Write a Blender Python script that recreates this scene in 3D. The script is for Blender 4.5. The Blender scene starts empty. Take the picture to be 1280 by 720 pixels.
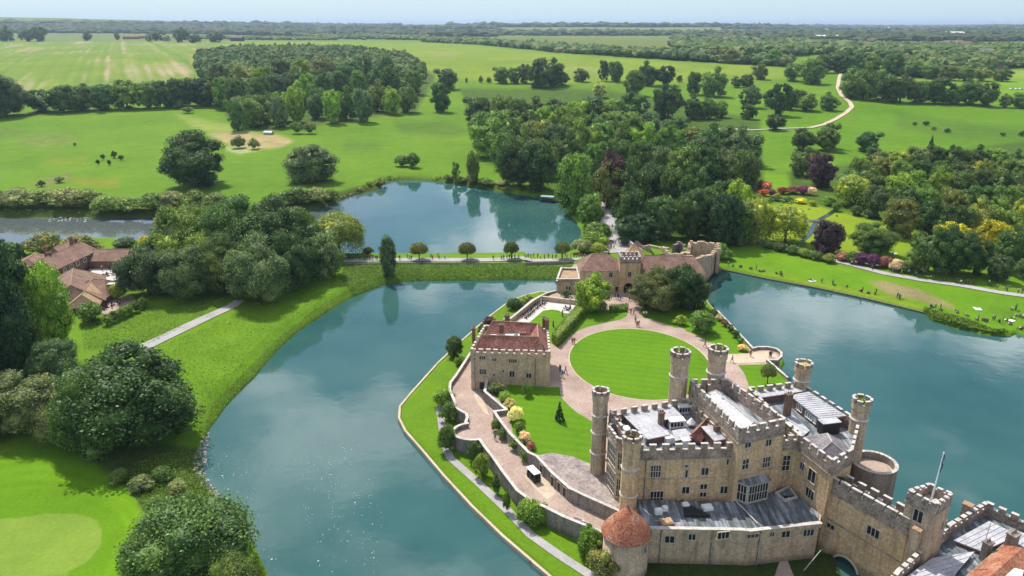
import bpy, math, random
import numpy as np
from mathutils import Vector, Matrix, noise
R = math.radians
rnd = random.Random(7)
rs = np.random.RandomState(11)
# ---------------------------------------------------------------- camera model
F, V0, H = 930., 29., 85.
PT = math.atan((360 - V0) / F); cp, sp = math.cos(PT), math.sin(PT)
def W(u, v, z=0.):
    a = u - 640; b = v - 360
    dy = F*cp - b*sp; dz = -(F*sp + b*cp)
    t = (z - H) / dz
    return (a*t, dy*t, z)
def W2(u, v, z=0.): return W(u, v, z)[:2]
def Q(x, y, z):
    zz = z - H; d = y*cp - zz*sp; up = y*sp + zz*cp
    return (640 + F*x/d, 360 - F*up/d)
def hz(x, y, v2, lo=-10., hi=150.):
    for _ in range(50):
        m = (lo+hi)/2
        if Q(x, y, m)[1] > v2: lo = m
        else: hi = m
    return m
def onwall(a, b, u, v):
    dx = u-640; bb = v-360
    d = (dx, F*cp - bb*sp, -(F*sp + bb*cp))
    nx, ny = (b[1]-a[1]), -(b[0]-a[0])
    t = (nx*a[0] + ny*a[1]) / (nx*d[0] + ny*d[1])
    return (d[0]*t, d[1]*t, H + d[2]*t)
C = bpy.context.scene.collection
# ---------------------------------------------------------------- materials
MATS = {}
class NT:
    def __init__(s, name):
        s.m = bpy.data.materials.new(name); s.m.use_nodes = True; s.t = s.m.node_tree; s.t.nodes.clear()
        s.out = s.n('ShaderNodeOutputMaterial'); MATS[name] = s.m
    def n(s, k, **kw):
        nd = s.t.nodes.new(k)
        for a, b in kw.items(): setattr(nd, a, b)
        return nd
    def l(s, a, b): s.t.links.new(a, b)
    def pos(s):
        return s.n('ShaderNodeNewGeometry').outputs['Position']
    def noise(s, vec, scale, detail=3, rough=.55):
        nd = s.n('ShaderNodeTexNoise'); nd.inputs['Scale'].default_value = scale
        nd.inputs['Detail'].default_value = detail; nd.inputs['Roughness'].default_value = rough
        s.l(vec, nd.inputs['Vector']); return nd.outputs['Fac']
    def ramp(s, fac, stops):
        nd = s.n('ShaderNodeValToRGB'); e = nd.color_ramp.elements
        while len(e) < len(stops): e.new(.5)
        for i, (p, c) in enumerate(stops):
            e[i].position = p; e[i].color = (*c, 1) if len(c) == 3 else c
        s.l(fac, nd.inputs['Fac']); return nd.outputs['Color']
    def mix(s, f, a, b, mode='MIX'):
        nd = s.n('ShaderNodeMix', data_type='RGBA', blend_type=mode)
        for sock, val in ((nd.inputs[0], f), (nd.inputs[6], a), (nd.inputs[7], b)):
            if isinstance(val, (int, float)): sock.default_value = val
            elif isinstance(val, tuple): sock.default_value = (*val, 1)
            else: s.l(val, sock)
        return nd.outputs[2]
    def math(s, op, a, b=0., c=None):
        nd = s.n('ShaderNodeMath', operation=op)
        for i, val in enumerate((a, b, c)):
            if val is None: continue
            if isinstance(val, (int, float)): nd.inputs[i].default_value = val
            else: s.l(val, nd.inputs[i])
        return nd.outputs[0]
    def bsdf(s, col, rough=.8, spec=.3, metal=0., bump=None, bstr=.3, bdist=.05):
        b = s.n('ShaderNodeBsdfPrincipled')
        if isinstance(col, tuple): b.inputs['Base Color'].default_value = (*col, 1)
        else: s.l(col, b.inputs['Base Color'])
        b.inputs['Roughness'].default_value = rough; b.inputs['Metallic'].default_value = metal
        b.inputs['Specular IOR Level'].default_value = spec
        if bump is not None:
            bp = s.n('ShaderNodeBump'); bp.inputs['Strength'].default_value = bstr; bp.inputs['Distance'].default_value = bdist
            s.l(bump, bp.inputs['Height']); s.l(bp.outputs[0], b.inputs['Normal'])
        s.l(b.outputs[0], s.out.inputs['Surface']); return b
def speckled(name, stops, scale=.5, fine=4., rough=.85, spec=.25, bstr=.3, bdist=.05, finemix=.5):
    n = NT(name); p = n.pos()
    a = n.noise(p, scale, 4, .6); b = n.noise(p, fine, 3, .6)
    f = n.math('ADD', n.math('MULTIPLY', a, 1-finemix), n.math('MULTIPLY', b, finemix))
    f = n.math('MULTIPLY_ADD', n.math('SUBTRACT', f, .5), 2.2, .5)
    n.bsdf(n.ramp(f, stops), rough, spec, bump=b, bstr=bstr, bdist=bdist); return n.m
def plain(name, col, rough=.6, spec=.3, metal=0.):
    n = NT(name); n.bsdf(col, rough, spec, metal); return n.m
def stone(name, c1, c2, mortar, bw=.62, bh=.3, stain=(.09, .08, .065), stainf=.55, courses=True):
    n = NT(name); g = n.n('ShaderNodeNewGeometry')
    cr = n.n('ShaderNodeVectorMath', operation='CROSS_PRODUCT'); n.l(g.outputs['Normal'], cr.inputs[0]); cr.inputs[1].default_value = (0, 0, 1)
    dt = n.n('ShaderNodeVectorMath', operation='DOT_PRODUCT'); n.l(g.outputs['Position'], dt.inputs[0]); n.l(cr.outputs[0], dt.inputs[1])
    sx = n.n('ShaderNodeSeparateXYZ'); n.l(g.outputs['Position'], sx.inputs[0])
    cb = n.n('ShaderNodeCombineXYZ'); n.l(dt.outputs['Value'], cb.inputs[0]); n.l(sx.outputs[2], cb.inputs[1])
    br = n.n('ShaderNodeTexBrick'); n.l(cb.outputs[0], br.inputs['Vector'])
    br.inputs['Scale'].default_value = 1; br.inputs['Brick Width'].default_value = bw; br.inputs['Row Height'].default_value = bh
    br.inputs['Mortar Size'].default_value = .018; br.inputs['Color1'].default_value = (*c1, 1); br.inputs['Color2'].default_value = (*c2, 1)
    br.inputs['Mortar'].default_value = (*mortar, 1); br.inputs['Bias'].default_value = -.1
    p = g.outputs['Position']
    n1 = n.noise(p, .35, 5, .65); n2 = n.noise(p, 2.5, 4, .65)
    mp = n.n('ShaderNodeMapping'); n.l(p, mp.inputs[0]); mp.inputs['Scale'].default_value = (1.2, 1.2, .16)
    n3 = n.noise(mp.outputs[0], 1., 4, .6)
    col = n.mix(n.math('MULTIPLY', n.math('SUBTRACT', n2, .3), 1.3), br.outputs['Color'], c2)
    col = n.mix(n.ramp(n1, [(.42, (0, 0, 0)), (.62, (.85, .85, .85))]), col, tuple((a*.62+b*.3) for a, b in zip(c1, stain)))
    col = n.mix(n.ramp(n3, [(.48, (0, 0, 0)), (.72, (stainf,)*3)]), col, stain)
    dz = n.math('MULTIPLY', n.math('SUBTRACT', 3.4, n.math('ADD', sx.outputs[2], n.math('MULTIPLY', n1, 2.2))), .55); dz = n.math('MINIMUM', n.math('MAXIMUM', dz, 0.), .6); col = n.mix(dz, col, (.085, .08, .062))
    col = n.mix(.85, col, n.ramp(n2, [(.3, (.6, .6, .6)), (.7, (1.38, 1.34, 1.28))]), 'MULTIPLY')
    n.bsdf(col, .9, .2, bump=n2, bstr=.6, bdist=.12); return n.m
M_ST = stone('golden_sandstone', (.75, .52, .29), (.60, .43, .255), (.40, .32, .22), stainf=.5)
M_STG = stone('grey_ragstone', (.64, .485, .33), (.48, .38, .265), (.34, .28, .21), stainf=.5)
M_STD = stone('dark_rubble_stone', (.36, .32, .275), (.25, .225, .195), (.14, .13, .12), bw=.45, bh=.22, stain=(.05, .05, .04), stainf=.7)
M_BRK = stone('brown_brick', (.26, .15, .105), (.2, .11, .08), (.2, .17, .15), bw=.3, bh=.12)
M_COP = speckled('pale_coping', [(.2, (.33, .29, .25)), (.5, (.50, .46, .41)), (.85, (.64, .60, .55))], .6, 3)
M_CRN = speckled('weathered_merlon_stone', [(.2, (.13, .10, .08)), (.5, (.29, .225, .175)), (.85, (.50, .40, .31))], .8, 3, bstr=.5, bdist=.1)
M_LEAD = speckled('pale_lead', [(.15, (.22, .22, .23)), (.45, (.40, .40, .42)), (.85, (.56, .54, .54))], .35, 2.5, .5, .4)
def leadmat():
    n = NT('dark_lead'); p = n.pos(); mp = n.n('ShaderNodeMapping'); n.l(p, mp.inputs[0]); mp.inputs['Rotation'].default_value = (0, 0, .18); mp.inputs['Scale'].default_value = (1.5, .12, 1)
    a = n.noise(mp.outputs[0], 1., 3, .6); b = n.noise(p, .5, 4, .65)
    f = n.math('MULTIPLY_ADD', n.math('SUBTRACT', n.math('ADD', n.math('MULTIPLY', a, .65), n.math('MULTIPLY', b, .35)), .5), 2.6, .5)
    n.bsdf(n.ramp(f, [(.1, (.045, .06, .055)), (.45, (.11, .13, .135)), (.7, (.24, .26, .29)), (.95, (.42, .44, .48))]), .5, .45, bump=b, bstr=.3); return n.m
M_LEADD = leadmat()
M_WROOF = speckled('white_roof_sheet', [(.2, (.55, .54, .52)), (.6, (.75, .74, .72))], .3, 2., .6)
def tiles(name, stops, step=.35):
    n = NT(name); p = n.pos(); sx = n.n('ShaderNodeSeparateXYZ'); n.l(p, sx.inputs[0])
    a = n.noise(p, .45, 4, .6); b = n.noise(p, 3.2, 2, .6)
    f = n.math('ADD', n.math('MULTIPLY', a, .45), n.math('MULTIPLY', b, .55))
    f = n.math('MULTIPLY_ADD', n.math('SUBTRACT', f, .5), 2.6, .5)
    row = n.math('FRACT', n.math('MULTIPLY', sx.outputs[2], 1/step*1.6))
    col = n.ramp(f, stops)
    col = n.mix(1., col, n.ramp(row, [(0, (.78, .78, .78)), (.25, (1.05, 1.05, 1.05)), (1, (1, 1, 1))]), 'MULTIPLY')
    n.bsdf(col, .85, .2, bump=b, bstr=.5, bdist=.08); return n.m
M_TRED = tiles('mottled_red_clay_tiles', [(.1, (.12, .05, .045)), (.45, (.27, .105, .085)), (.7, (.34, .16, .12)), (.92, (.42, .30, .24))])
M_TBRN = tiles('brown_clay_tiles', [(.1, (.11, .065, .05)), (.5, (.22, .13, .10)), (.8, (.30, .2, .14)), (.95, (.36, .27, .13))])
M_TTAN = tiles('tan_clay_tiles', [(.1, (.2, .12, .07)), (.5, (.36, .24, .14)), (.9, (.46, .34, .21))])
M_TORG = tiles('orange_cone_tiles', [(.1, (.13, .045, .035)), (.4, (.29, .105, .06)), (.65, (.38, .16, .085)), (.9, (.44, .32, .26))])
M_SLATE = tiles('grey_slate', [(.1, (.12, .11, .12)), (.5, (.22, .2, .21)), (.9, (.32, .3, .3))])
M_GLASS = plain('dark_window_glass', (.012, .018, .022), .12, .6)
M_SKYL = plain('skylight_glass', (.12, .26, .27), .1, .7)
M_FRAME = plain('pale_window_stone', (.46, .41, .33), .8)
M_WHITE = plain('white_paint', (.78, .78, .76), .5)
M_BLACK = plain('black_paint', (.02, .02, .022), .5)
M_DWOOD = plain('dark_timber', (.06, .04, .03), .7)
M_GREY = plain('grey_metal', (.35, .36, .37), .4, .5, .3)
M_SKIN = plain('skin', (.45, .27, .19), .6)
M_TROUS = plain('dark_trousers', (.03, .035, .055), .8)
M_HAIR = plain('brown_hair', (.05, .03, .02), .7)
def objcol(name, rough=.7):
    n = NT(name); o = n.n('ShaderNodeObjectInfo'); n.bsdf(o.outputs['Color'], rough, .2); return n.m
M_OBJ = objcol('dyed_cloth')
M_PATH = speckled('pink_gravel', [(.05, (.21, .15, .12)), (.45, (.355, .262, .212)), (.9, (.49, .385, .32))], .16, 2.2, .95, .1)
M_PATHG = speckled('pale_grey_gravel', [(.1, (.26, .25, .24)), (.5, (.36, .34, .33)), (.9, (.46, .43, .42))], .2, 3., .95, .1)
M_PAVE = speckled('lichened_paving', [(.1, (.12, .10, .10)), (.35, (.23, .19, .18)), (.6, (.34, .29, .26)), (.9, (.48, .4, .36))], .35, 1.6, .9, .15)
M_PAVEW = speckled('cream_paving', [(.1, (.45, .41, .36)), (.5, (.56, .5, .45)), (.9, (.64, .58, .52))], .3, 3., .9, .15)
M_SAND = speckled('pale_sandy_patch', [(.1, (.38, .29, .19)), (.5, (.5, .40, .29)), (.9, (.58, .5, .38))], .3, 3., .9, .15)
# grass (mown) for the bailey
def grassmat(name, dark, mid, light, stripe=0., sdir=(0, 1)):
    n = NT(name); p = n.pos()
    a = n.noise(p, .07, 4, .65); b = n.noise(p, .9, 4, .7)
    f = n.math('ADD', n.math('MULTIPLY', a, .5), n.math('MULTIPLY', b, .5))
    if stripe:
        d = n.n('ShaderNodeVectorMath', operation='DOT_PRODUCT'); n.l(p, d.inputs[0]); d.inputs[1].default_value = (*sdir, 0)
        s = n.math('SINE', n.math('MULTIPLY', d.outputs['Value'], 2.4))
        f = n.math('ADD', f, n.math('MULTIPLY', s, stripe))
    n.bsdf(n.ramp(f, [(.3, dark), (.5, mid), (.72, light)]), .9, .12, bump=b, bstr=.4, bdist=.1); return n.m
M_LAWN = grassmat('mown_lawn', (.068, .165, .004), (.092, .205, .005), (.122, .235, .007), .055, (.25, .97))
M_LAWN2 = grassmat('shore_lawn', (.055, .15, .008), (.075, .19, .010), (.10, .22, .016))
# terrain: vertex tint x noise
def terrainmat():
    n = NT('meadow_ground'); p = n.pos()
    at = n.n('ShaderNodeAttribute', attribute_name='tint'); ro = n.n('ShaderNodeAttribute', attribute_name='roughness_of_grass')
    a = n.noise(p, .012, 5, .6); b = n.noise(p, .11, 5, .7); c = n.noise(p, 1.3, 3, .7)
    m1 = n.ramp(a, [(.3, (.80, .86, .8)), (.5, (1, 1, 1)), (.7, (1.25, 1.12, 1.15))])
    m2 = n.ramp(b, [(.25, (.66, .70, .62)), (.5, (1, 1, 1)), (.75, (1.32, 1.25, 1.35))])
    m3 = n.ramp(c, [(.2, (.5, .55, .45)), (.5, (1, 1, 1)), (.8, (1.5, 1.45, 1.5))])
    col = n.mix(.9, at.outputs['Color'], m1, 'MULTIPLY')
    col = n.mix(n.math('MULTIPLY_ADD', ro.outputs['Fac'], .6, .40), col, m2, 'MULTIPLY')
    col = n.mix(n.math('MULTIPLY_ADD', ro.outputs['Fac'], .7, .25), col, m3, 'MULTIPLY')
    bs = n.bsdf(col, .92, .1, bump=c, bstr=.5, bdist=.35)
    return n.m
M_TERR = terrainmat()
def watermat():
    n = NT('lake_water'); p = n.pos()
    a = n.noise(p, .022, 5, .6)
    col = n.ramp(a, [(.3, (.018, .074, .070)), (.5, (.032, .098, .090)), (.7, (.052, .118, .102))])
    sx = n.n('ShaderNodeSeparateXYZ'); n.l(p, sx.inputs[0])
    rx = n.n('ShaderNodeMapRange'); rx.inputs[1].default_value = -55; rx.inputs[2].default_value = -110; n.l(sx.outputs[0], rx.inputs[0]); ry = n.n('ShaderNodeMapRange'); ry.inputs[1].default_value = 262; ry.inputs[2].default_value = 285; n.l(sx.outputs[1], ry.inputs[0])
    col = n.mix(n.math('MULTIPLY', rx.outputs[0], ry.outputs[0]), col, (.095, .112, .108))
    mp = n.n('ShaderNodeMapping'); n.l(p, mp.inputs[0]); mp.inputs['Scale'].default_value = (1, .55, 1); mp.inputs['Rotation'].default_value = (0, 0, .5)
    w1 = n.noise(mp.outputs[0], 1.1, 3, .6); w2 = n.noise(p, .16, 3, .6)
    lane = n.ramp(n.noise(p, .028, 4, .6), [(.4, (.25, .25, .25)), (.6, (1.3, 1.3, 1.3))]); h = n.math('MULTIPLY', lane, n.math('ADD', n.math('MULTIPLY', w1, .35), w2))
    b = n.bsdf(col, .03, .5, bump=h, bstr=.075, bdist=.3)
    b.inputs['IOR'].default_value = 1.5
    return n.m
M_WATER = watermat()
# foliage: colour from the object, varied by clump and leaf
def leafmat(name, trans=.25):
    n = NT(name); g = n.n('ShaderNodeNewGeometry'); o = n.n('ShaderNodeObjectInfo')
    tc = n.n('ShaderNodeTexCoord')
    a = n.noise(tc.outputs['Object'], 4.2, 4, .6)
    m1 = n.ramp(a, [(.32, (.55, .64, .68)), (.5, (1, 1, 1)), (.66, (1.6, 1.38, 1.05))])
    m2 = n.ramp(g.outputs['Random Per Island'], [(0, (.42, .5, .5)), (.5, (.95, .95, .95)), (1, (2.2, 1.95, 1.5))])
    col = n.mix(.8, o.outputs['Color'], m1, 'MULTIPLY'); col = n.mix(.9, col, m2, 'MULTIPLY')
    rv = n.ramp(o.outputs['Random'], [(0, (.8, .85, .85)), (1, (1.2, 1.13, 1.05))])
    col = n.mix(1., col, rv, 'MULTIPLY')
    b = n.n('ShaderNodeBsdfPrincipled'); n.l(col, b.inputs['Base Color']); b.inputs['Roughness'].default_value = .55; b.inputs['Specular IOR Level'].default_value = .35
    t = n.n('ShaderNodeBsdfTranslucent'); n.l(col, t.inputs['Color'])
    ms = n.n('ShaderNodeMixShader'); ms.inputs[0].default_value = trans
    n.l(b.outputs[0], ms.inputs[1]); n.l(t.outputs[0], ms.inputs[2]); n.l(ms.outputs[0], n.out.inputs['Surface'])
    return n.m
M_LEAF = leafmat('leaves', .32)
M_BARK = speckled('bark', [(.2, (.05, .04, .03)), (.6, (.10, .08, .06)), (.9, (.16, .13, .10))], 1., 5.)
def woodmat(name='far_wood_canopy', k=1.):
    n = NT(name); g = n.n('ShaderNodeNewGeometry'); p = g.outputs['Position']
    a = n.noise(p, .012, 3, .6); b = n.noise(p, .8, 3, .7)
    col = n.ramp(g.outputs['Random Per Island'], [(0, (.045, .090, .024)), (.3, (.075, .14, .034)), (.65, (.115, .18, .045)), (.88, (.17, .22, .06)), (1, (.19, .20, .09))])
    col = n.mix(.7, col, n.ramp(a, [(.35, (.7, .8, .9)), (.65, (1.25, 1.15, 1.)) ]), 'MULTIPLY')
    col = n.mix(.8, col, n.ramp(b, [(.3, (.5, .55, .55)), (.7, (1.5, 1.4, 1.3))]), 'MULTIPLY')
    if k != 1: col = n.mix(1., col, (k, k, k*1.1), 'MULTIPLY')
    n.bsdf(col, .8, .15, bump=b, bstr=1., bdist=1.2); return n.m
M_WOOD = woodmat(); M_WOODD = woodmat('distant_wood_canopy', .5)
# ---------------------------------------------------------------- object helpers
def tag(o, label=None, cat=None, group=None, kind=None):
    if label: o['label'] = label
    if cat: o['category'] = cat
    if group: o['group'] = group
    if kind: o['kind'] = kind
    return o
def empty(name, loc, label=None, cat=None, group=None, rz=0.):
    o = bpy.data.objects.new(name, None); C.objects.link(o); o.location = loc; o.rotation_euler = (0, 0, rz)
    o.empty_display_size = .1
    return tag(o, label, cat, group)
def link(name, me, parent=None, mat=None, loc=None):
    if mat is not None and len(me.materials) == 0: me.materials.append(mat)
    o = bpy.data.objects.new(name, me); C.objects.link(o)
    if parent is not None:
        o.parent = parent
        if loc is None: o.matrix_parent_inverse = Matrix.LocRotScale(parent.location, parent.rotation_euler, parent.scale).inverted()
    if loc is not None: o.location = loc
    return o
class MB:
    "collects faces; world coordinates"
    def __init__(s): s.v = []; s.f = []
    def add(s, vs, fs):
        k = len(s.v); s.v += [tuple(v) for v in vs]; s.f += [tuple(i+k for i in f) for f in fs]; return s
    def prism(s, poly, z0, z1, bottom=False, top=True):
        poly = ccw(poly); n = len(poly)
        vs = [(x, y, z0) for x, y in poly] + [(x, y, z1) for x, y in poly]
        fs = [(i, (i+1) % n, (i+1) % n+n, i+n) for i in range(n)]
        if top: fs.append(tuple(range(n, 2*n)))
        if bottom: fs.append(tuple(range(n-1, -1, -1)))
        return s.add(vs, fs)
    def box(s, c, d, rz=0., z0=None):
        "c centre, d sizes"
        ca, sa = math.cos(rz), math.sin(rz); pts = []
        for sx, sy in ((-1, -1), (1, -1), (1, 1), (-1, 1)):
            x, y = sx*d[0]/2, sy*d[1]/2; pts.append((c[0]+x*ca-y*sa, c[1]+x*sa+y*ca))
        return s.prism(pts, c[2]-d[2]/2, c[2]+d[2]/2, True)
    def cyl(s, x, y, r0, r1, z0, z1, n=16, top=True, ph=0.):
        vs = [(x+r0*math.cos(ph+2*math.pi*i/n), y+r0*math.sin(ph+2*math.pi*i/n), z0) for i in range(n)]
        if r1 > 1e-6:
            vs += [(x+r1*math.cos(ph+2*math.pi*i/n), y+r1*math.sin(ph+2*math.pi*i/n), z1) for i in range(n)]
            fs = [(i, (i+1) % n, (i+1) % n+n, i+n) for i in range(n)]
            if top: fs.append(tuple(range(n, 2*n)))
        else:
            vs.append((x, y, z1)); fs = [(i, (i+1) % n, n) for i in range(n)]
        return s.add(vs, fs)
    def quad(s, *p): return s.add(p, [tuple(range(len(p)))])
    def tube(s, a, b, r, n=6, r1=None):
        a = Vector(a); b = Vector(b); d = (b-a).normalized(); t = d.orthogonal().normalized(); w = d.cross(t); r1 = r if r1 is None else r1
        vs = [a + (t*math.cos(2*math.pi*i/n)+w*math.sin(2*math.pi*i/n))*r for i in range(n)] + [b + (t*math.cos(2*math.pi*i/n)+w*math.sin(2*math.pi*i/n))*r1 for i in range(n)]
        fs = [(i, (i+1) % n, (i+1) % n+n, i+n) for i in range(n)] + [tuple(range(n, 2*n)), tuple(range(n-1, -1, -1))]
        return s.add(vs, fs)
    def wall(s, pts, th, z0, z1, closed=False, side=0.):
        "wall along a polyline, th thick; side shifts it sideways (+ left)"
        for a, b in segs(pts, closed):
            dx, dy = b[0]-a[0], b[1]-a[1]; L = math.hypot(dx, dy)
            if L < 1e-4: continue
            nx, ny = -dy/L, dx/L; o1 = side+th/2; o2 = side-th/2; e = th/2*.98
            ax, ay = a[0]-dx/L*e, a[1]-dy/L*e; bx, by = b[0]+dx/L*e, b[1]+dy/L*e
            s.prism([(ax+nx*o2, ay+ny*o2), (bx+nx*o2, by+ny*o2), (bx+nx*o1, by+ny*o1), (ax+nx*o1, ay+ny*o1)], z0, z1 + rnd.uniform(0, .012))
        return s
    def mesh(s, name):
        me = bpy.data.meshes.new(name); me.from_pydata(s.v, [], s.f); me.update(); return me
    def build(s, name, mat, parent=None, smooth=False):
        me = s.mesh(name)
        if smooth: me.polygons.foreach_set('use_smooth', [True]*len(me.polygons))
        return link(name, me, parent, mat)
def segs(pts, closed=False):
    l = list(zip(pts[:-1], pts[1:]))
    if closed: l.append((pts[-1], pts[0]))
    return l
def area(p): return sum(p[i][0]*p[(i+1) % len(p)][1]-p[(i+1) % len(p)][0]*p[i][1] for i in range(len(p)))/2
def ccw(p):
    p = [tuple(q[:2]) for q in p]
    return p if area(p) > 0 else p[::-1]
def inset(poly, d):
    poly = ccw(poly); n = len(poly); out = []
    for i in range(n):
        a, b, c = poly[i-1], poly[i], poly[(i+1) % n]
        v1 = Vector((b[0]-a[0], b[1]-a[1])).normalized(); v2 = Vector((c[0]-b[0], c[1]-b[1])).normalized()
        n1 = Vector((-v1.y, v1.x)); n2 = Vector((-v2.y, v2.x)); m = (n1+n2)
        if m.length < 1e-3: m = n1
        m.normalize(); k = d/max(.35, m.dot(n1)); out.append((b[0]+m.x*k, b[1]+m.y*k))
    return out
def inpoly(p, poly):
    x, y = p; c = False; n = len(poly)
    for i in range(n):
        x1, y1 = poly[i]; x2, y2 = poly[i-1]
        if (y1 > y) != (y2 > y) and x < (x2-x1)*(y-y1)/(y2-y1)+x1: c = not c
    return c
def inpoly_np(X, Y, poly):
    if X.size <= 400:
        A = np.array(poly); B = np.roll(A, 1, 0); x1, y1, x2, y2 = A[:, 0], A[:, 1], B[:, 0], B[:, 1]; x = X.ravel()[:, None]; y = Y.ravel()[:, None]
        dy = np.where(y1 == y2, 1e-12, y2-y1); c = ((y1 > y) != (y2 > y)) & (x < (x2-x1)*(y-y1)/dy+x1)
        return (c.sum(1) % 2 == 1).reshape(X.shape)
    c = np.zeros(X.shape, bool); n = len(poly)
    for i in range(n):
        x1, y1 = poly[i]; x2, y2 = poly[i-1]
        if y1 == y2: continue
        c ^= ((y1 > Y) != (y2 > Y)) & (X < (x2-x1)*(Y-y1)/(y2-y1)+x1)
    return c
def dist_np(X, Y, poly, closed=True):
    if X.size <= 400:
        P_ = np.array(poly); Q_ = np.roll(P_, -1, 0)
        if not closed: P_, Q_ = P_[:-1], Q_[:-1]
        D_ = Q_-P_; L2 = (D_**2).sum(1)+1e-12; rx = X.ravel()[:, None]-P_[:, 0]; ry = Y.ravel()[:, None]-P_[:, 1]
        t = np.clip((rx*D_[:, 0]+ry*D_[:, 1])/L2, 0, 1)
        return np.hypot(rx-t*D_[:, 0], ry-t*D_[:, 1]).min(1).reshape(X.shape)
    d = np.full(X.shape, 1e9)
    for a, b in segs(poly, closed):
        dx, dy = b[0]-a[0], b[1]-a[1]; L2 = dx*dx+dy*dy+1e-12
        t = np.clip(((X-a[0])*dx+(Y-a[1])*dy)/L2, 0, 1)
        d = np.minimum(d, np.hypot(X-a[0]-t*dx, Y-a[1]-t*dy))
    return d
def rough_line(poly, step=6., amp=.8, closed=True, seed=0):
    out = []
    for k, (a, b) in enumerate(segs(poly, closed)):
        L = math.hypot(b[0]-a[0], b[1]-a[1]); n = max(1, int(L/step)); nx, ny = -(b[1]-a[1])/(L+1e-9), (b[0]-a[0])/(L+1e-9)
        for i in range(n):
            t = i/n; x = a[0]+(b[0]-a[0])*t; y = a[1]+(b[1]-a[1])*t
            o = noise.noise(Vector((x*.13, y*.13, seed)))*amp*2 if i else 0
            out.append((x+nx*o, y+ny*o))
    return out
# ---------------------------------------------------------------- terrain
left_shore = [W2(*p) for p in [(380, 900), (352, 760), (332, 712), (322, 690), (302, 655), (280, 632), (262, 610), (252, 588), (252, 562), (262, 536), (285, 505), (318, 472), (345, 440), (372, 415), (405, 393), (440, 372), (478, 357), (505, 352), (560, 351), (640, 350), (700, 350)]]
isl_left = [W2(*p) for p in [(703, 360), (697, 368), (676, 366), (655, 371), (637, 378), (612, 397), (578, 427), (548, 455), (515, 492), (500, 510), (499, 525), (507, 541), (528, 565), (555, 597), (590, 635), (628, 672), (664, 703), (700, 734), (760, 790)]]
isl_bot = [W2(900, 830), W2(1010, 820), (53.2, 92.), (54.2, 102.6), (53.6, 104.6)]
isl_right = [(55.5, 106.), (62.6, 117.2), (58.5, 133.5), W2(985, 478), W2(976, 462), W2(981, 455), W2(977, 445), W2(961, 439), W2(944, 440), W2(936, 434), W2(915, 413), W2(898, 394), W2(886, 380), W2(882, 362), W2(877, 350)]
right_shore = [W2(*p) for p in [(893, 340), (903, 338), (960, 350), (1020, 361), (1080, 374), (1150, 391), (1157, 393), (1165, 401), (1195, 411), (1230, 419), (1262, 421), (1270, 417), (1300, 425), (1400, 450), (1700, 520), (2400, 700)]]
far_bot = [W2(2600, 1000), W2(1500, 1500), W2(700, 1500)]
bridge_neck = []
MOAT = left_shore + isl_left + isl_bot + isl_right + right_shore + far_bot
UP = [W2(*p) for p in [(-300, 322), (-60, 322), (0, 316), (45, 306), (110, 299), (190, 303), (280, 312), (380, 312), (400, 318), (432, 319), (520, 318.5), (620, 318.5), (700, 318.5), (716, 314), (727, 302), (726, 288), (712, 270), (699, 252), (672, 246), (628, 241), (590, 234), (560, 229), (528, 225), (500, 225), (480, 227), (474, 238), (445, 243), (420, 254), (400, 262), (330, 268), (300, 273), (150, 272.5), (0, 272), (-300, 272)]]
MOAT = rough_line(MOAT, 7, .25); UP = rough_line(UP, 9, .8, seed=3)
WATERS = [MOAT, UP]
ISLAND = isl_left + isl_bot + isl_right
CLEAR = [[(1212, 88), (1700, 92), (1700, 100), (1225, 98)], [(1010, 59), (1110, 62), (1115, 66), (1015, 64)], [(1150, 66), (1290, 70), (1290, 76), (1165, 73)], [(870, 52), (985, 54), (985, 57.5), (870, 56)], [(1060, 43.5), (1230, 44.5), (1230, 46.5), (1060, 46)], [(1090, 73), (1150, 75), (1150, 79), (1095, 78)], [(900, 47.5), (1000, 48), (1000, 49.5), (900, 49)]]
def sm(t): t = np.clip(t, 0, 1); return t*t*(3-2*t)
def elev(X, Y):
    X = np.asarray(X, float); Y = np.asarray(Y, float)
    base = np.full(X.shape, 2.4)
    base = np.where(inpoly_np(X, Y, ISLAND), 1.0, base)
    base = base + 2.2*np.exp(-((X-34)**2+(Y-268)**2)/700.)*(Y > 238)
    base = base + 27*sm((Y-400)/1050.) + np.where(Y > 380, 1.5*np.sin(X*.008+1)*np.sin(Y*.006)*sm((Y-380)/300), 0)
    r = np.hypot(X, Y)
    hills = 95*sm((r-3800)/3500.)*(.55+.45*np.sin(np.arctan2(X, Y)*9+.6)) + 60*sm((-np.arctan2(X, Y)+.05)/.5)*sm((r-4500)/2500)
    base = base + hills*.65 - 8*sm((r-12000)/15000)
    near = (Y < 520) & (np.abs(X) < 700)
    out = base.copy()
    if near.any():
        x = X[near]; y = Y[near]; d = np.full(x.shape, 1e9); ins = np.zeros(x.shape, bool)
        for p in WATERS:
            d = np.minimum(d, dist_np(x, y, p)); ins |= inpoly_np(x, y, p)
        b = base[near]
        s = np.where(x < 5, .42, .10); e = np.where(x < 0, .5, .8)
        z = np.minimum(e, d*2.2) + np.minimum(np.maximum(b-e, 0), np.maximum(d-.4, 0)*s)
        far = sm((y-440)/70)
        z = np.where(y > 440, z*(1-far)+np.maximum(z, b)*far, z)
        out[near] = np.where(ins, np.maximum(-2.5, -d*2.2), z)
    return out
def el(x, y): return float(elev(np.array([x]), np.array([y]))[0])
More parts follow.
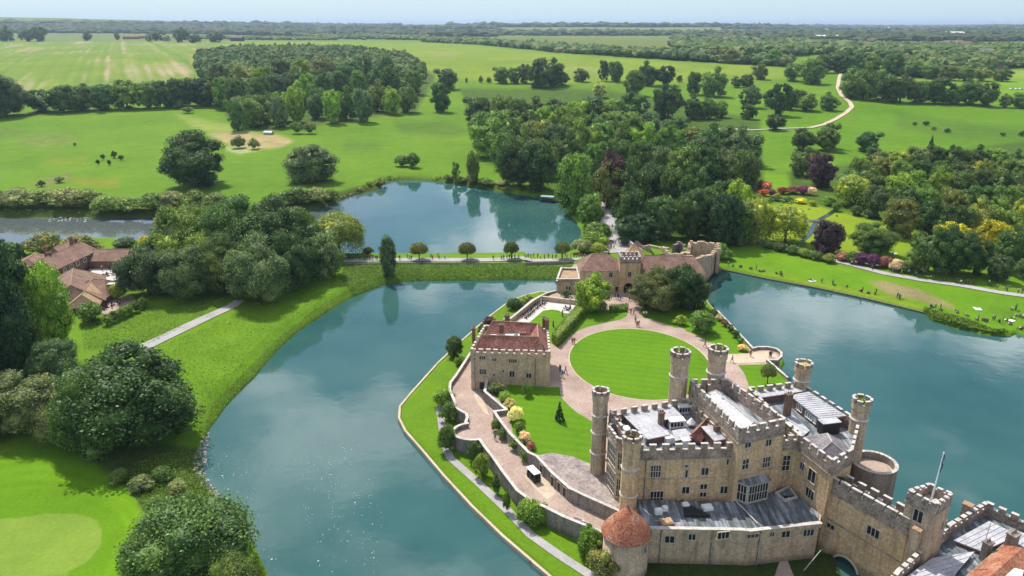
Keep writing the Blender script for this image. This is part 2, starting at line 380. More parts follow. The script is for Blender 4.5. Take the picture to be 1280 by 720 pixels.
def G(u, v):
    "where the ray through a photo pixel meets the ground"
    if v > 226:
        zs = np.linspace(-.2, 7.8, 17)
    else: zs = np.linspace(0, 110, 45)
    pts = np.array([W(u, v, z) for z in zs])
    e = elev(pts[:, 0], pts[:, 1]) - zs
    k = np.where(e >= 0)[0]
    k = k[-1] if len(k) else 0
    if k < len(zs)-1:
        t = e[k]/(e[k]-e[k+1]+1e-9); z = zs[k] + t*(zs[k+1]-zs[k])
    else: z = zs[k]
    x, y, _ = W(u, v, z); return (x, y, max(z, -.2))
def build_terrain():
    us = np.concatenate([np.arange(-700, 0, 28), np.arange(0, 1281, 2.5), np.arange(1300, 2001, 28)])
    vs = np.concatenate([V0+np.array([.1, .2, .35, .55, .8, 1.1, 1.5, 2, 2.6, 3.3, 4.1, 5, 6]), np.arange(V0+7.2, 720, 2.0), np.arange(722, 1500, 14)])
    U, V = np.meshgrid(us, vs); a = U-640; b = V-360
    t = (1.2-H)/-(F*sp+b*cp); X = a*t; Y = (F*cp-b*sp)*t
    x = X.ravel(); y = Y.ravel(); z = elev(x, y)
    n, m = U.shape
    me = bpy.data.meshes.new('ground'); me.vertices.add(n*m)
    me.vertices.foreach_set('co', np.stack([x, y, z], 1).ravel())
    i = np.arange(n-1)[:, None]*m + np.arange(m-1)[None]; q = np.stack([i+m, i+m+1, i+1, i], -1).reshape(-1, 4)
    me.loops.add(q.size); me.loops.foreach_set('vertex_index', q.ravel()); me.polygons.add(len(q))
    me.polygons.foreach_set('loop_start', np.arange(len(q))*4); me.polygons.foreach_set('loop_total', np.full(len(q), 4))
    me.polygons.foreach_set('use_smooth', np.ones(len(q), bool)); me.update(calc_edges=True)
    # colour of what grows where
    zz = z-H; d = y*cp-zz*sp; up = y*sp+zz*cp; pu = 640+F*x/d; pv = 360-F*up/d
    col = np.tile(np.array([.088, .200, .014]), (len(x), 1)); ro = np.full(len(x), .25)
    def put(poly, c, r=None, soft=0., k=1.):
        c = np.array(c)
        if soft:
            dd = dist_np(pu, pv, poly); ins = inpoly_np(pu, pv, poly)
            w = np.clip(.5+np.where(ins, dd, -dd)/soft, 0, 1)*k
        else: w = inpoly_np(pu, pv, poly).astype(float)*k
        col[:] = col*(1-w[:, None])+c*w[:, None]
        if r is not None: ro[:] = ro*(1-w)+r*w
    put([(-900, 10), (2300, 10), (2300, 62), (1280, 62), (850, 72), (560, 50), (-900, 52)], (.10, .175, .045), .3)
    put([(1210, 88), (1700, 92), (1700, 118), (1240, 116), (1225, 100)], (.12, .25, .02), .2, 4); put([(1230, 62), (1700, 62), (1700, 70), (1240, 69)], (.16, .25, .06), .2, 2); put([(1110, 95), (1240, 100), (1240, 108), (1120, 104)], (.12, .22, .03), .2, 2)
    put([(60, 38), (250, 38), (250, 40.5), (60, 40.5)], (.15, .2, .07), .2, 1); put([(640, 36), (1600, 38.2), (1600, 40.5), (700, 40)], (.13, .2, .07), .2, 1)
    put([(-900, 42), (250, 42), (560, 43), (560, 51), (-900, 52)], (.11, .165, .055), .2)
    put([(555, 45), (860, 50), (1000, 60), (1000, 66), (860, 62), (700, 55), (555, 51)], (.105, .150, .045), .2)
    # striped arable field
    st = [(-900, 52), (305, 52), (262, 62), (240, 75), (252, 98), (180, 104), (60, 112), (20, 118), (-900, 112)]
    put(st, (.125, .215, .030), .2)
    s = x + .50*y; ins = inpoly_np(pu, pv, st)
    nz = np.array([noise.noise(Vector((q*.045, 0, 3))) if f else 0 for q, f in zip(s, ins)])
    nz2 = np.array([noise.noise(Vector((q*.013, p*.004, 9)))+.5*noise.noise(Vector((q*.1, p*.01, 5))) if f else 0 for q, p, f in zip(s, y, ins)])
    fs = np.clip(np.sin(s*.42)*.5+np.sin(s*.23+1)*.6, 0, 1)*np.clip(.35+nz2*1.6+nz*.8, 0, 1); w = np.clip(nz*.9+nz2*1.0-.1+fs*1.1, 0, 1)*ins*.95; col[:] = col*(1-w[:, None])+np.array([.34, .27, .15])*w[:, None]
    w = np.clip(-nz*1.6+np.clip(-np.sin(s*.42), 0, 1)*.5, 0, 1)*ins*.6; col[:] = col*(1-w[:, None])+np.array([.075, .17, .018])*w[:, None]
    # the long pale field across the middle
    put([(305, 52), (460, 52), (560, 54), (700, 68), (850, 77), (985, 84), (985, 98), (930, 104), (850, 104), (640, 104), (540, 98), (480, 70), (380, 62), (262, 62)], (.135, .225, .026), .15, 2)
    put([(330, 58), (420, 57), (440, 60), (350, 62)], (.2, .21, .06), .2, 4, .6)
    put([(700, 82), (740, 84), (780, 92), (720, 96)], (.24, .24, .08), .2, 6, .5); put([(535, 64), (575, 66), (570, 72), (540, 70)], (.24, .24, .08), .2, 5, .5)
    # right hand park
    put([(960, 130), (1100, 128), (1280, 138), (1700, 150), (1700, 200), (1280, 190), (1100, 195), (960, 200)], (.078, .190, .010), .3, 6)
    put([(1120, 140), (1170, 150), (1280, 160), (1280, 176), (1180, 172), (1120, 158)], (.055, .125, .020), .5, 8, .6)
    # chalky scrape and fallow patch on the meadow
    put([(218, 143), (245, 148), (262, 152), (300, 157), (320, 166), (300, 170), (262, 166), (238, 157)], (.19, .27, .085), .9, 5, .8)
    put([(258, 167), (300, 166), (345, 168), (368, 176), (352, 184), (315, 188), (288, 182)], (.33, .26, .12), .9, 4, .9)
    put([(284, 183), (320, 188), (300, 193), (282, 188)], (.3, .34, .15), .6, 3, .8)
    put([(20, 172), (50, 166), (92, 168), (95, 178), (60, 183), (30, 182)], (.11, .17, .055), .8, 8, .7); put([(-60, 165), (10, 160), (30, 165), (5, 172), (-60, 172)], (.08, .14, .04), .8, 6, .7)
    put([(60, 222), (85, 215), (92, 222), (70, 232), (30, 232)], (.13, .16, .07), .8, 5, .8)
    put([(90, 222), (150, 224), (150, 234), (100, 232)], (.2, .2, .03), .5, 8, .5); put([(60, 195), (110, 194), (110, 208), (50, 205)], (.16, .2, .02), .4, 8, .4)
    put([(490, 150), (560, 152), (590, 165), (560, 172), (500, 166)], (.05, .11, .018), .7, 8, .6); put([(430, 176), (480, 178), (470, 190), (430, 188)], (.06, .13, .02), .7, 8, .5)
    # river banks with rough growth
    put([(-300, 262), (310, 258), (420, 240), (500, 222), (600, 226), (640, 236), (640, 246), (500, 232), (420, 262), (300, 280), (-300, 280)], (.05, .09, .02), .9, 4)
    # left foreground: long grass, mown golf lawn and green
    put([(420, 332), (720, 332), (720, 356), (480, 362), (400, 400), (340, 448), (285, 520), (255, 560), (245, 520), (300, 470), (380, 395)], (.070, .160, .014), .9, 6)
    put([(430, 318), (716, 318), (716, 324), (430, 325)], (.12, .24, .022), .2, 2)
    put([(190, 435), (290, 395), (430, 340), (460, 345), (400, 385), (330, 440), (270, 505), (215, 480)], (.085, .205, .012), .6, 8)
    put([(100, 400), (280, 370), (270, 388), (180, 430), (110, 440)], (.075, .18, .012), .6, 6)
    put([(60, 540), (250, 560), (262, 620), (330, 720), (340, 800), (150, 800), (185, 650), (150, 600)], (.055, .10, .03), 1., 6)
    put([(-900, 560), (60, 572), (105, 582), (140, 598), (168, 622), (184, 650), (186, 672), (172, 700), (158, 800), (-900, 900)], (.105, .250, .010), .12, 3)
    put([(-900, 585), (60, 600), (120, 615), (150, 640), (158, 665), (140, 700), (100, 760), (-900, 800)], (.088, .215, .010), .12, 6, .7)
    put([(-900, 655), (20, 648), (60, 642), (95, 642), (120, 650), (128, 664), (126, 682), (110, 702), (70, 722), (0, 745), (-900, 780)], (.150, .262, .055), .12, 1.5)
    put([(815, 690), (1100, 690), (1100, 860), (760, 860)], (.030, .055, .016), .6, 4)  # shade before the castle front, painted into the ground colour
    for c_ in CLEAR: put(c_, (.15, .25, .05), .2, 1)
    gd_ = np.hypot((pu-50)/1.55, (pv-688)); gm = inpoly_np(pu, pv, [(-900, 560), (60, 572), (105, 582), (140, 598), (168, 622), (184, 650), (186, 672), (172, 700), (158, 800), (-900, 900)])
    col *= (1+.045*np.tanh(3*np.sin(gd_*.5))*gm*sm((gd_-62)/20)*sm((150-gd_)/50))[:, None]
    # right bank lawn and gardens
    put([(893, 328), (915, 318), (960, 312), (1100, 345), (1280, 366), (1500, 400), (1500, 440), (1280, 424), (1150, 392), (1000, 358)], (.088, .220, .012), .3, 3)
    put([(930, 335), (1100, 368), (1200, 398), (1150, 388), (1000, 356)], (.145, .235, .03), .3, 6, .8)
    put([(1086, 352), (1105, 351), (1150, 362), (1190, 381), (1196, 388), (1160, 378), (1110, 368)], (.25, .19, .10), .6, 4, .85)
    put([(1250, 366), (1290, 372), (1290, 400), (1230, 392)], (.08, .2, .012), .3, 4)
    for g in ([(930, 262), (1000, 252), (1042, 262), (1020, 275), (1008, 290), (1000, 302), (940, 306)], [(1005, 300), (1014, 284), (1040, 268), (1060, 262), (1110, 272), (1180, 284), (1160, 310), (1100, 325), (1050, 312), (1010, 308)]):
        put(g, (.150, .255, .018), .15, 3)
    put([(940, 215), (1000, 222), (1010, 236), (960, 245), (945, 232)], (.11, .25, .012), .2, 4)
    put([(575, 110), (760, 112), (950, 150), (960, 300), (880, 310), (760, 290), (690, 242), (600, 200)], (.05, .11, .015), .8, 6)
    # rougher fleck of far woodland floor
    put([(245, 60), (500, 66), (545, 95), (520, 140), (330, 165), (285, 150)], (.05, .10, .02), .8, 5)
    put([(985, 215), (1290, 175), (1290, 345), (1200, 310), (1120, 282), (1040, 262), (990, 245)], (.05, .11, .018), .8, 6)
    col[:, 0] *= 1.16; col[:, 2] *= .62; k_ = (col[:, 0] > .2); col[k_, 2] /= .62; col[k_, 0] /= 1.16
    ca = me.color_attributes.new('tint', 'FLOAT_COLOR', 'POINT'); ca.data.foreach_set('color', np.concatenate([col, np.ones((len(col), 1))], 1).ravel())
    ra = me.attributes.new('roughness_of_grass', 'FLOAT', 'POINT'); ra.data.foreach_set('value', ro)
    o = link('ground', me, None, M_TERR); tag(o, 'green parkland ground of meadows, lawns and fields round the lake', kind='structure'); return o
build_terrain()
wm = MB().quad((-700, 30, 0), (900, 30, 0), (900, 470, 0), (-700, 470, 0)).build('water', M_WATER)
tag(wm, 'teal lake and moat water round the castle island', kind='structure')
def drape(name, px, width, mat, label, off=.06, z=None, ends=None):
    pts = [Vector(G(u, v)) if z is None else Vector(W(u, v, z)) for u, v in px]
    dense = []
    for a, b in zip(pts[:-1], pts[1:]):
        n = max(1, int((b-a).length/max(1.5, a.length*.012)))
        for i in range(n): dense.append(a.lerp(b, i/n))
    dense.append(pts[-1]); mb = MB(); prev = None; m = len(dense)
    for i, p in enumerate(dense):
        t = (dense[min(i+1, m-1)]-dense[max(i-1, 0)]); t.z = 0; t.normalize(); nn = Vector((-t.y, t.x, 0))
        wd = width if not isinstance(width, (list, tuple)) else width[0]+(width[1]-width[0])*i/m
        row = []
        for k in (-1, -.4, .4, 1):
            q = p+nn*k*wd/2*(1+.04*noise.noise(p*.2)); zz = (el(q.x, q.y) if z is None else z)+off+ (p.length*.0004 if z is None else 0); row.append((q.x, q.y, zz))
        k0 = len(mb.v); mb.v += row
        if prev is not None:
            for j in range(3): mb.f.append((prev+j, k0+j, k0+j+1, prev+j+1))
        prev = k0
    o = mb.build(name, mat); me = o.data
    if me.polygons and me.polygons[0].normal.z < 0: me.flip_normals()
    tag(o, label, kind='structure'); return o
drape('path', [(430, 326), (520, 325), (620, 325), (700, 325), (735, 323), (760, 320)], 4.2, M_PATHG, 'pale gravel road along the causeway between the lakes', .09)
drape('road', [(775, 316), (771, 305), (768, 292), (764, 280), (757, 268), (752, 255), (756, 243)], [17, 7], M_PATHG, 'wide pale road leading from the gatehouse to the woods', .10)
drape('road', [(772, 288), (781, 276), (786, 268), (800, 258)], 6, M_PATHG, 'pale side road forking towards the yew tree', .11)
drape('road', [(1013, 160), (1030, 156), (1045, 149), (1058, 141), (1065, 134), (1062, 128), (1052, 120), (1047, 110), (1049, 97), (1051, 92)], 4.2, M_SAND, 'winding sandy drive across the right hand park', .2)
drape('road', [(905, 164), (940, 163), (980, 161), (1013, 160)], 4, M_PATHG, 'thin pale drive past the parked cars', .2)
drape('path', [(930, 294), (950, 303), (975, 310), (1010, 318), (1060, 330), (1105, 342), (1150, 350), (1200, 357), (1250, 366), (1300, 373), (1400, 390)], 3.4, M_PATHG, 'pale walking path along the garden hedge', .08)
drape('path', [(176, 436), (200, 425), (225, 413), (250, 401), (270, 392), (290, 383), (300, 376)], [4.6, 3.4], M_PATHG, 'straight grey path across the long grass on the left', .08)
drape('path', [(549, 508), (553, 535), (556, 558), (563, 573), (598, 604), (637, 641), (663, 669), (700, 695), (742, 722), (800, 765)], 1.7, M_PATHG, 'narrow gravel path below the outer castle wall', .07)
# ---------------------------------------------------------------- building helpers
def merlons(mb, cap, pts, closed, z0, zc, zt, th=.5, ml=1.1, gap=.75, side=0., start=0.):
    "parapet wall to zc, merlons to zt, pale capping"
    mb.wall(pts, th, z0, zc, closed, side)
    for a, b in segs(pts, closed):
        dx, dy = b[0]-a[0], b[1]-a[1]; L = math.hypot(dx, dy)
        if L < ml: continue
        n = max(1, round((L-ml)/(ml+gap))); st = (L-ml)/n; nx, ny = -dy/L, dx/L; rz = math.atan2(dy, dx)
        for i in range(n+1):
            t = ml/2+i*st; x = a[0]+dx/L*t+nx*side; y = a[1]+dy/L*t+ny*side; j = rnd.uniform(-.06, .06)
            mb.box((x, y, (zc+zt)/2+j/2), (ml*rnd.uniform(.9, 1.05), th*1.02, zt-zc+j+.01), rz)
            cap.box((x, y, zt+j+.05), (ml*1.08, th*1.2, .1), rz)
        for i in range(n):
            t = ml+gap*.5+i*st; x = a[0]+dx/L*t+nx*side; y = a[1]+dy/L*t+ny*side
            cap.box((x, y, zc+.03), (st-ml-.04, th*1.15, .09), rz)
def block(root, poly, z0, zd, zc, zt, mat, mcren=None, roof=M_LEADD, ml=1.1, gap=.75, th=.42, string=True, name='wall', batter=0.):
    poly = ccw(poly); mb = MB()
    mb.prism(poly, z0, zd)
    mb.build(name, mat, root)
    p = MB(); cap = MB(); merlons(p, cap, inset(poly, th/2-.06), True, zd-.02, zc, zt, th, ml, gap)
    if string: p.wall(inset(poly, -.03), .26, zd-.32, zd-.06, True)
    po = p.build('parapet', mcren or M_CRN, root); cap.build('coping', M_COP, po)
    r = MB(); ip = inset(poly, th); r.add([(x, y, zd+.03) for x, y in ip], [tuple(range(len(ip)))]); r.build('roof', roof, root)
    return poly
def turret(root, x, y, r, z0, zc, zt, mat, bands=(), n=12, flare=.14, nm=8, name='turret', hollow=1.4):
    mb = MB(); ph = math.pi/n
    mb.cyl(x, y, r, r*.98, z0, zc-1.5, n, False, ph); mb.cyl(x, y, r*.98, r+flare, zc-1.5, zc-1.1, n, False, ph)
    mb.cyl(x, y, r+flare, r+flare, zc-1.1, zc, n, False, ph)
    R1 = r+flare; R0 = R1-.38
    for i in range(n):   # hollow top: inner face and rim
        a0 = ph+2*math.pi*i/n; a1 = ph+2*math.pi*(i+1)/n
        c = [(x+q*math.cos(a), y+q*math.sin(a)) for q, a in ((R1, a0), (R1, a1), (R0, a1), (R0, a0))]
        mb.quad((*c[0], zc), (*c[1], zc), (*c[2], zc), (*c[3], zc))
        mb.quad((*c[3], zc), (*c[2], zc), (*c[2], zc-hollow), (*c[3], zc-hollow))
    t = mb.build(name, mat, root)
    p = MB(); cap = MB()
    for i in range(nm):
        a = 2*math.pi*(i+.5)/nm; w = 2*math.pi*R1/nm*.62; q = R1-.17; j = rnd.uniform(-.08, .06)
        p.box((x+q*math.cos(a), y+q*math.sin(a), (zc+zt)/2+j/2), (.36, w, zt-zc+j), a); cap.box((x+q*math.cos(a), y+q*math.sin(a), zt+j+.05), (.46, w*1.1, .1), a)
    for z in bands: cap.cyl(x, y, r+.04, r+.2, z-.12, z, n, False, ph); cap.cyl(x, y, r+.2, r+.02, z, z+.22, n, True, ph)
    po = p.build('parapet', M_CRN, t); cap.build('coping', M_COP, t)
    f = MB(); f.cyl(x, y, R0, R0, zc-hollow-.02, zc-hollow+.02, n, True, ph); f.build('floor', M_LEADD, t)
    return t
def window(root, a, b, u, v, w, h, nm=2, nt=1, glass=M_GLASS, frame=M_FRAME, fr=.13, arch=False, name='window', pt=None):
    "mullioned window on the wall a-b; size in metres"
    p = Vector(onwall(a, b, u, v)) if pt is None else Vector(pt); dx, dy = b[0]-a[0], b[1]-a[1]; L = math.hypot(dx, dy); e = Vector((dx/L, dy/L, 0)); nn = Vector((dy/L, -dx/L, 0))
    if nn.dot(Vector((p.x, p.y, p.z-H))) > 0: nn = -nn; e = -e
    def bx(mb, cx, cz, sx, sz, d0, d1):
        rz = math.atan2(e.y, e.x); c = p+e*cx+nn*(d0+d1)/2; mb.box((c.x, c.y, p.z+cz), (sx, abs(d1-d0), sz), rz)
    m = MB(); k = fr
    bx(m, 0, h/2+k/2, w+2*k, k, -.05, .12); bx(m, 0, -h/2-k/2, w+2*k+.1, k, -.05, .17)
    bx(m, -w/2-k/2, 0, k, h, -.05, .12); bx(m, w/2+k/2, 0, k, h, -.05, .12)
    for i in range(1, nm): bx(m, -w/2+w*i/nm, 0, .1, h, -.05, .10)
    for i in range(1, nt): bx(m, 0, -h/2+h*i/nt, w, .09, -.05, .09)
    fo = m.build(name, frame, root)
    g = MB(); bx(g, 0, 0, w-.01, h-.01, -.04, .03); g.build('pane', glass, fo); return fo
def lead_roof(root, poly, z, mat=M_LEAD, ribs=1.2, ang=0., z0=None, side=M_BRK, name='roof', slope=(0, 0), fascia=M_LEADD):
    poly = ccw(poly); cx = sum(p[0] for p in poly)/len(poly); cy = sum(p[1] for p in poly)/len(poly)
    Z = lambda x, y: z + (x-cx)*slope[0]+(y-cy)*slope[1]
    if z0 is not None:
        ip = inset(poly, .25); n = len(ip); MB().add([(x, y, z0) for x, y in ip]+[(x, y, Z(x, y)-.15) for x, y in ip], [(i, (i+1) % n, (i+1) % n+n, i+n) for i in range(n)]).build('roof_wall', side, root)
    n = len(poly); mb = MB(); mb.add([(x, y, Z(x, y)-.16) for x, y in poly]+[(x, y, Z(x, y)) for x, y in poly], [(i, (i+1) % n, (i+1) % n+n, i+n) for i in range(n)]+[tuple(range(n, 2*n)), tuple(range(n-1, -1, -1))])
    if ribs:
        d = (math.cos(ang), math.sin(ang)); nn = (-d[1], d[0]); ks = [(p[0]*nn[0]+p[1]*nn[1]) for p in poly]; k = min(ks)+ribs
        while k < max(ks)-.2:
            xs = []
            for a, b in segs(poly, True):
                ka = a[0]*nn[0]+a[1]*nn[1]; kb = b[0]*nn[0]+b[1]*nn[1]
                if (ka-k)*(kb-k) < 0: t = (k-ka)/(kb-ka); xs.append((a[0]+(b[0]-a[0])*t, a[1]+(b[1]-a[1])*t))
            if len(xs) >= 2:
                a, b = xs[0], xs[1]; mb.tube((*a, Z(*a)+.03), (*b, Z(*b)+.03), .055, 4)
            k += ribs
    return mb.build(name, mat, root)
def gable(root, a, b, w, ze, zr, mat, hip=0., name='roof', over=.3, wallmat=None, zbase=None):
    "pitched roof along a-b (centre line ends), half width w"
    dx, dy = b[0]-a[0], b[1]-a[1]; L = math.hypot(dx, dy); ex, ey = dx/L, dy/L; nx, ny = -ey, ex
    w2 = w+over; A = (a[0]-ex*over, a[1]-ey*over); B = (b[0]+ex*over, b[1]+ey*over)
    p = lambda c, k, z: (c[0]+nx*k, c[1]+ny*k, z)
    ra = (a[0]+ex*hip, a[1]+ey*hip, zr); rb = (b[0]-ex*hip, b[1]-ey*hip, zr)
    mb = MB(); mb.add([p(A, -w2, ze), p(B, -w2, ze), p(B, w2, ze), p(A, w2, ze), ra, rb], [(0, 1, 5, 4), (2, 3, 4, 5), (3, 0, 4), (1, 2, 5), (3, 2, 1, 0)])
    o = mb.build(name, mat, root)
    c = MB(); c.tube((ra[0], ra[1], ra[2]+.02), (rb[0], rb[1], rb[2]+.02), .13, 6)
    if hip:
        for q, r in ((p(A, -w2, ze), ra), (p(A, w2, ze), ra), (p(B, -w2, ze), rb), (p(B, w2, ze), rb)): c.tube(q, r, .1, 6)
    c.build('ridge', M_TTAN if mat in (M_TBRN, M_TRED, M_TTAN) else M_COP, o)
    if zbase is not None:
        m = MB(); q = [p(a, -w, 0)[:2], p(b, -w, 0)[:2], p(b, w, 0)[:2], p(a, w, 0)[:2]]; m.prism(q, zbase, ze-.01)
        if not hip:
            m.add([p(a, -w, ze-.02), p(a, w, ze-.02), (a[0], a[1], zr-.25)], [(0, 1, 2)]); m.add([p(b, -w, ze-.02), p(b, w, ze-.02), (b[0], b[1], zr-.25)], [(1, 0, 2)])
        m.build('wall', wallmat or M_BRK, root)
    return o
def chimney(root, x, y, z0, z1, w=.9, d=.7, rz=0., mat=M_BRK, pots=2):
    m = MB(); m.box((x, y, (z0+z1)/2), (w, d, z1-z0), rz); m.box((x, y, z1+.08), (w+.25, d+.25, .2), rz)
    c = m.build('chimney', mat, root); p = MB()
    for i in range(pots):
        k = (i-(pots-1)/2)*w/max(1, pots)*.9; px, py = x+math.cos(rz)*k, y+math.sin(rz)*k; p.cyl(px, py, .13, .1, z1+.15, z1+.65, 8)
    p.build('chimney_pot', M_TBRN, c); return c
def sheet(name, px, z, mat, label, off=.03, world=False, edge=None, edgemat=M_SAND):
    pts = [tuple(p) for p in px] if world else [W2(u, v, z) for u, v in px]
    pts = ccw(pts); m = MB(); m.prism(pts, z-.02, z+off); o = m.build(name, mat); tag(o, label, kind='structure')
    return o
def smooth_poly(pts, it=2):
    for _ in range(it):
        out = []
        for a, b in segs(pts, True): out += [(a[0]*.75+b[0]*.25, a[1]*.75+b[1]*.25), (a[0]*.25+b[0]*.75, a[1]*.25+b[1]*.75)]
        pts = out
    return pts
# ---------------------------------------------------------------- the island: terraces, lawns, retaining walls
inner_px = [(606, 489), (633, 512), (618, 514), (622, 521), (638, 542), (660.6, 565), (671, 570), (691.6, 592), (712, 610), (740, 623), (774, 638)]
INNER = [W2(u, v, 6.1) for u, v in inner_px]
def arc(cx, cy, r, a0, a1, n=14): return [(cx+r*math.cos(R(a0+(a1-a0)*i/n)), cy+r*math.sin(R(a0+(a1-a0)*i/n))) for i in range(n+1)]
out_px1 = [(563, 478), (562, 487), (569, 503), (568, 507), (574, 512), (583, 517), (584, 522), (582, 528)]
b1 = W2(586, 529, 4.5); b2 = W2(598, 549, 4.5)
bc = ((b1[0]+b2[0])/2, (b1[1]+b2[1])/2); br_ = math.hypot(b1[0]-b2[0], b1[1]-b2[1])/2
a1 = math.degrees(math.atan2(b1[1]-bc[1], b1[0]-bc[0])); a2 = math.degrees(math.atan2(b2[1]-bc[1], b2[0]-bc[0]))
if a2 < a1: a2 += 360
BAST = [(bc[0]+br_*1.25*math.cos(R(t))*1. , bc[1]+br_*math.sin(R(t))) for t in np.linspace(a1, a2, 14)]
OUTER = [W2(588, 441, 4.5), W2(570, 469, 4.5)] + [W2(u, v, 4.5) for u, v in out_px1] + BAST + [W2(u, v, 4.5) for u, v in [(605, 557), (616, 571), (627, 587), (647, 613), (660.6, 623), (704, 645), (758, 667)]]
M1 = (-9.6, 157.5); M2 = (8.8, 156.2); M3 = (8.9, 169.6); M4 = (-6.9, 172.2)
garden = [W2(u, v, 6.2) for u, v in [(638, 399), (653, 387), (667, 376), (676, 371)]]
BAILEY = [(-6.2, 157.3)] + INNER + [(20.5, 112), (38, 112), (50, 110), (60.2, 118), (57.2, 132.3)] + [W2(u, v, 5) for u, v in [(984, 474), (959, 452), (973, 452), (976, 446), (972, 441), (959, 437), (945, 437.5), (941, 438), (934, 430), (915, 410), (897, 391), (885, 377), (880, 358)]] + [(58, 246), (22, 250), W2(697, 352, 4.9), W2(697, 366, 4.9), W2(690, 368, 5)] + garden[::-1] + [(-6.7, 172.6)]
bm_ = MB(); bm_.prism(BAILEY, -1.5, 5.0); t_ = bm_.build('bailey_ground', M_PATH); tag(t_, 'raised gravel bailey inside the castle island walls', kind='structure')
me = t_.data; me.materials.append(M_STD)
for p in me.polygons:
    if abs(p.normal.z) < .5: p.material_index = 1
DRIVE = OUTER + [(16, 99), (22, 104), (22, 112), (6, 130), (-8, 158), (-6.5, 173)]
t_ = MB().prism(DRIVE, -1.2, 3.5).build('drive', M_PATH); tag(t_, 'pinkish gravel drive curving between the two castle walls', kind='structure')
t_.data.materials.append(M_STD)
for p in t_.data.polygons:
    if abs(p.normal.z) < .5: p.material_index = 1
def wallobj(name, pts, th, z0, z1, mat, label, cat='wall', closed=False, cap=True, side=0., group=None):
    r = empty(name, (pts[0][0], pts[0][1], z0), label, cat, group)
    MB().wall(pts, th, z0, z1, closed, side).build('wall_face', mat, r)
    if cap: MB().wall(pts, th+.16, z1, z1+.1, closed, side).build('coping', M_COP, r)
    return r
wallobj('outer_wall', OUTER, .45, -.5, 4.45, M_STD, 'long rubble wall with pale coping between the lawn strip and the drive')
wallobj('retaining_wall', [(-5.9, 157.0)]+INNER, .45, 3.4, 6.05, M_STD, 'upper rubble retaining wall holding the west lawn above the drive')
# wall doors below the terrace
for k, (u, v) in enumerate([(678, 596), (692, 607), (700, 613), (707, 619)]):
    a, b = W2(691.6, 592, 6.1), W2(712, 610, 6.1)
    if k == 0: a, b = W2(671, 570, 6.1), W2(691.6, 592, 6.1)
    p = onwall(a, b, u, v); r = empty('wall_door', (p[0], p[1], 3.5), 'dark doorway in the wall behind the buggy, %s from the left' % ('first', 'second', 'third', 'fourth')[k], 'door', 'doorways in the drive wall')
    dv = Vector((b[1]-a[1], -(b[0]-a[0]), 0)).normalized(); dv = dv if dv.y < 0 else -dv
    window(r, a, b, 0, 0, 1.0, 2.0, 1, 1, M_DWOOD, M_FRAME, .12, pt=(p[0]+dv.x*.24, p[1]+dv.y*.24, 4.6), name='door_frame')
# promenade wall and round bastion on the lake side
prom = [W2(u, v, 5.6) for u, v in [(984, 472), (959, 450), (971, 450.5), (976.5, 446), (976.5, 441), (971, 436.5), (960, 434), (947, 434), (941, 435.5), (934, 428), (915, 408), (897, 389)]]
wallobj('promenade_wall', prom, .4, 4.9, 5.7, M_STD, 'low wall with pale coping round the lakeside bastion')
wallobj('garden_wall', [W2(570+60, 399, 6.4)]+garden+[W2(690, 372, 6.4), W2(722, 375.5, 6.4)], .45, 3., 6.4, M_STG, 'wall with pale coping round the cream terrace')
wallobj('lower_wall', [W2(u, v, 3) for u, v in [(634, 401), (648, 390), (664, 376), (673, 371), (684, 366), (697, 363)]], .4, -.5, 3., M_STG, 'low outer wall between the terrace and the water')
# shoreline kerb of the island
kb = [W2(u, v, .2) for u, v in [(697, 368), (676, 366), (655, 371), (637, 378), (612, 397), (578, 427), (548, 455), (515, 492), (500, 510), (499, 525), (507, 541), (528, 565), (555, 597), (590, 635), (628, 672), (664, 703), (700, 734), (760, 790)]]
MBk = MB(); MBk.wall(kb, .5, -1, .75); k_ = MBk.build('shore_kerb', M_SAND); tag(k_, 'pale stone kerb along the island shore', 'kerb', kind='structure')
kb = right_shore[:7]
MBk = MB(); MBk.wall([(x, y) for x, y in kb], .5, -1, .55); k_ = MBk.build('bank_kerb', M_STD); tag(k_, 'dark stone edging along the far lawn shore', kind='structure')
k_ = MB().wall([G(u, v)[:2] for u, v in [(430, 331), (520, 330), (620, 330), (700, 330), (716, 329)]], .5, .3, 2.95); o = k_.build('causeway_wall', M_STD); tag(o, 'low dark retaining wall under the causeway road', 'wall')
# lawns
cx, cy = 31.9, 170.2
circ = [(cx+17.3*math.cos(t), cy+20.7*math.sin(t)) for t in np.linspace(0, 2*math.pi, 72, False)]
sheet('lawn', circ, 5, M_LAWN, 'large round mown lawn inside the gravel drive', .06, True)
ring = MB(); ring.wall([(cx+17.5*math.cos(t), cy+20.9*math.sin(t)) for t in np.linspace(0, 2*math.pi, 72, False)], .3, 4.98, 5.04, True); o = ring.build('lawn_edging', M_SAND); tag(o, 'sandy edging round the circular lawn', kind='structure')
sheet('lawn', smooth_poly([W2(u, v, 5) for u, v in [(700, 434), (712, 420), (728, 410), (750, 405), (783, 397.5), (785, 388), (755, 388), (735, 388), (720, 398), (697, 425)]], 1), 5, M_LAWN, 'small lawn below the clipped hedge and round tree', .05, True)
sheet('lawn', [W2(u, v, 5) for u, v in [(607, 484), (634, 509), (641, 541), (661, 563), (672, 569), (680, 567), (688, 566), (715, 571), (742, 582), (745, 530), (730, 521), (720, 515), (711, 507), (704, 500), (700.5, 494), (700, 488), (699, 484), (684, 484), (640, 481)]], 5, M_LAWN, 'west lawn between the retaining wall and the round drive', .05, True)
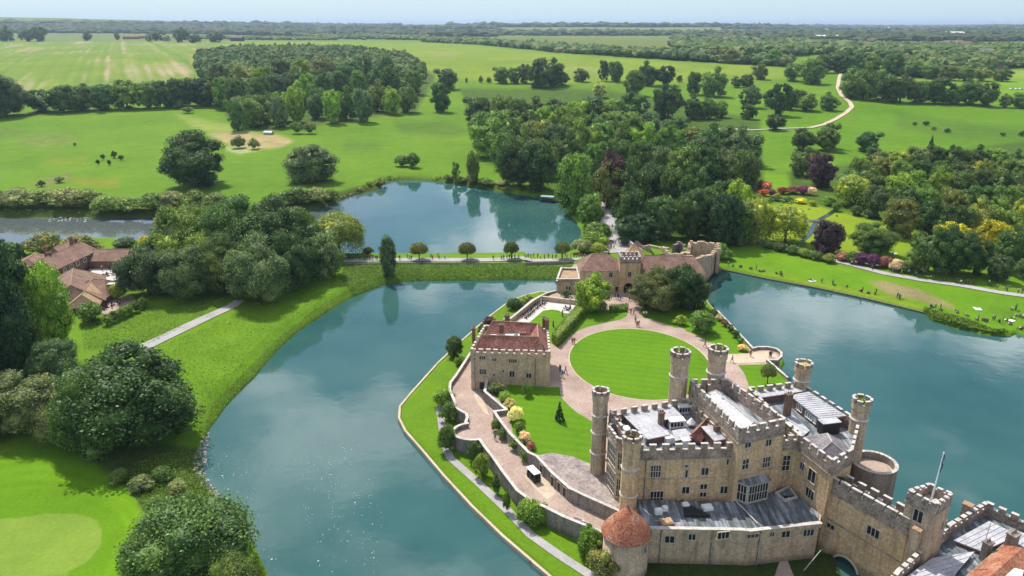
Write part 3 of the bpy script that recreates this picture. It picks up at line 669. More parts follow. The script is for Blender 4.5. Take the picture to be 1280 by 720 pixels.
sheet('lawn', [W2(u, v, 5) for u, v in [(798, 392), (807, 397.5), (821, 401), (845, 410), (852, 408), (858, 414), (868, 418), (880, 424), (893, 431), (910, 442.5), (938, 441), (933, 430.5), (914, 410.5), (896, 392), (884, 378), (878, 362), (810, 376)]], 5, M_LAWN, 'lakeside lawn under the large dark trees', .05, True)
sheet('lawn', [W2(u, v, 5) for u, v in [(922.6, 456.6), (958, 455.5), (984, 474.5), (990, 486), (938, 489), (933.6, 475), (930, 466)]], 5, M_LAWN, 'small lawn behind the east range of the castle', .05, True)
sheet('paving', [W2(u, v, 5) for u, v in [(674, 570), (688, 566), (716, 571), (742, 582), (750, 600), (778, 636), (768, 634), (740, 622), (712, 609), (691.6, 591)]], 5, M_PAVE, 'mottled stone terrace beside the castle bay window', .07, True)
sheet('paving', [W2(u, v, 5) for u, v in [(645, 404), (652, 399), (678, 376.5), (721, 378), (718, 385), (709, 393), (700, 402), (680, 404)]], 5, M_PAVEW, 'cream paved cafe terrace inside the garden wall', .06, True)
sheet('lawn', [W2(u, v, 5) for u, v in [(655, 409), (664.6, 401), (679, 388.5), (690, 387), (699, 388.5), (703, 391.5), (710, 392), (697, 414), (690, 424), (688, 430), (670, 420)]], 5, M_LAWN, 'garden lawn between the cream terrace and the hedge', .09, True)
sheet('paving', [W2(u, v, 5) for u, v in [(903, 443), (938, 441.5), (945, 440), (959, 439), (970, 443), (973, 447), (970, 450), (959, 453), (922, 454), (908, 452)]], 5, M_SAND, 'sandy promenade leading to the round bastion', .04, True)
sheet('patch', [W2(u, v, 3.5) for u, v in [(655, 595), (668, 590), (690, 605), (695, 617), (684, 625), (668, 610)]], 3.5, M_SAND, 'pale sandy patch on the drive below the buggy', .03, True)
sheet('patch', [W2(u, v, 3.5) for u, v in [(592, 488), (603, 497), (612, 520), (604, 515), (594, 498)]], 3.5, M_SAND, 'pale worn strip of the drive below the small tower', .03, True)
sl = [W2(u, v, 1) for u, v in [(694, 369.5), (676, 368), (656, 373), (639, 380), (615, 398), (582, 428), (552, 457), (520, 492), (504, 511), (503, 525), (510, 540), (531, 564), (558, 595), (594, 634), (631, 670), (667, 700), (705, 732), (762, 782), (800, 790), (790, 740), (760, 668), (704, 649), (660, 628), (640, 612), (620, 586), (600, 560), (566, 545), (560, 505), (556, 485), (588, 443), (640, 402), (676, 374)]]
# ---------------------------------------------------------------- hedge and clipped plants built as leafy masses
def cards(n, size, sampler, rs, up=.4):
    "n small leaf cards at the points the sampler gives: (P, N)"
    Pn, Nn = sampler(n)
    Rn = rs.normal(size=(n, 3)); Nn = Nn*.9+Rn*.85; Nn[:, 2] += up*.3; Nn /= np.linalg.norm(Nn, axis=1)[:, None]
    T = np.cross(Nn, rs.normal(size=(n, 3))); T /= np.linalg.norm(T, axis=1)[:, None]+1e-9; B = np.cross(Nn, T)
    s = size*(.6+.8*rs.rand(n))[:, None]; a = T*s; b = B*s*.7
    v = np.stack([Pn-a-b*.4, Pn+b*-1+a*.3, Pn+a+b*.3, Pn+b-a*.2], 1).reshape(-1, 3)
    f = np.arange(4*n).reshape(-1, 4); return v, f
def np_mesh(name, parts, mat, smooth=None):
    "parts: list of (verts, faces[k])"
    V = np.concatenate([p[0] for p in parts]); me = bpy.data.meshes.new(name); off = 0; loops = []; tot = []; sm_ = []
    for p in parts:
        loops.append((p[1]+off).ravel()); tot.append(np.full(len(p[1]), p[1].shape[1])); off += len(p[0]); sm_.append(np.full(len(p[1]), p[1].shape[1] == 3))
    loops = np.concatenate(loops); tot = np.concatenate(tot); sm_ = np.concatenate(sm_)
    me.vertices.add(len(V)); me.vertices.foreach_set('co', V.astype(np.float32).ravel())
    me.loops.add(len(loops)); me.loops.foreach_set('vertex_index', loops.astype(np.int32))
    me.polygons.add(len(tot)); me.polygons.foreach_set('loop_start', np.concatenate([[0], np.cumsum(tot)[:-1]]).astype(np.int32)); me.polygons.foreach_set('loop_total', tot.astype(np.int32))
    me.polygons.foreach_set('use_smooth', sm_)
    me.update(calc_edges=True); me.materials.append(mat); return me
import bmesh
def ico(sub):
    b = bmesh.new(); bmesh.ops.create_icosphere(b, subdivisions=sub, radius=1.); b.verts.ensure_lookup_table()
    v = np.array([x.co[:] for x in b.verts]); f = np.array([[x.index for x in q.verts] for q in b.faces]); b.free(); return v, f
ICO1, ICO2, ICO3 = ico(1), ico(2), ico(3)
def lobes(kind, n, seed):
    r = np.random.RandomState(seed); out = []
    for i in range(n):
        t = (i+.5)/n
        if kind == 'round':
            ph = i*2.399+r.rand()*.8; ct = 1-1.95*t; st = math.sqrt(max(0, 1-ct*ct)); k = (.27+.15*r.rand())*(1+.17*math.sin(2*ph+seed)+.13*math.sin(3*ph+seed*1.7)); q = .055+.11*r.rand()**1.4
            out.append((k*st*math.cos(ph), k*st*math.sin(ph), .49+.37*ct*(1+.12*math.sin(ph+seed))+.055*r.randn(), q))
        elif kind == 'tall':
            z = .07+.87*t; w = (math.sin(math.pi*min(1, .18+.82*(1-t)))**.6)*.31; ph = i*2.4+r.rand(); out.append((w*math.cos(ph)*r.uniform(.6, 1.25), w*math.sin(ph)*r.uniform(.6, 1.25), z, .065+.08*r.rand()))
        elif kind == 'cone':
            z = .06+.9*t; w = (1-t)*.34; ph = i*2.4+r.rand()*.6; out.append((w*math.cos(ph), w*math.sin(ph), z, .05+.09*(1-t)))
        elif kind == 'poplar':
            z = .06+.9*t; w = .2*math.sin(math.pi*(.12+.85*(1-t)))**.7; ph = i*2.4; out.append((w*1.2*math.cos(ph), w*1.2*math.sin(ph), z, .10+.05*r.rand()))
        elif kind == 'umbrella':
            ph = i*2.399; ct = 1-.95*t; st = math.sqrt(max(0, 1-ct*ct)); out.append((.34*st*math.cos(ph), .34*st*math.sin(ph), .52+.33*ct, .12+.05*r.rand()))
        elif kind == 'willow':
            ph = i*2.399; ct = 1-1.15*t; st = math.sqrt(max(0, 1-ct*ct)); out.append((.33*st*math.cos(ph), .33*st*math.sin(ph), .50+.34*ct, .12+.06*r.rand()))
        elif kind == 'bush':
            ph = i*2.399; ct = 1-1.1*t; st = math.sqrt(max(0, 1-ct*ct)); k = .32*(1+.2*math.sin(2*ph+seed))*r.uniform(.75, 1.2); out.append((k*st*math.cos(ph), k*st*math.sin(ph), .34+.44*ct*r.uniform(.8, 1.12), .08+.12*r.rand()))
    return out
def crown_mesh(kind, nl, ncards, cs, seed, sub=ICO2):
    r = np.random.RandomState(seed); L = lobes(kind, nl, seed); parts = []
    core = {'round': (.33, .33, .40, .48), 'tall': (.24, .24, .38, .5), 'cone': (.2, .2, .4, .42), 'poplar': (.15, .15, .42, .5), 'umbrella': (.32, .32, .2, .6), 'willow': (.32, .32, .28, .55), 'bush': (.33, .33, .40, .38)}[kind]
    cv, cf = ICO2
    jit = 1+.18*r.randn(len(cv))[:, None]*.5
    parts.append((cv*jit*np.array(core[:3])*.76+np.array([0, 0, core[3]]), cf))
    C0 = np.array([0, 0, core[3]])
    vs, fs = sub
    for (x, y, z, q) in L:
        d = 1+.2*r.randn(len(vs))[:, None]; parts.append((vs*d*q*.86*np.array([1, 1, .85])+np.array([x, y, z]), fs))
    La = np.array(L); p = La[:, 3]**2; p /= p.sum()
    def samp(n):
        k = r.choice(len(L), n, p=p); N = r.normal(size=(n, 3)); N /= np.linalg.norm(N, axis=1)[:, None]
        out = (La[k, :3]-C0); out /= np.linalg.norm(out, axis=1)[:, None]+1e-6; out[:, 2] += .25
        N = N+out*.75; N /= np.linalg.norm(N, axis=1)[:, None]
        P_ = La[k, :3]+N*La[k, 3][:, None]*(.78+.75*r.rand(n)[:, None]**1.6)*np.array([1, 1, .85])
        if kind == 'willow': P_[:, 2] -= (r.rand(n)**2)*.42*np.clip(np.hypot(P_[:, 0], P_[:, 1])/.4, 0, 1)
        return P_, N
    v, f = cards(ncards, cs, samp, r); parts.append((v, f))
    return np_mesh(kind+'_crown', parts, M_LEAF)
def trunk_mesh(seed, kind='round'):
    r = random.Random(seed); m = MB(); th = .035 if kind != 'umbrella' else .03
    m.tube((0, 0, -.02), (.01, 0, .32), th, 8, th*.7)
    for k in range(5):
        a = k*1.26+r.random(); m.tube((.01, 0, .22+.03*k), (.2*math.cos(a), .2*math.sin(a), .5+.08*r.random()), th*.5, 6, th*.2)
    me = m.mesh('trunk'); me.materials.append(M_BARK); return me
CR = {}
def crown(kind, lod):
    K = (kind, lod)
    if K not in CR:
        nl = {0: 60, 1: 42, 2: 24}[lod]; nc = {0: 24000, 1: 5600, 2: 1300}[lod]; cs = {0: .0115, 1: .021, 2: .036}[lod]
        if kind == 'bush': nl = int(nl*.7); nc = int(nc*.7); cs *= 1.15
        if kind == 'poplar': cs *= .8
        if kind == 'umbrella': cs *= 1.1
        nv = 3 if kind in ('round', 'tall', 'bush') else 1
        if kind == 'round': nv = 6
        CR[K] = [crown_mesh(kind, nl, nc, cs, 17+9*i+hash_(kind)+lod, ICO2 if lod < 2 else ICO1) for i in range(nv)]
    return CR[K]
def hash_(s): return sum(ord(c)*(i+1) for i, c in enumerate(s)) % 997
TR = [trunk_mesh(i) for i in range(3)]
# colours
COLS = {'deep': (.019, .043, .012), 'dark': (.030, .062, .017), 'mid': (.050, .094, .020), 'bright': (.070, .128, .018), 'blue': (.042, .076, .034), 'grey': (.075, .105, .045), 'yellow': (.17, .195, .012),
        'lime': (.098, .15, .022), 'copper': (.030, .020, .026), 'olive': (.062, .092, .026), 'pale': (.15, .18, .07), 'conifer': (.016, .040, .016), 'purple': (.065, .022, .075), 'pink': (.13, .07, .065), 'cream': (.22, .23, .13), 'red': (.13, .05, .03), 'white': (.26, .24, .2), 'rust': (.050, .066, .022)}
ADJ = {'deep': 'deep green', 'dark': 'dark green', 'mid': 'mid green', 'bright': 'bright green', 'blue': 'bluish green', 'grey': 'grey green', 'yellow': 'golden yellow', 'lime': 'lime green', 'copper': 'dark purple', 'olive': 'olive green', 'pale': 'pale cream', 'conifer': 'blackish green', 'purple': 'purple flowering', 'pink': 'pink flowering', 'cream': 'cream flowering', 'red': 'red flowering', 'white': 'white flowering', 'rust': 'bronze green'}
KN = {'round': ('broadleaf_tree', 'tree'), 'tall': ('broadleaf_tree', 'tree'), 'cone': ('conifer_tree', 'conifer'), 'poplar': ('poplar_tree', 'poplar'), 'umbrella': ('small_tree', 'tree'), 'willow': ('willow_tree', 'willow'), 'bush': ('shrub', 'shrub')}
TREES = []; NTREE = {}; LB = 2.75
def plant(x, y, z, w, h, kind, col, label=None, group=None, lod=None, px=None):
    if lod is None:
        s = px if px else F*w/max(30, math.hypot(x, y, z-H)); lod = 0 if s > 48 else (1 if s > 15 else 2)
    name, cat = KN[kind]
    c = crown(kind, lod); me = c[rnd.randrange(len(c))]
    r = empty(name, (x, y, z), label, cat, group, rnd.uniform(0, 6.28))
    r.scale = (w*1.06, w*1.06, h)
    if kind == 'bush': o = link('foliage', me, r, None, (0, 0, 0))
    else: o = link('crown', me, r, None, (0, 0, 0))
    o.location.z = 0; cc = COLS[col]; j = rnd.uniform(.75, 1.3); j *= LB; o.color = (cc[0]*j*rnd.uniform(.95, 1.25), cc[1]*j, cc[2]*j*.85, 1)
    if kind != 'bush': t = link('trunk', TR[rnd.randrange(3)], r, None, (0, 0, 0))
    NTREE[cat] = NTREE.get(cat, 0)+1
    return r
def T(u, vt, vb, wp, kind='round', col='mid', label=None, group=None, z=None, sink=0.):
    x, y, zg = G(u, vb) if z is None else W(u, vb, z)
    sh = {'umbrella': 0., 'willow': .2, 'poplar': .3}.get(kind, .36)*wp/F*(y*cp-(zg-H)*sp); rr = math.hypot(x, y); x += x/rr*sh; y += y/rr*sh
    if z is None:
        z2 = el(x, y)
        if z2 > .3: zg = z2
        else: x -= x/rr*sh; y -= y/rr*sh
    h = hz(x, y, vt, zg, zg+70)-zg; d = math.hypot(x*0, y*cp-(zg-H)*sp); w = wp/F*d
    return plant(x, y, zg-sink, w, h*1.03, kind, col, label, group, px=wp)
ORD = ['first', 'second', 'third', 'fourth', 'fifth', 'sixth', 'seventh', 'eighth', 'ninth', 'tenth', 'eleventh', 'twelfth', '13th', '14th', '15th', '16th', '17th', '18th', '19th', '20th', '21st', '22nd', '23rd', '24th', '25th', '26th', '27th', '28th', '29th', '30th', '31st', '32nd', '33rd', '34th', '35th', '36th', '37th', '38th', '39th', '40th']
def row(lst, place, group, kind='round'):
    "list of (u, vtop, vbottom, width, colour[, kind]) labelled left to right"
    for i, t in enumerate(sorted(lst, key=lambda q: q[0])):
        k = t[5] if len(t) > 5 else kind
        T(t[0], t[1], t[2], t[3], k, t[4], '%s %s, %s from left %s' % (ADJ[t[4]], KN[k][1], ORD[i], place), group)
# ---------------------------------------------------------------- trees and shrubs, each one its own
rnd.seed(21)
# left foreground
T(172, 438, 566, 160, 'round', 'deep', 'huge dark green oak leaning over the left lake shore')
T(8, 306, 500, 118, 'tall', 'conifer', 'tall blackish conifer at the left edge of the photo')
T(70, 338, 462, 66, 'tall', 'bright', 'tall bright green tree beside the restaurant roof')
T(76, 424, 500, 62, 'round', 'blue', 'rounded bluish tree in front of the bright green tree')
T(36, 474, 552, 96, 'round', 'grey', 'grey green loose crowned tree above the golf lawn')
T(-14, 468, 552, 80, 'round', 'grey', 'grey green tree cut off by the left edge')
T(92, 500, 562, 58, 'bush', 'grey', 'loose grey green shrub at the edge of the golf lawn')
T(245, 632, 735, 128, 'bush', 'dark', 'very large rounded shrub on the shore at the bottom left', sink=.3)
T(300, 698, 770, 66, 'bush', 'mid', 'smaller green shrub at the bottom edge by the water')
T(195, 660, 735, 62, 'bush', 'mid', 'shrub on the golf side of the very large rounded shrub')
T(48, 372, 468, 52, 'round', 'mid', 'mid green tree between the tall blackish conifer and the bright green tree')
for t in [(235, 256, 352, 88, 'mid', 'broad light crowned tree at the back left of the clump beyond the long grass'), (297, 252, 352, 92, 'dark', 'broad tree in the back middle of the clump by the river'), (352, 253, 345, 84, 'dark', 'dark broad tree at the back right of the clump by the river'),
          (188, 310, 376, 62, 'blue', 'bluish tree beside the restaurant courtyard'), (243, 306, 378, 66, 'blue', 'bluish round tree at the front left of the clump'), (322, 305, 386, 76, 'blue', 'broad tree at the front of the clump over the path end'),
          (283, 300, 372, 60, 'dark', 'dark tree between the two front trees of the clump'), (372, 296, 366, 62, 'dark', 'dark tree at the front right of the clump'), (407, 292, 350, 48, 'blue', 'small bluish tree at the right end of the clump below the yellow willow'),
          (268, 285, 360, 60, 'mid', 'mid green tree in the heart of the clump by the river'), (215, 285, 350, 60, 'dark', 'dark tree behind the courtyard at the left of the clump')]:
    T(t[0], t[1], t[2], t[3], 'round', t[4], t[5])
T(424, 267, 322, 62, 'willow', 'lime', 'yellow green willow on the lake shore at the end of the causeway')
T(372, 262, 315, 50, 'round', 'mid', 'rounded tree just left of the yellow green willow')
T(487, 300, 350, 27, 'poplar', 'blue', 'narrow dark poplar standing at the moat edge')
row([(524, 304, 325, 22, 'rust'), (584, 304, 325, 21, 'rust'), (639, 303, 324, 18, 'rust'), (703, 303, 324, 19, 'rust')], 'along the causeway', 'small round trees along the causeway', 'umbrella')
T(460, 308, 321, 13, 'bush', 'rust', 'low round shrub at the left end of the causeway grass')
row([(57, 291, 322, 46, 'olive'), (104, 292, 326, 40, 'olive'), (157, 297, 310, 26, 'dark'), (12, 302, 322, 26, 'dark')], 'behind the restaurant', 'shrubs behind the restaurant', 'bush')
T(26, 304, 324, 15, 'cone', 'conifer', 'small dark conifer behind the restaurant roofs')
T(182, 294, 309, 14, 'bush', 'yellow', 'golden shrub behind the restaurant')
T(113, 377, 406, 32, 'bush', 'mid', 'round shrub in front of the restaurant terrace'); T(148, 355, 376, 18, 'bush', 'lime', 'lime green shrub between the restaurant and the bluish tree')
row([(135+i*9, 392-i*4.2, 408-i*4.2, 13, 'mid') for i in range(6)], 'in the restaurant hedge', 'clipped shrubs of the restaurant hedge', 'bush')
T(124, 474, 574, 84, 'round', 'dark', 'lower dark tree against the left side of the huge shore oak')
row([(150, 588, 606, 26, 'mid'), (178, 596, 616, 28, 'grey'), (206, 584, 604, 26, 'mid'), (222, 600, 622, 24, 'grey'), (196, 622, 642, 26, 'mid'), (238, 614, 634, 20, 'mid')], 'in the weeds beside the golf lawn', 'low shrubs in the weeds', 'bush')
# riverside shrubs
row([(2, 238, 274, 40, 'olive'), (28, 236, 274, 42, 'grey'), (58, 236, 274, 42, 'olive'), (86, 234, 274, 42, 'grey'), (112, 238, 274, 38, 'olive'), (138, 243, 273, 36, 'mid'), (162, 246, 273, 32, 'mid'), (192, 240, 272, 36, 'mid'), (218, 238, 272, 36, 'grey'), (246, 238, 271, 34, 'mid'), (272, 240, 271, 34, 'olive'), (296, 248, 270, 26, 'mid'), (372, 234, 262, 34, 'mid'), (395, 234, 260, 32, 'grey'), (415, 236, 256, 22, 'mid')], 'along the far river bank', 'shrubs along the far river bank', 'bush')
row([(462, 228, 243, 8, 'mid'), (476, 222, 236, 14, 'olive'), (450, 236, 247, 7, 'dark')], 'at the lake inlet', 'shrubs at the lake inlet', 'bush')
# meadow
T(247, 171, 238, 78, 'round', 'deep', 'large lone dark oak in the meadow above the river'); T(391, 180, 231, 60, 'round', 'blue', 'lone greyish tree leaning in the meadow')
T(551, 106, 141, 26, 'tall', 'dark', 'lone dark oval tree beyond the wood'); T(559, 86, 113, 27, 'round', 'blue', 'round bluish tree behind the lone oval tree'); T(517, 88, 119, 25, 'round', 'mid', 'round tree at the right tip of the upper left wood')
row([(503, 193, 209, 18, 'mid'), (516, 190, 211, 18, 'mid')], 'in the meadow by the lake', 'shrubs in the meadow by the lake', 'bush')
row([(129, 192, 200, 5, 'dark'), (143, 188, 198, 7, 'dark'), (152, 193, 201, 6, 'dark'), (137, 199, 207, 5, 'dark'), (123, 199, 206, 5, 'dark'), (52, 225, 234, 9, 'mid'), (94, 178, 183, 3, 'dark'), (75, 220, 229, 12, 'grey')], 'among the tiny trees of the left meadow', 'tiny young trees in the left meadow', 'bush')
row([(299, 170, 186, 16, 'grey'), (318, 172, 187, 13, 'grey'), (371, 151, 168, 15, 'mid'), (388, 152, 168, 15, 'olive'), (222, 130, 137, 9, 'dark'), (235, 133, 142, 13, 'olive')], 'round the sandy patch', 'shrubs round the sandy patch in the meadow', 'bush')
# hedgerow of trees at the left
row([(8, 97, 148, 56, 'blue'), (56, 112, 141, 38, 'dark'), (80, 107, 142, 38, 'dark'), (106, 106, 140, 38, 'mid'), (132, 106, 139, 36, 'dark'), (160, 100, 138, 40, 'mid'), (186, 102, 137, 34, 'mid'), (208, 100, 136, 34, 'dark'), (228, 98, 134, 34, 'dark'), (252, 98, 134, 36, 'conifer'), (272, 98, 134, 36, 'dark')], 'in the dark tree line below the striped field', 'tree line below the striped field')
row([(9, 34, 52, 18, 'dark'), (34, 37, 52, 16, 'dark'), (48, 33, 52, 20, 'dark'), (110, 40, 51, 13, 'dark'), (147, 41, 50, 7, 'dark'), (228, 35, 53, 18, 'dark'), (244, 43, 54, 16, 'dark'), (270, 39, 53, 22, 'dark'), (195, 39, 51, 20, 'dark'), (186, 43, 52, 10, 'mid'), (209, 44, 52, 10, 'mid')], 'above the striped field', 'trees above the striped field')
# middle row
row([(600, 84, 105, 20, 'blue'), (627, 84, 105, 20, 'mid'), (643, 85, 105, 17, 'mid'), (657, 80, 105, 18, 'blue'), (675, 74, 111, 34, 'dark'), (692, 77, 109, 30, 'dark'), (703, 90, 107, 16, 'dark')][1:], 'in the group at the edge of the long field', 'trees at the edge of the long field')
row([(583, 97, 104, 4, 'mid'), (601, 95, 104, 6, 'dark'), (611, 96, 104, 7, 'mid'), (727, 86, 103, 18, 'dark'), (755, 75, 102, 15, 'dark'), (770, 77, 103, 19, 'dark'), (793, 88, 121, 28, 'dark'), (808, 80, 108, 23, 'dark'), (829, 82, 108, 25, 'dark'), (849, 94, 103, 8, 'dark'), (790, 116, 151, 38, 'dark'), (835, 106, 151, 34, 'dark'), (826, 115, 150, 20, 'dark')], 'in the park above the wood', 'dark trees in the park above the wood')
T(749, 103, 123, 19, 'round', 'pale', 'pale yellow lone tree in the park')
# right hand park
row([(867, 90, 119, 20, 'mid'), (892, 88, 122, 31, 'mid'), (920, 96, 110, 13, 'dark'), (933, 93, 110, 18, 'dark'), (950, 80, 100, 19, 'olive'), (991, 79, 102, 23, 'mid'), (1014, 74, 106, 34, 'mid'), (969, 62, 83, 19, 'mid'), (913, 60, 80, 21, 'olive'), (894, 60, 78, 18, 'olive'), (937, 108, 136, 26, 'blue'), (936, 130, 150, 18, 'dark'), (969, 104, 146, 30, 'dark'), (985, 112, 138, 20, 'dark'), (998, 112, 134, 20, 'dark'), (1008, 117, 140, 26, 'mid'), (1034, 118, 139, 22, 'dark'), (866, 122, 150, 26, 'dark'), (885, 124, 150, 24, 'dark'), (900, 126, 148, 20, 'mid')], 'in the upper right park', 'trees of the upper right park')
row([(969, 143, 164, 23, 'dark'), (1003, 160, 190, 30, 'dark'), (1031, 160, 190, 30, 'dark'), (1035, 154, 186, 20, 'dark'), (1083, 165, 191, 28, 'dark'), (1090, 182, 200, 20, 'dark'), (1003, 188, 222, 30, 'dark'), (1012, 186, 212, 22, 'dark')], 'below the winding drive', 'dark trees below the winding drive')
row([(1143, 152, 157, 6, 'dark'), (1157, 151, 157, 8, 'dark'), (1167, 158, 163, 6, 'dark'), (1184, 160, 166, 8, 'dark'), (1253, 165, 171, 6, 'dark'), (1277, 163, 171, 8, 'dark')], 'on the open right hand meadow', 'small bushes on the right hand meadow', 'bush')
row([(1062, 88, 123, 30, 'mid'), (1078, 84, 126, 36, 'mid'), (1102, 88, 128, 38, 'dark'), (1124, 95, 130, 34, 'dark'), (1146, 102, 130, 28, 'mid'), (1168, 98, 131, 34, 'dark'), (1190, 108, 131, 26, 'mid'), (1210, 100, 132, 34, 'dark'), (1229, 103, 134, 28, 'dark'), (1256, 118, 135, 16, 'olive'), (1275, 116, 136, 22, 'mid'), (1239, 78, 92, 13, 'dark')], 'in the belt above the right meadow', 'belt of trees above the right meadow')
row([(1028, 68, 92, 26, 'dark'), (1048, 66, 92, 28, 'dark'), (1068, 66, 92, 26, 'dark'), (1090, 68, 92, 24, 'mid'), (1115, 66, 95, 26, 'dark'), (1140, 76, 97, 24, 'mid'), (1162, 80, 99, 24, 'mid'), (1184, 82, 101, 22, 'olive'), (1206, 84, 102, 22, 'mid'), (1228, 84, 102, 20, 'olive'), (1252, 85, 102, 20, 'mid')], 'behind the belt of the right meadow', 'trees behind the belt of the right meadow')
# the wood north of the lake: rows from back to front
def wood(rows, place, group, seed, cols, specials={}):
    r = random.Random(seed)
    for j, (u0, u1, vt0, vt1, hp, wp, n) in enumerate(rows):
        for i in range(n):
            t = (i+.5)/n; u = u0+(u1-u0)*t+r.uniform(-3, 3); vt = vt0+(vt1-vt0)*t+r.uniform(-5, 4); h = hp*r.uniform(.9, 1.15); w = wp*r.uniform(.85, 1.25)
            c = specials.get((j, i)) or r.choice(cols); k = r.choice(['round', 'round', 'round', 'tall']) if c != 'conifer' else 'tall'
            T(u, vt, vt+h, w, k, c, '%s tree, %s from left in the %s row of %s' % (ADJ[c], ORD[i], ORD[j], place), group)
wood([(590, 775, 122, 126, 36, 34, 8), (592, 820, 136, 140, 40, 34, 10), (830, 940, 154, 168, 42, 34, 5), (598, 850, 152, 156, 46, 36, 9), (862, 945, 172, 190, 46, 34, 4), (735, 945, 176, 196, 50, 36, 8), (612, 720, 168, 176, 50, 36, 4), (745, 935, 200, 226, 54, 38, 7), (852, 945, 240, 250, 52, 36, 4)],
     'the lakeside wood', 'trees of the lakeside wood', 3, ['dark', 'dark', 'mid', 'mid', 'blue', 'bright', 'dark', 'olive', 'mid'], {(1, 3): 'bright', (3, 7): 'bright'})
T(650, 174, 242, 56, 'round', 'dark', 'large tree overhanging the far lake shore'); T(676, 180, 244, 42, 'round', 'dark', 'dark tree on the lake shore left of the moored boat')
T(592, 192, 229, 20, 'tall', 'mid', 'slender pale green tree at the left tip of the lake shore'); T(570, 204, 228, 12, 'tall', 'mid', 'thin young tree at the inlet shore')
T(716, 196, 272, 48, 'tall', 'mid', 'tall mid green tree at the right corner of the upper lake'); T(764, 192, 262, 46, 'round', 'copper', 'dark purple copper beech where the road enters the wood')
T(737, 244, 288, 36, 'round', 'mid', 'round tree on the lake corner beside the road'); T(746, 276, 306, 32, 'bush', 'mid', 'dense shrub between the upper lake and the road')
T(742, 290, 312, 30, 'bush', 'bright', 'bright low shrub beside the road bend'); T(728, 298, 318, 26, 'bush', 'grey', 'pale low shrub at the end of the causeway'); T(748, 303, 319, 20, 'bush', 'lime', 'lime green shrub at the gatehouse road corner')
T(796, 266, 308, 52, 'round', 'conifer', 'dark rounded yew beside the road wall'); T(786, 232, 300, 44, 'round', 'dark', 'dark tall tree behind the rounded yew'); T(828, 246, 302, 48, 'round', 'dark', 'dark spreading tree right of the rounded yew'); T(866, 240, 302, 50, 'round', 'dark', 'dark spreading tree behind the barbican ruin'); T(905, 248, 312, 44, 'tall', 'conifer', 'tall blackish tree right of the barbican ruin'); T(925, 262, 310, 30, 'tall', 'dark', 'narrow dark tree at the left edge of the garden lawn')
row([(590, 216, 232, 16, 'grey'), (608, 222, 238, 20, 'mid'), (628, 226, 243, 20, 'grey'), (577, 220, 231, 14, 'mid'), (560, 218, 229, 12, 'olive')], 'on the far lake edge', 'shrubs on the far lake edge', 'bush')
T(899, 303, 325, 18, 'bush', 'bright', 'bright shrub just right of the barbican ruin'); T(908, 312, 327, 16, 'bush', 'mid', 'mid green shrub at the lawn corner beside the ruin'); T(888, 318, 340, 16, 'bush', 'mid', 'shrub at the foot of the ruin by the water')
# garden trees
T(944, 248, 303, 38, 'willow', 'lime', 'open willow with visible trunk on the garden lawn'); T(981, 256, 305, 46, 'willow', 'lime', 'wide weeping willow beside the garden stream')
T(1033, 276, 319, 38, 'round', 'copper', 'round purple tree on the garden lawn'); T(1087, 282, 323, 52, 'round', 'mid', 'broad mid green tree above the purple flowers'); T(1063, 218, 258, 40, 'willow', 'lime', 'yellow green willow at the back of the garden lawn')
T(1025, 192, 236, 34, 'round', 'copper', 'dark purple tree beyond the garden at the park edge')
T(1238, 276, 322, 42, 'round', 'yellow', 'golden yellow tree in the right hand wood'); T(1188, 280, 325, 42, 'round', 'yellow', 'tree with a golden top behind dark trees'); T(1216, 206, 236, 26, 'round', 'yellow', 'small golden yellow tree high in the right wood')
T(1158, 290, 346, 44, 'round', 'dark', 'dark tree at the left of the path side group'); T(1190, 286, 348, 52, 'round', 'dark', 'dark tree in the middle of the path side group'); T(1216, 300, 345, 32, 'round', 'dark', 'dark tree at the right of the path side group')
T(1262, 286, 342, 44, 'round', 'dark', 'dark tree right of the golden yellow tree'); T(1246, 322, 354, 32, 'tall', 'blue', 'small bluish tree on the lawn by the path'); T(1282, 320, 352, 26, 'round', 'blue', 'bluish tree cut off at the right edge')
row([(960+i*15, 300+i*3.3, 312+i*3.5, 16, c) for i, c in enumerate(['dark', 'dark', 'dark', 'mid', 'dark', 'olive'])], 'in the hedge along the garden path', 'shrubs of the garden path hedge', 'bush')
row([(1052, 315, 327, 16, 'pink'), (1066, 314, 330, 18, 'dark'), (1076, 316, 333, 20, 'purple'), (1090, 317, 335, 20, 'purple'), (1105, 320, 336, 20, 'pink'), (1120, 324, 340, 18, 'white'), (1133, 326, 342, 18, 'olive')], 'beside the walking path', 'flowering shrubs beside the walking path', 'bush')
row([(950, 224, 238, 12, 'pink'), (958, 226, 240, 12, 'pink'), (955, 236, 246, 12, 'red'), (964, 236, 246, 10, 'purple'), (978, 233, 244, 14, 'red'), (990, 232, 243, 16, 'pink'), (1003, 231, 244, 16, 'purple'), (1014, 233, 245, 12, 'white'), (970, 243, 252, 14, 'olive'), (984, 245, 254, 14, 'mid'), (1000, 247, 255, 14, 'yellow'), (1016, 250, 258, 10, 'yellow'), (1036, 244, 258, 16, 'bright')], 'in the flower garden beyond the willows', 'shrubs of the far flower garden', 'bush')
wood([(1085, 1275, 186, 188, 30, 26, 8), (1060, 1290, 200, 200, 34, 28, 9), (1050, 1290, 216, 212, 38, 30, 9), (1080, 1290, 234, 232, 40, 32, 7), (1110, 1290, 250, 254, 44, 34, 6)],
     'the right hand wood', 'trees of the right hand wood', 8, ['mid', 'olive', 'bright', 'dark', 'blue', 'mid', 'dark', 'lime'], {(2, 3): 'bright'})
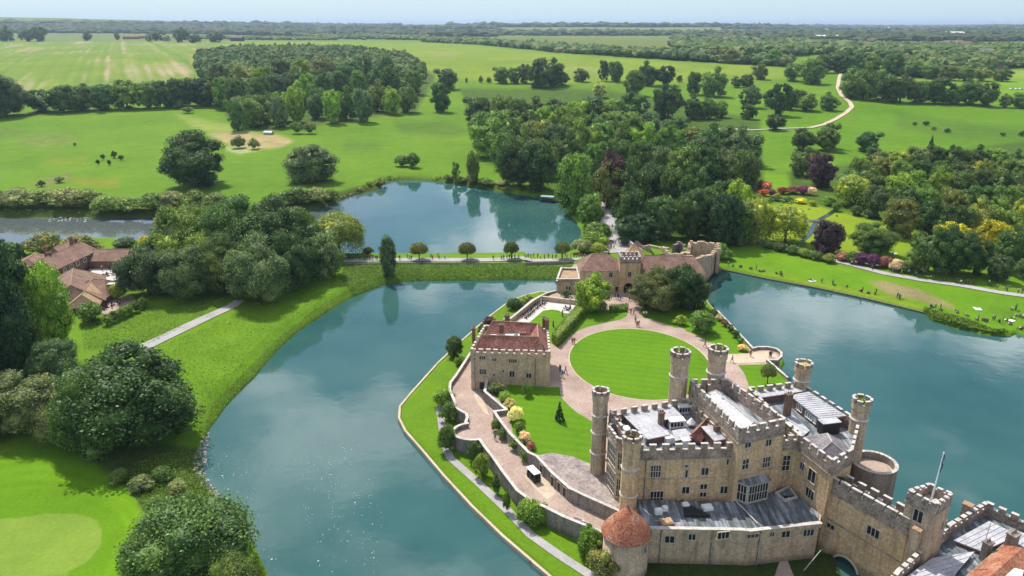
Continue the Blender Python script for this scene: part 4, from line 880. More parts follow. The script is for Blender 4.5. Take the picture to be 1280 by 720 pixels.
row([(1110, 264, 280, 18, 'mid'), (1130, 266, 283, 20, 'dark'), (1150, 270, 288, 20, 'mid'), (1172, 272, 292, 22, 'olive'), (1045, 252, 265, 12, 'mid'), (1070, 256, 270, 16, 'dark'), (1088, 260, 274, 16, 'dark')], 'along the top edge of the garden lawn', 'shrubs at the top of the garden lawn', 'bush')
T(1162, 170, 192, 10, 'cone', 'conifer', 'lone pointed conifer at the top of the right hand wood')
# upper left wood: the front trees one can tell apart
wood([(288, 520, 124, 104, 38, 26, 12), (270, 500, 104, 84, 40, 26, 11), (262, 500, 84, 70, 40, 26, 9)], 'the upper left wood', 'front trees of the upper left wood', 12, ['mid', 'bright', 'olive', 'mid', 'grey', 'blue', 'bright', 'dark'])
row([(300, 121, 152, 22, 'grey'), (320, 118, 157, 28, 'blue'), (350, 120, 160, 24, 'grey'), (318, 145, 158, 16, 'dark')], 'at the front corner of the upper left wood', 'trees at the corner of the upper left wood')
# castle island
ZB = 5.0
T(741, 347, 393, 42, 'round', 'lime' if False else 'bright', 'bright round tree at the top of the clipped hedge', z=ZB)
T(815, 342, 394, 60, 'round', 'rust', 'large bronze green tree in front of the gatehouse', z=ZB); T(850, 331, 391, 54, 'round', 'deep', 'large dark tree beside the lake in front of the gatehouse', z=ZB); T(868, 345, 390, 34, 'round', 'deep', 'smaller dark tree at the water edge of the bailey', z=ZB)
T(850, 393, 408, 15, 'bush', 'bright', 'small round shrub on the lawn under the dark trees', z=ZB); T(877, 390, 420, 34, 'round', 'mid', 'spreading shrub tree over the gravel path', z=ZB)
T(752, 376, 392, 14, 'bush', 'grey', 'small grey shrub at the foot of the bright round tree', z=ZB)
T(569, 421, 450, 22, 'round', 'dark', 'dark round tree beside the water left of the red roofed house')
T(699, 503, 529, 13, 'cone', 'conifer', 'small dark conifer on the west lawn', z=ZB); T(658, 480, 495, 12, 'umbrella', 'mid', 'little young tree on the west lawn', z=ZB); T(959, 456, 480, 18, 'umbrella', 'mid', 'thin open tree on the small lawn', z=ZB)
row([(622, 478, 494, 18, 'grey'), (630, 488, 503, 16, 'bright'), (636, 497, 512, 14, 'cream'), (641, 511, 528, 17, 'cream'), (646, 527, 541, 14, 'mid'), (654, 538, 552, 14, 'cream'), (661, 548, 562, 12, 'white')], 'along the top of the retaining wall', 'flowering shrubs on the retaining wall', 'bush') if False else None
for i, (u, vt, vb, w, c) in enumerate([(622, 478, 495, 20, 'grey'), (630, 489, 503, 17, 'bright'), (637, 497, 513, 15, 'cream'), (644, 509, 530, 19, 'cream'), (650, 527, 543, 15, 'mid'), (656, 539, 554, 15, 'white'), (664, 551, 564, 12, 'pink')]):
    T(u, vt, vb, w, 'bush', c, '%s shrub, %s down the retaining wall of the west lawn' % (ADJ[c], ORD[i]), 'shrubs along the retaining wall', z=ZB)
for i, (u, vt, vb, w, c) in enumerate([(594, 508, 556, 10, 'mid')]): pass
for i, (u, vt, vb, w, k, c) in enumerate([(556, 486, 512, 24, 'bush', 'lime'), (562, 502, 530, 22, 'bush', 'dark'), (560, 530, 568, 24, 'bush', 'mid'), (593, 553, 580, 18, 'bush', 'dark'), (602, 567, 600, 20, 'round', 'lime'), (620, 592, 620, 12, 'bush', 'dark'), (665, 625, 661, 38, 'bush', 'bright'), (736, 662, 702, 32, 'round', 'bright'), (754, 690, 728, 36, 'bush', 'rust'), (634, 612, 642, 10, 'bush', 'mid')]):
    T(u, vt, vb, w, k, c, '%s %s, %s down the foot of the outer castle wall' % (ADJ[c], KN[k][1], ORD[i]), 'plants along the foot of the outer wall')
for i, (u, vt, vb, w, c) in enumerate([(641, 372, 388, 18, 'dark'), (650, 374, 384, 14, 'grey'), (660, 368, 380, 14, 'mid'), (612, 395, 412, 16, 'copper'), (603, 404, 420, 12, 'rust'), (574, 446, 458, 12, 'bright')]):
    T(u, vt, vb, w, 'bush', c, '%s shrub, %s from the top of the grass outside the garden wall' % (ADJ[c], ORD[i]), 'shrubs outside the garden wall')
for i, (u, vt, vb, w, c) in enumerate([(899, 392, 402, 10, 'white'), (906, 399, 409, 9, 'pink'), (912, 405, 415, 9, 'dark'), (919, 412, 423, 10, 'dark'), (925, 421, 431, 9, 'mid'), (928, 430, 440, 12, 'cream'), (892, 386, 396, 10, 'olive')]):
    T(u, vt, vb, w, 'bush', c, '%s shrub, %s down the lakeside promenade border' % (ADJ[c], ORD[i]), 'shrubs of the promenade border', z=ZB)
T(708, 362, 373, 12, 'bush', 'dark', 'dark clipped shrub under the gatehouse side wing', z=ZB); T(722, 364, 374, 10, 'bush', 'dark', 'dark small shrub at the corner of the gatehouse wing', z=ZB)
# climbing plants on the drive wall
for i, (u, v, w, h) in enumerate([(622, 538, 2.2, 3.), (630, 548, 2.4, 2.6), (648, 563, 3.0, 3.), (658, 574, 3.0, 2.6)]):
    x, y, _ = W(u, v, 3.5); plant(x-.2, y-.1, 3.5, w, h, 'bush', 'mid', 'dark climber on the drive wall, %s from the top' % ORD[i], 'climbers on the drive wall', lod=1)
# ---- clipped hedge
hp = [W2(u, v, 7.8) for u, v in [(690, 416), (721, 381), (731, 383.5), (697, 422)]]
def leafy_block(name, poly, z0, z1, n, size, col, label, cat, rough=.25, kind=None, mat=None):
    poly = ccw(poly); r = np.random.RandomState(4); m = MB(); m.prism(inset(poly, .25), z0, z1-.2)
    V = np.array(m.v); quads = []
    me0 = m
    per = [(a, b, math.hypot(b[0]-a[0], b[1]-a[1])) for a, b in segs(poly, True)]; tot = sum(p[2] for p in per)*(z1-z0); A = abs(area(poly)); xs = [p[0] for p in poly]; ys = [p[1] for p in poly]
    P_, N_ = [], []
    while len(P_) < n:
        if r.rand() < A/(A+tot):
            x = r.uniform(min(xs), max(xs)); y = r.uniform(min(ys), max(ys))
            if inpoly((x, y), poly): P_.append((x, y, z1+r.uniform(-.2, .12))); N_.append((0, 0, 1))
        else:
            k = r.choice(len(per), p=[p[2]/sum(q[2] for q in per) for p in per]); a, b, L = per[k]; t = r.rand(); nx, ny = (b[1]-a[1])/L, -(b[0]-a[0])/L; o = r.uniform(-.15, .1)
            P_.append((a[0]+(b[0]-a[0])*t+nx*o, a[1]+(b[1]-a[1])*t+ny*o, r.uniform(z0, z1))); N_.append((nx, ny, .2))
    P_ = np.array(P_); N_ = np.array(N_); v, f = cards(n, size, lambda n: (P_, N_), r)
    fl = [q for q in m.f]; me = m.mesh(name); 
    o = link(name, me, None, M_LEAF); me2 = np_mesh(name+'_leaves', [(v, f)], M_LEAF)
    bmm = bmesh.new(); bmm.from_mesh(me); bmm.from_mesh(me2); bmm.to_mesh(me); bmm.free(); bpy.data.meshes.remove(me2)
    o.color = tuple(c*1.7 for c in COLS[col])+(1,); return tag(o, label, cat, None, kind)
leafy_block('hedge', hp, 4.9, 7.8, 5200, .17, 'lime', 'tall clipped yew hedge between garden and round drive', 'hedge')
leafy_block('hedge', [W2(u, v, 6.0) for u, v in [(762, 381), (783, 379), (784, 386), (762, 388)]], 4.9, 6.1, 900, .17, 'bright', 'low clipped box hedge beside the gatehouse gravel', 'hedge')
# ---- rough vegetation on the banks
def scrub(name, px, n, hmax, size, cols, label, seed=1, z=None):
    r = np.random.RandomState(seed); poly = [G(u, v)[:2] for u, v in px]; xs = [p[0] for p in poly]; ys = [p[1] for p in poly]
    X = r.uniform(min(xs), max(xs), n*4); Y = r.uniform(min(ys), max(ys), n*4); k = inpoly_np(X, Y, poly); X, Y = X[k][:n], Y[k][:n]; n = len(X); Z = elev(X, Y)
    hN = np.array([max(.15, .6+1.3*noise.noise(Vector((x*.12, y*.12, seed)))) for x, y in zip(X, Y)])
    k = Z > -.3; X, Y, Z, hN = X[k], Y[k], Z[k], hN[k]; n = len(X)
    P_ = np.stack([X, Y, Z+hmax*hN*r.rand(n)], 1); N_ = np.tile(np.array([[0, -.3, .8]]), (n, 1)); v, f = cards(n, size, lambda n: (P_, N_), r)
    o = link(name, np_mesh(name, [(v, f)], M_LEAF), None); o.color = (COLS[cols][0]*2.2, COLS[cols][1]*2., COLS[cols][2]*1.2, 1); return tag(o, label, None, None, 'stuff')
scrub('grass', [(430, 332), (716, 332), (716, 351), (560, 352), (480, 358), (440, 370), (425, 350)], 26000, .7, .14, 'mid', 'rough grass and nettles on the causeway bank')
scrub('grass', [(440, 358), (480, 357), (445, 374), (405, 395), (372, 418), (345, 443), (318, 475), (285, 508), (262, 540), (250, 540), (270, 500), (310, 460), (350, 420), (395, 385)], 18000, .35, .10, 'bright', 'tall grass fringe on the left moat bank', 2)
scrub('grass', [(190, 437), (290, 395), (430, 345), (445, 355), (400, 385), (330, 440), (265, 515), (220, 482)], 9000, .35, .12, 'bright', 'long meadow grass between the grey path and the moat', 7)
scrub('grass', [(150, 590), (250, 560), (256, 600), (300, 655), (330, 715), (340, 790), (190, 790), (188, 650)], 30000, .8, .11, 'bright', 'weeds and brambles between golf lawn and shore', 3)
scrub('grass', [(100, 400), (285, 372), (290, 383), (180, 433), (105, 438)], 9000, .35, .12, 'bright', 'long grass below the restaurant', 6)
scrub('reeds', [(1152, 389), (1165, 390), (1200, 398), (1240, 412), (1262, 419), (1240, 421), (1200, 413), (1165, 402)], 9000, 1.6, .2, 'bright', 'bright reed bed along the far lawn shore', 4)
scrub('reeds', [(-60, 268), (300, 266), (420, 250), (480, 225), (560, 225), (640, 240), (640, 247), (560, 231), (485, 230), (475, 240), (420, 258), (300, 274), (-60, 275)], 9000, 1.8, .5, 'olive', 'reeds along the far river bank', 5)
# ---- far woodland: masses of distant crowns
def woodland(name, polys, step, hgt, label, seed=1, hv=.35, mat=None):
    r = np.random.RandomState(seed); parts = []; 
    for px in polys:
        us = [p[0] for p in px]; vs = [p[1] for p in px]; v = min(vs)
        while v < max(vs):
            g = W(640, v, 28); d = math.hypot(g[1], 60); du = F*step/d; u = min(us)+r.rand()*du
            while u < max(us):
                if inpoly((u, v), px) and not any(inpoly((u, v), c_) for c_ in CLEAR):
                    x, y, z = G(u+r.uniform(-.3, .3)*du, v+r.uniform(-.15, .15)); s = r.uniform(.75, 1.3); h = hgt*r.uniform(1-hv, 1+hv)
                    cv, cf = (ICO2 if d < 1500 else ICO1)
                    if d < 1500:
                        for q in range(3):
                            ox, oy = r.uniform(-.3, .3, 2)*step; jj = 1+.16*r.randn(len(cv))[:, None]
                            parts.append((cv*jj*np.array([step*.45*s, step*.45*s, h*.34])+np.array([x+ox, y+oy, z+h*(.45+.2*r.rand())]), cf))
                    else:
                        jj = 1+.2*r.randn(len(cv))[:, None]; parts.append((cv*jj*np.array([step*.75*s, step*.75*s, h*.52])+np.array([x, y, z+h*.42]), cf))
                u += du*r.uniform(.8, 1.2)
            dep = (W(640, v-.25, 28)[1]-g[1])/.25 if v > V0+1.5 else 1e9
            v += max(.35, step*.9/max(1., dep))
    if not parts: return
    me = np_mesh(name, parts, mat or M_WOOD); me.polygons.foreach_set('use_smooth', [False]*len(me.polygons)); o = link(name, me, None); return tag(o, label, None, None, 'stuff')
woodland('woodland', [[(246, 76), (300, 66), (420, 66), (500, 74), (528, 92), (520, 108), (440, 120), (300, 128), (262, 110)]], 11, 15, 'dense mixed canopy of the upper left wood', 1)
woodland('woodland', [[(530, 53), (600, 56), (700, 66), (850, 76), (985, 84), (985, 78), (850, 70), (700, 60), (600, 52), (530, 49)], [(465, 50), (400, 48), (560, 51), (530, 47), (350, 44)]], 14, 13, 'belt of trees across the far middle fields', 2)
woodland('woodland', [[(840, 48), (1000, 54), (1100, 60), (1280, 62), (1400, 66), (1400, 82), (1240, 86), (1120, 76), (1020, 68), (990, 72), (860, 66), (840, 60)], [(1100, 80), (1240, 84), (1250, 98), (1130, 97)]], 15, 15, 'rolling woods beyond the right hand park', 3)
woodland('woodland', [[(-200, 41), (-200, 37), (250, 37), (620, 42), (620, 46), (340, 45), (200, 42)], [(560, 41.5), (860, 42), (860, 45), (560, 44.5)], [(-300, 34.5), (300, 33.6), (620, 35), (620, 36.5), (-300, 36.5)]], 30, 20, 'distant woods behind the farm fields', 4, .5, M_WOODD)
woodland('woodland', [[(860, 42), (1000, 41), (1300, 41), (1600, 41), (1600, 45), (1180, 45), (860, 44)], [(860, 47), (1080, 46), (1600, 47), (1600, 50), (1260, 52), (1080, 52), (980, 52), (860, 50)], [(900, 36), (1500, 36), (1500, 38), (1060, 38)]], 28, 18, 'distant wooded country on the right horizon', 5, .5, M_WOODD)
woodland('woodland', [[(-300, 31.5), (500, 31.8), (500, 32.6), (-300, 32.6)], [(560, 33), (1600, 32.4), (1600, 33.4), (560, 34)]], 55, 24, 'faint tree line on the horizon', 6, .5, M_WOODD)
woodland('woodland', [[(215, 47), (420, 48), (420, 50.5), (360, 50.5), (310, 50), (215, 48)]], 12, 10, 'low farm hedges above the striped field', 9)
# ---------------------------------------------------------------- the castle
CA = empty('castle', (35, 112, 5), 'large battlemented golden stone castle with four turrets and lead roofs', 'castle')
# main west block
A1 = W2(762, 512, 18.5); A2 = (33.2, 125.3); A3 = (20.8, 108.6); A4 = (37.6, 109.4)
Apoly = block(CA, [A1, A3, A4, A2], 1, 15.8, 17.3, 18.3, M_ST, ml=1.15, gap=.95)
# tall range running from the front to the two rear turrets
B1 = (33.4, 125.8); B2 = (40.6, 126.0); B3 = (46.3, 111.0); B4 = (37.6, 107.8)
block(CA, [B4, B3, B2, B1], 1, 19.3, 20.9, 22.0, M_ST, ml=1.2, gap=.9)
# narrow recessed bay and the east range
block(CA, [(45.9, 111.6), (50.2, 112.2), (49.4, 116.5), (44.9, 116.)], 1, 15.8, 17.3, 18.2, M_ST, ml=.9, gap=.6, name='wall')
D = [W2(935, 483, 18.5), W2(1000, 475, 18.5), (62.0, 117.0), (56.7, 107.6), (52.0, 104.2), (49.2, 112.9)]
block(CA, D, -1, 15.6, 17.2, 18.2, M_ST, ml=1.2, gap=.9)
# low front range with its flat lead roof
LOW = [(20.6, 100.6), (37., 100.1), (38.4, 99.9), (50.3, 101.8), (51.8, 104.6), (49.3, 112.5), (45.8, 111.2), (37.7, 108.2), (20.9, 108.9)]
lm = MB(); lm.prism(LOW, -1, 7.4); lm.build('wall', M_STG, CA)
lp = MB(); lp.wall(LOW[:4], .55, 7.3, 7.95); po = lp.build('parapet', M_STG, CA); lp = MB(); lp.wall(LOW[:4], .72, 7.95, 8.08); lp.build('coping', M_COP, po)
lead_roof(CA, inset(LOW, .35), 7.62, M_LEADD, .9, R(76), None, slope=(0, .03))
m = MB(); m.prism([W2(u, v, 7.9) for u, v in [(852, 626), (873, 637), (852, 645), (894, 644), (905, 627)]][:2] + [W2(888, 645, 7.9), W2(856, 645, 7.9)], 7.6, 8.05); m.build('roof_curb', M_BLACK, CA)
for (u, v, w, d, hh, mt) in [(884, 635, 1.7, 1.3, .6, M_WHITE), (857, 632, 1.1, 1., .6, M_WHITE), (823, 641, 1.2, .8, .9, M_WHITE), (831, 637, .9, .7, .8, M_WHITE), (833, 652, 2.1, 1.7, .35, M_TTAN)]:
    x, y, _ = W(u, v, 7.9); m = MB(); m.box((x, y, 7.7+hh/2), (w, d, hh), .2); m.box((x, y, 7.7+hh+.05), (w*.8, d*.8, .12), .2); m.build('roof_vent', mt, CA)
m = MB(); q = [W2(u, v, 7.9) for u, v in [(970, 617), (986, 609), (996, 622), (981, 626)]]; m.wall(q, .22, 7.6, 8.2, True); m.build('lightwell_kerb', M_COP, CA); MB().prism(q, 7.6, 7.75).build('skylight', M_GLASS, CA)
m = MB(); m.tube((*W2(917, 623, 8), 8.0), (*W2(947, 654, 8), 8.0), .1); m.build('roof_flashing', M_COP, CA)
# turrets
t1 = turret(CA, *W2(751, 490, 21.9), 1.42, 4.9, 21.5, 22.3, M_STG, (9.5, 13.8, 17.4))
t2 = turret(CA, *W2(851, 440, 27.3), 1.7, 5, 26.6, 27.5, M_STG, (22.6,), n=16, nm=8)
t3 = turret(CA, *W2(898, 436, 27.3), 1.7, 5, 26.6, 27.5, M_STG, (22.6,), n=16, nm=8)
t4 = turret(CA, *W2(1005, 454, 22.1), 1.5, 0, 21.5, 22.3, M_STG, (18.6,), n=14, nm=7)
t5 = turret(CA, *W2(1078, 499, 22.3), 1.5, -1, 21.7, 22.5, M_STG, (18.6,), n=14, nm=7)
t6 = turret(CA, *W2(790, 546, 20.9), 1.5, 4.9, 20.5, 21.3, M_ST, (10.0, 15.2), n=8, nm=8, flare=.12)
rg = np.random.RandomState(5)
for k, (u, v, z, c) in enumerate([(751, 488, 21.5, 'pink'), (790, 543, 20.4, 'rust'), (1005, 454, 21.7, 'cream'), (1078, 499, 21.9, 'lime')]):
    x, y, _ = W(u, v, z); plant(x, y, z-1.3, 2.1, 1.7, 'bush', c, 'small %s plant growing inside the %s turret top' % (ADJ[c], ['westernmost', 'front octagonal', 'north eastern', 'easternmost'][k]), lod=2)
# canted bay on the west front
a, b = A1, A3; dv = Vector((b[0]-a[0], b[1]-a[1])); L = dv.length; dv.normalize(); nv = Vector((dv.y, -dv.x)); nv = nv if nv.x < 0 else -nv
pa = lambda t, o: (a[0]+dv.x*t+nv.x*o, a[1]+dv.y*t+nv.y*o)
BAY = [pa(3.0, -.3), pa(3.0, .5), pa(3.6, 1.5), pa(8.0, 1.5), pa(8.8, .6), pa(8.8, -.3)]
mb = MB(); mb.prism(BAY, 4.9, 15.6); mb.build('bay', M_ST, CA)
p_ = MB(); cp_ = MB(); merlons(p_, cp_, BAY[1:5], False, 15.5, 16.6, 17.4, .4, .8, .55); p_.wall(BAY[1:5], .6, 15.2, 15.5); p_.wall(BAY[1:5], .5, 10.1, 10.4)
po = p_.build('bay_parapet', M_CRN, CA); cp_.build('coping', M_COP, po)
for zc, hh in ((12.9, 3.4), (7.6, 3.6)):
    for f0, f1, nm in ((2, 3, 5), (3, 4, 2), (1, 2, 2)):
        q, r = BAY[f0], BAY[f1]; c = ((q[0]+r[0])/2, (q[1]+r[1])/2); ww = math.hypot(q[0]-r[0], q[1]-r[1])-.55
        window(CA, q, r, 0, 0, ww, hh, nm, 3, pt=(c[0], c[1], zc))
# front windows
for (u, v, w, h, nm, nt) in [(819.5, 589, 1.7, 2.3, 4, 2), (820.5, 622, 2.2, 2.6, 4, 2), (881, 589, 1.2, 1.4, 2, 1), (857, 612.5, 1.2, 1.3, 2, 1), (879.5, 608, 1.15, 1.0, 2, 1), (878.6, 618, 1.05, .9, 2, 1), (904.7, 612, 1.2, 1.4, 2, 1), (858, 592, .4, 1.5, 1, 1), (909.5, 577, .35, 1.2, 1, 1), (858, 582.5, .5, .5, 1, 1)]:
    window(CA, A3, A4, u, v, w, h, nm, nt)
for (u, v, w, h, nm, nt) in [(934.7, 555.6, 1.1, 1.1, 2, 1), (960.5, 553, 1.1, 1.2, 2, 1), (931.5, 580, 1.2, 1.9, 2, 2), (957.6, 577.5, 1.5, 2.0, 3, 2)]:
    window(CA, B4, B3, u, v, w, h, nm, nt)
window(CA, (45.9, 111.6), (50.2, 112.2), 982.5, 578.5, 1.3, 3.0, 2, 3)
for (u, v, w, h, nm, nt) in [(1015, 595, 1.7, 2.3, 2, 1), (1003, 583, 1.0, 1.4, 2, 1), (1012.5, 617, 1.9, 1.7, 3, 1)]:
    window(CA, D[5], D[4], u, v, w, h, nm, nt)
for (u, v, w, h, nm) in [(837, 674, 1.5, 1.3, 2), (865, 671, 1.1, 1.1, 2)]: window(CA, LOW[0], LOW[1], u, v, w, h, nm, 1)
for (u, v, w, h, nm) in [(904, 669, 1.9, 1.2, 3), (941, 668, 1.9, 1.2, 3), (965, 667, .7, 1., 2), (982, 667.4, 1.4, 1.2, 2), (1010.5, 665.5, 1.8, 1.2, 3)]: window(CA, LOW[2], LOW[3], u, v, w, h, nm, 1)
# string courses and rain pipes on the front
m = MB()
m.wall([A3, A4], .22, 11.6, 11.8, False, -.03 if A4[0] > A3[0] else .03); m.wall([A3, A4], .3, 15.3, 15.55); m.wall([B4, B3], .24, 12.6, 12.85); m.wall([D[5], D[4]], .24, 15.1, 15.35); m.build('string_course', M_STG, CA)
for (p, q, u, v, z0, z1) in [(A3, A4, 806, 600, 7.6, 15.6), (A3, A4, 914, 600, 7.6, 15.5), (LOW[0], LOW[1], 889, 675, .8, 7.6), (LOW[2], LOW[3], 949, 672, .8, 7.6), (LOW[0], LOW[1], 825, 680, .8, 7.6)]:
    x, y, _ = onwall(p, q, u, v); m = MB(); m.tube((x, y-.14, z0), (x, y-.14, z1), .09, 6); m.box((x, y-.16, z1), (.35, .3, .35)); m.build('rain_pipe', M_LEADD, CA)
# oriel window on the tall range
e = Vector((B3[0]-B4[0], B3[1]-B4[1])).normalized(); nn_ = Vector((e.y, -e.x)); ob = lambda t, o: (B4[0]+e.x*t+nn_.x*o, B4[1]+e.y*t+nn_.y*o)
OR = [ob(.9, -.2), ob(1.9, 1.5), ob(6.2, 1.5), ob(6.2, -.2)]
MB().prism(OR, 7.3, 11.6).build('oriel', M_FRAME, CA); MB().prism([(x, y) for x, y in inset(OR, -.2)], 11.6, 11.85).build('oriel_roof', M_LEADD, CA)
window(CA, OR[1], OR[2], 0, 0, 3.8, 3.1, 7, 2, pt=(*ob(4.05, 1.5), 9.7)); window(CA, OR[0], OR[1], 0, 0, 1.5, 3.1, 3, 2, pt=(*ob(1.4, .65), 9.7))
# roofs of the main block: raised lead flats with dormers and chimneys
al = R(17)
lead_roof(CA, [W2(u, v, 17.3) for u, v in [(775, 514), (838, 504.5), (853, 520), (825, 526), (838, 543), (810, 549), (783, 523)]], 17.3, M_LEAD, 2.2, R(-75), 15.8)
lead_roof(CA, [W2(u, v, 17.0) for u, v in [(840, 538), (857, 535.5), (868, 546), (844, 551)]], 17.0, M_LEAD, 2., R(-75), 15.8)
lead_roof(CA, [W2(u, v, 17.9) for u, v in [(876, 533), (893, 531), (913, 547.5), (893, 551)]], 17.9, M_LEAD, 2., R(-75), 15.8)
x, y, _ = W(903, 539, 18); m = MB(); m.box((x, y, 17.98), (1.7, 1.1, .16), R(15)); m.build('skylight', M_SKYL, CA)
for (u, v, w, z) in [(856, 512, 2.5, 17.3), (846, 532, 2.7, 17.0)]:
    x, y, _ = W(u, v, z-.5); m = MB(); m.box((x, y+.7, 16.6), (w, 1.4, 1.6), R(8)); m.box((x, y+.6, 17.45), (w+.3, 1.7, .14), R(8)); m.build('dormer', M_WHITE, CA)
    q = (x-w/2, y-.08); r = (x+w/2, y+.27); window(CA, q, r, 0, 0, w-.35, .9, 4, 1, M_GLASS, M_WHITE, .08, pt=(x, y-.02, 16.75))
for (u, v, z0, z1, w) in [(826.5, 528, 15.8, 19.6, .9), (772, 535, 15.8, 18.1, .7), (986, 505, 15.6, 20.4, 1.2), (895, 545, 15.8, 18.9, .7)]:
    x, y, _ = W(u, v-6, z1-1); chimney(CA, x, y, z0, z1, w, .8, al)
x, y, _ = W(864, 526, 17); m = MB(); m.cyl(x, y, .8, .15, 16.6, 17.5, 10); m.build('roof_dome', M_WHITE, CA)
for (u, v, w) in [(771, 527, 1.1), (782, 537, 1.1), (836, 549, 1.3), (857, 552, 1.3), (809, 548, 1.2)]:
    x, y, _ = W(u, v, 16.6); m = MB(); m.box((x, y, 16.4), (w, .9, 1.2), al); m.box((x, y, 17.05), (w+.25, 1.1, .1), al); m.build('dormer', M_WHITE, CA)
# the red steep gable beside the tall range
gable(CA, W2(868, 540, 18), W2(886, 520, 18), 1.0, 16.4, 18.0, M_TRED, 0, wallmat=M_BRK, zbase=15.8)
# tall range roof: shallow lead gable
BC = [((B1[0]+B2[0])/2, (B1[1]+B2[1])/2), ((B4[0]+B3[0])/2, (B4[1]+B3[1])/2)]
dd = Vector((BC[1][0]-BC[0][0], BC[1][1]-BC[0][1])).normalized()
gable(CA, (BC[0][0]+dd.x*1.6, BC[0][1]+dd.y*1.6), (BC[1][0]-dd.x*1.8, BC[1][1]-dd.y*1.8), 2.3, 19.5, 20.9, M_LEAD, .8, over=.2, wallmat=M_LEADD)
for (u, v) in [(900, 493), (906, 499)]:
    x, y, _ = W(u, v, 20.6); m = MB(); m.box((x, y, 20.55), (1.0, .8, .5), R(15)); m.build('skylight', M_SKYL, CA)
m = MB(); x, y, _ = W(883, 489, 20.5); m.cyl(x, y, .12, .12, 19.5, 22., 8); m.build('flue', M_BLACK, CA)
# east range roofs
lead_roof(CA, [W2(u, v, 17.2) for u, v in [(940, 489), (1000, 479.5), (1011, 488), (951, 497)]], 17.2, M_LEAD, 1.3, R(-75), 15.6)
lead_roof(CA, [W2(u, v, 17.9) for u, v in [(987, 494), (1011, 489.5), (1058, 519.5), (1027, 525.5)]], 17.9, M_LEAD, .75, R(10), 15.6, M_BRK)
lead_roof(CA, [W2(u, v, 16.0) for u, v in [(982, 521), (992, 519), (1012, 538), (1003, 546)]], 16.0, M_LEAD, 1.2, R(-60), None)
p0, p1 = W2(987, 494, 17.9), W2(1027, 525.5, 17.9)
for t, w, g in ((.32, 1.5, M_GLASS), (.62, 1.9, M_SKYL), (.8, .6, M_SKYL)):
    x = p0[0]+(p1[0]-p0[0])*t; y = p0[1]+(p1[1]-p0[1])*t; d2 = Vector((p1[0]-p0[0], p1[1]-p0[1])).normalized(); n2 = Vector((d2.y, -d2.x)); n2 = n2 if n2.x < 0 else -n2
    window(CA, p0, p1, 0, 0, w, 1.1, 3, 1, g, M_WHITE, .08, pt=(x+n2.x*-.2, y+n2.y*-.2, 16.8))
SL = [W2(u, v, 16.2) for u, v in [(1012, 552), (1042, 533), (1066, 546), (1040, 574)]]
gable(CA, (54.7, 114.6), (54.0, 108.2), 3.3, 15.9, 18.2, M_SLATE, 1.9, over=.1, wallmat=M_LEADD)
m = MB(); x, y, _ = W(1036, 533, 17); m.box((x, y, 16.9), (3.4, 1.5, 2.3), R(12)); o = m.build('stair_hood', M_BLACK, CA); m = MB(); m.box((x, y, 18.12), (3.7, 1.8, .12), R(12)); m.build('hood_roof', M_LEAD, o)
# stepped chimney stacks between the ranges
for (u, v, z1) in [(941, 500, 20.4), (953, 512, 20.0), (962, 517, 19.7)]:
    x, y, _ = W(u, v, z1); m = MB(); m.box((x, y, (15.6+z1)/2), (1.2, 1.0, z1-15.6), al); m.box((x, y, z1+.1), (1.4, 1.2, .2), al); m.build('chimney', M_CRN, CA)
# ---- round tower with conical roof
tx, ty = W2(783, 663, 8); dd_ = math.hypot(0, ty*cp-(8-H)*sp); tr = 30.0/F*dd_
RT = empty('round_tower', (tx, ty, 0), 'round stone tower with an orange conical tiled roof at the castle corner', 'tower')
m = MB(); m.cyl(tx, ty, tr*.97, tr*.93, -1, 8.05, 32); m.build('wall', M_STG, RT, True)
az = hz(tx, ty, 632.5, 8, 20); m = MB()
prof = [(0, 1.05), (.14, .95), (.32, .79), (.52, .57), (.72, .34), (.88, .14), (1, 0)]
for (h0, r0), (h1, r1) in zip(prof[:-1], prof[1:]): m.cyl(tx, ty, tr*r0, tr*r1, 7.9+(az-7.9)*h0, 7.9+(az-7.9)*h1, 32, False)
o = m.build('cone_roof', M_TORG, RT, False); m = MB(); m.cyl(tx, ty, .25, .05, az-.15, az+.5, 8); m.build('finial', M_LEADD, o)
for (u, v, w, h) in [(761.5, 676, .55, 1.0), (803.5, 686, .7, 1.2)]:
    q = onwall((tx-8, ty-tr*.6), (tx+8, ty-tr*.6), u, v); ang = math.atan2(q[1]-ty, q[0]-tx); px_, py_ = tx+tr*.95*math.cos(ang), ty+tr*.95*math.sin(ang)
    window(RT, (px_+math.sin(ang), py_-math.cos(ang)), (px_-math.sin(ang), py_+math.cos(ang)), 0, 0, w, h, 2, 1, pt=(px_, py_, q[2]))
# ---- link wing with arch over the water
E1, E2 = (52.9, 104.9), (59.7, 94.2); ee = Vector((E2[0]-E1[0], E2[1]-E1[1])).normalized(); en = Vector((-ee.y, ee.x)); en = en if en.x > 0 else -en
W_ = 3.6; e_ = lambda t, o: (E1[0]+ee.x*t+en.x*o, E1[1]+ee.y*t+en.y*o); EL = (Vector(E2)-Vector(E1)).length
EW = empty('bridge_wing', (56, 98, 0), 'golden two storey wing bridging the water between castle and flag tower', 'building')
n_ = 14; arc_t = [4.6-2.5*math.cos(math.pi*i/n_) for i in range(n_+1)]; arc_z = [-1.0+2.7*math.sin(math.pi*i/n_) for i in range(n_+1)]
m = MB()
prof = [(-1., -1.5), (2.1, -1.6)] + [(t, z) for t, z in zip(arc_t, arc_z)] + [(7.1, -1.6), (EL+.5, -1.5), (EL+.5, 11.9), (-1., 11.9)]
vs = [(*e_(t, 0), z) for t, z in prof]+[(*e_(t, W_), z) for t, z in prof]; k = len(prof)
m.add(vs, [tuple(range(k)), tuple(range(2*k-1, k-1, -1))]+[(i, i+k, (i+1) % k+k, (i+1) % k) for i in range(k)])
w_ = m.build('wall', M_ST, EW)
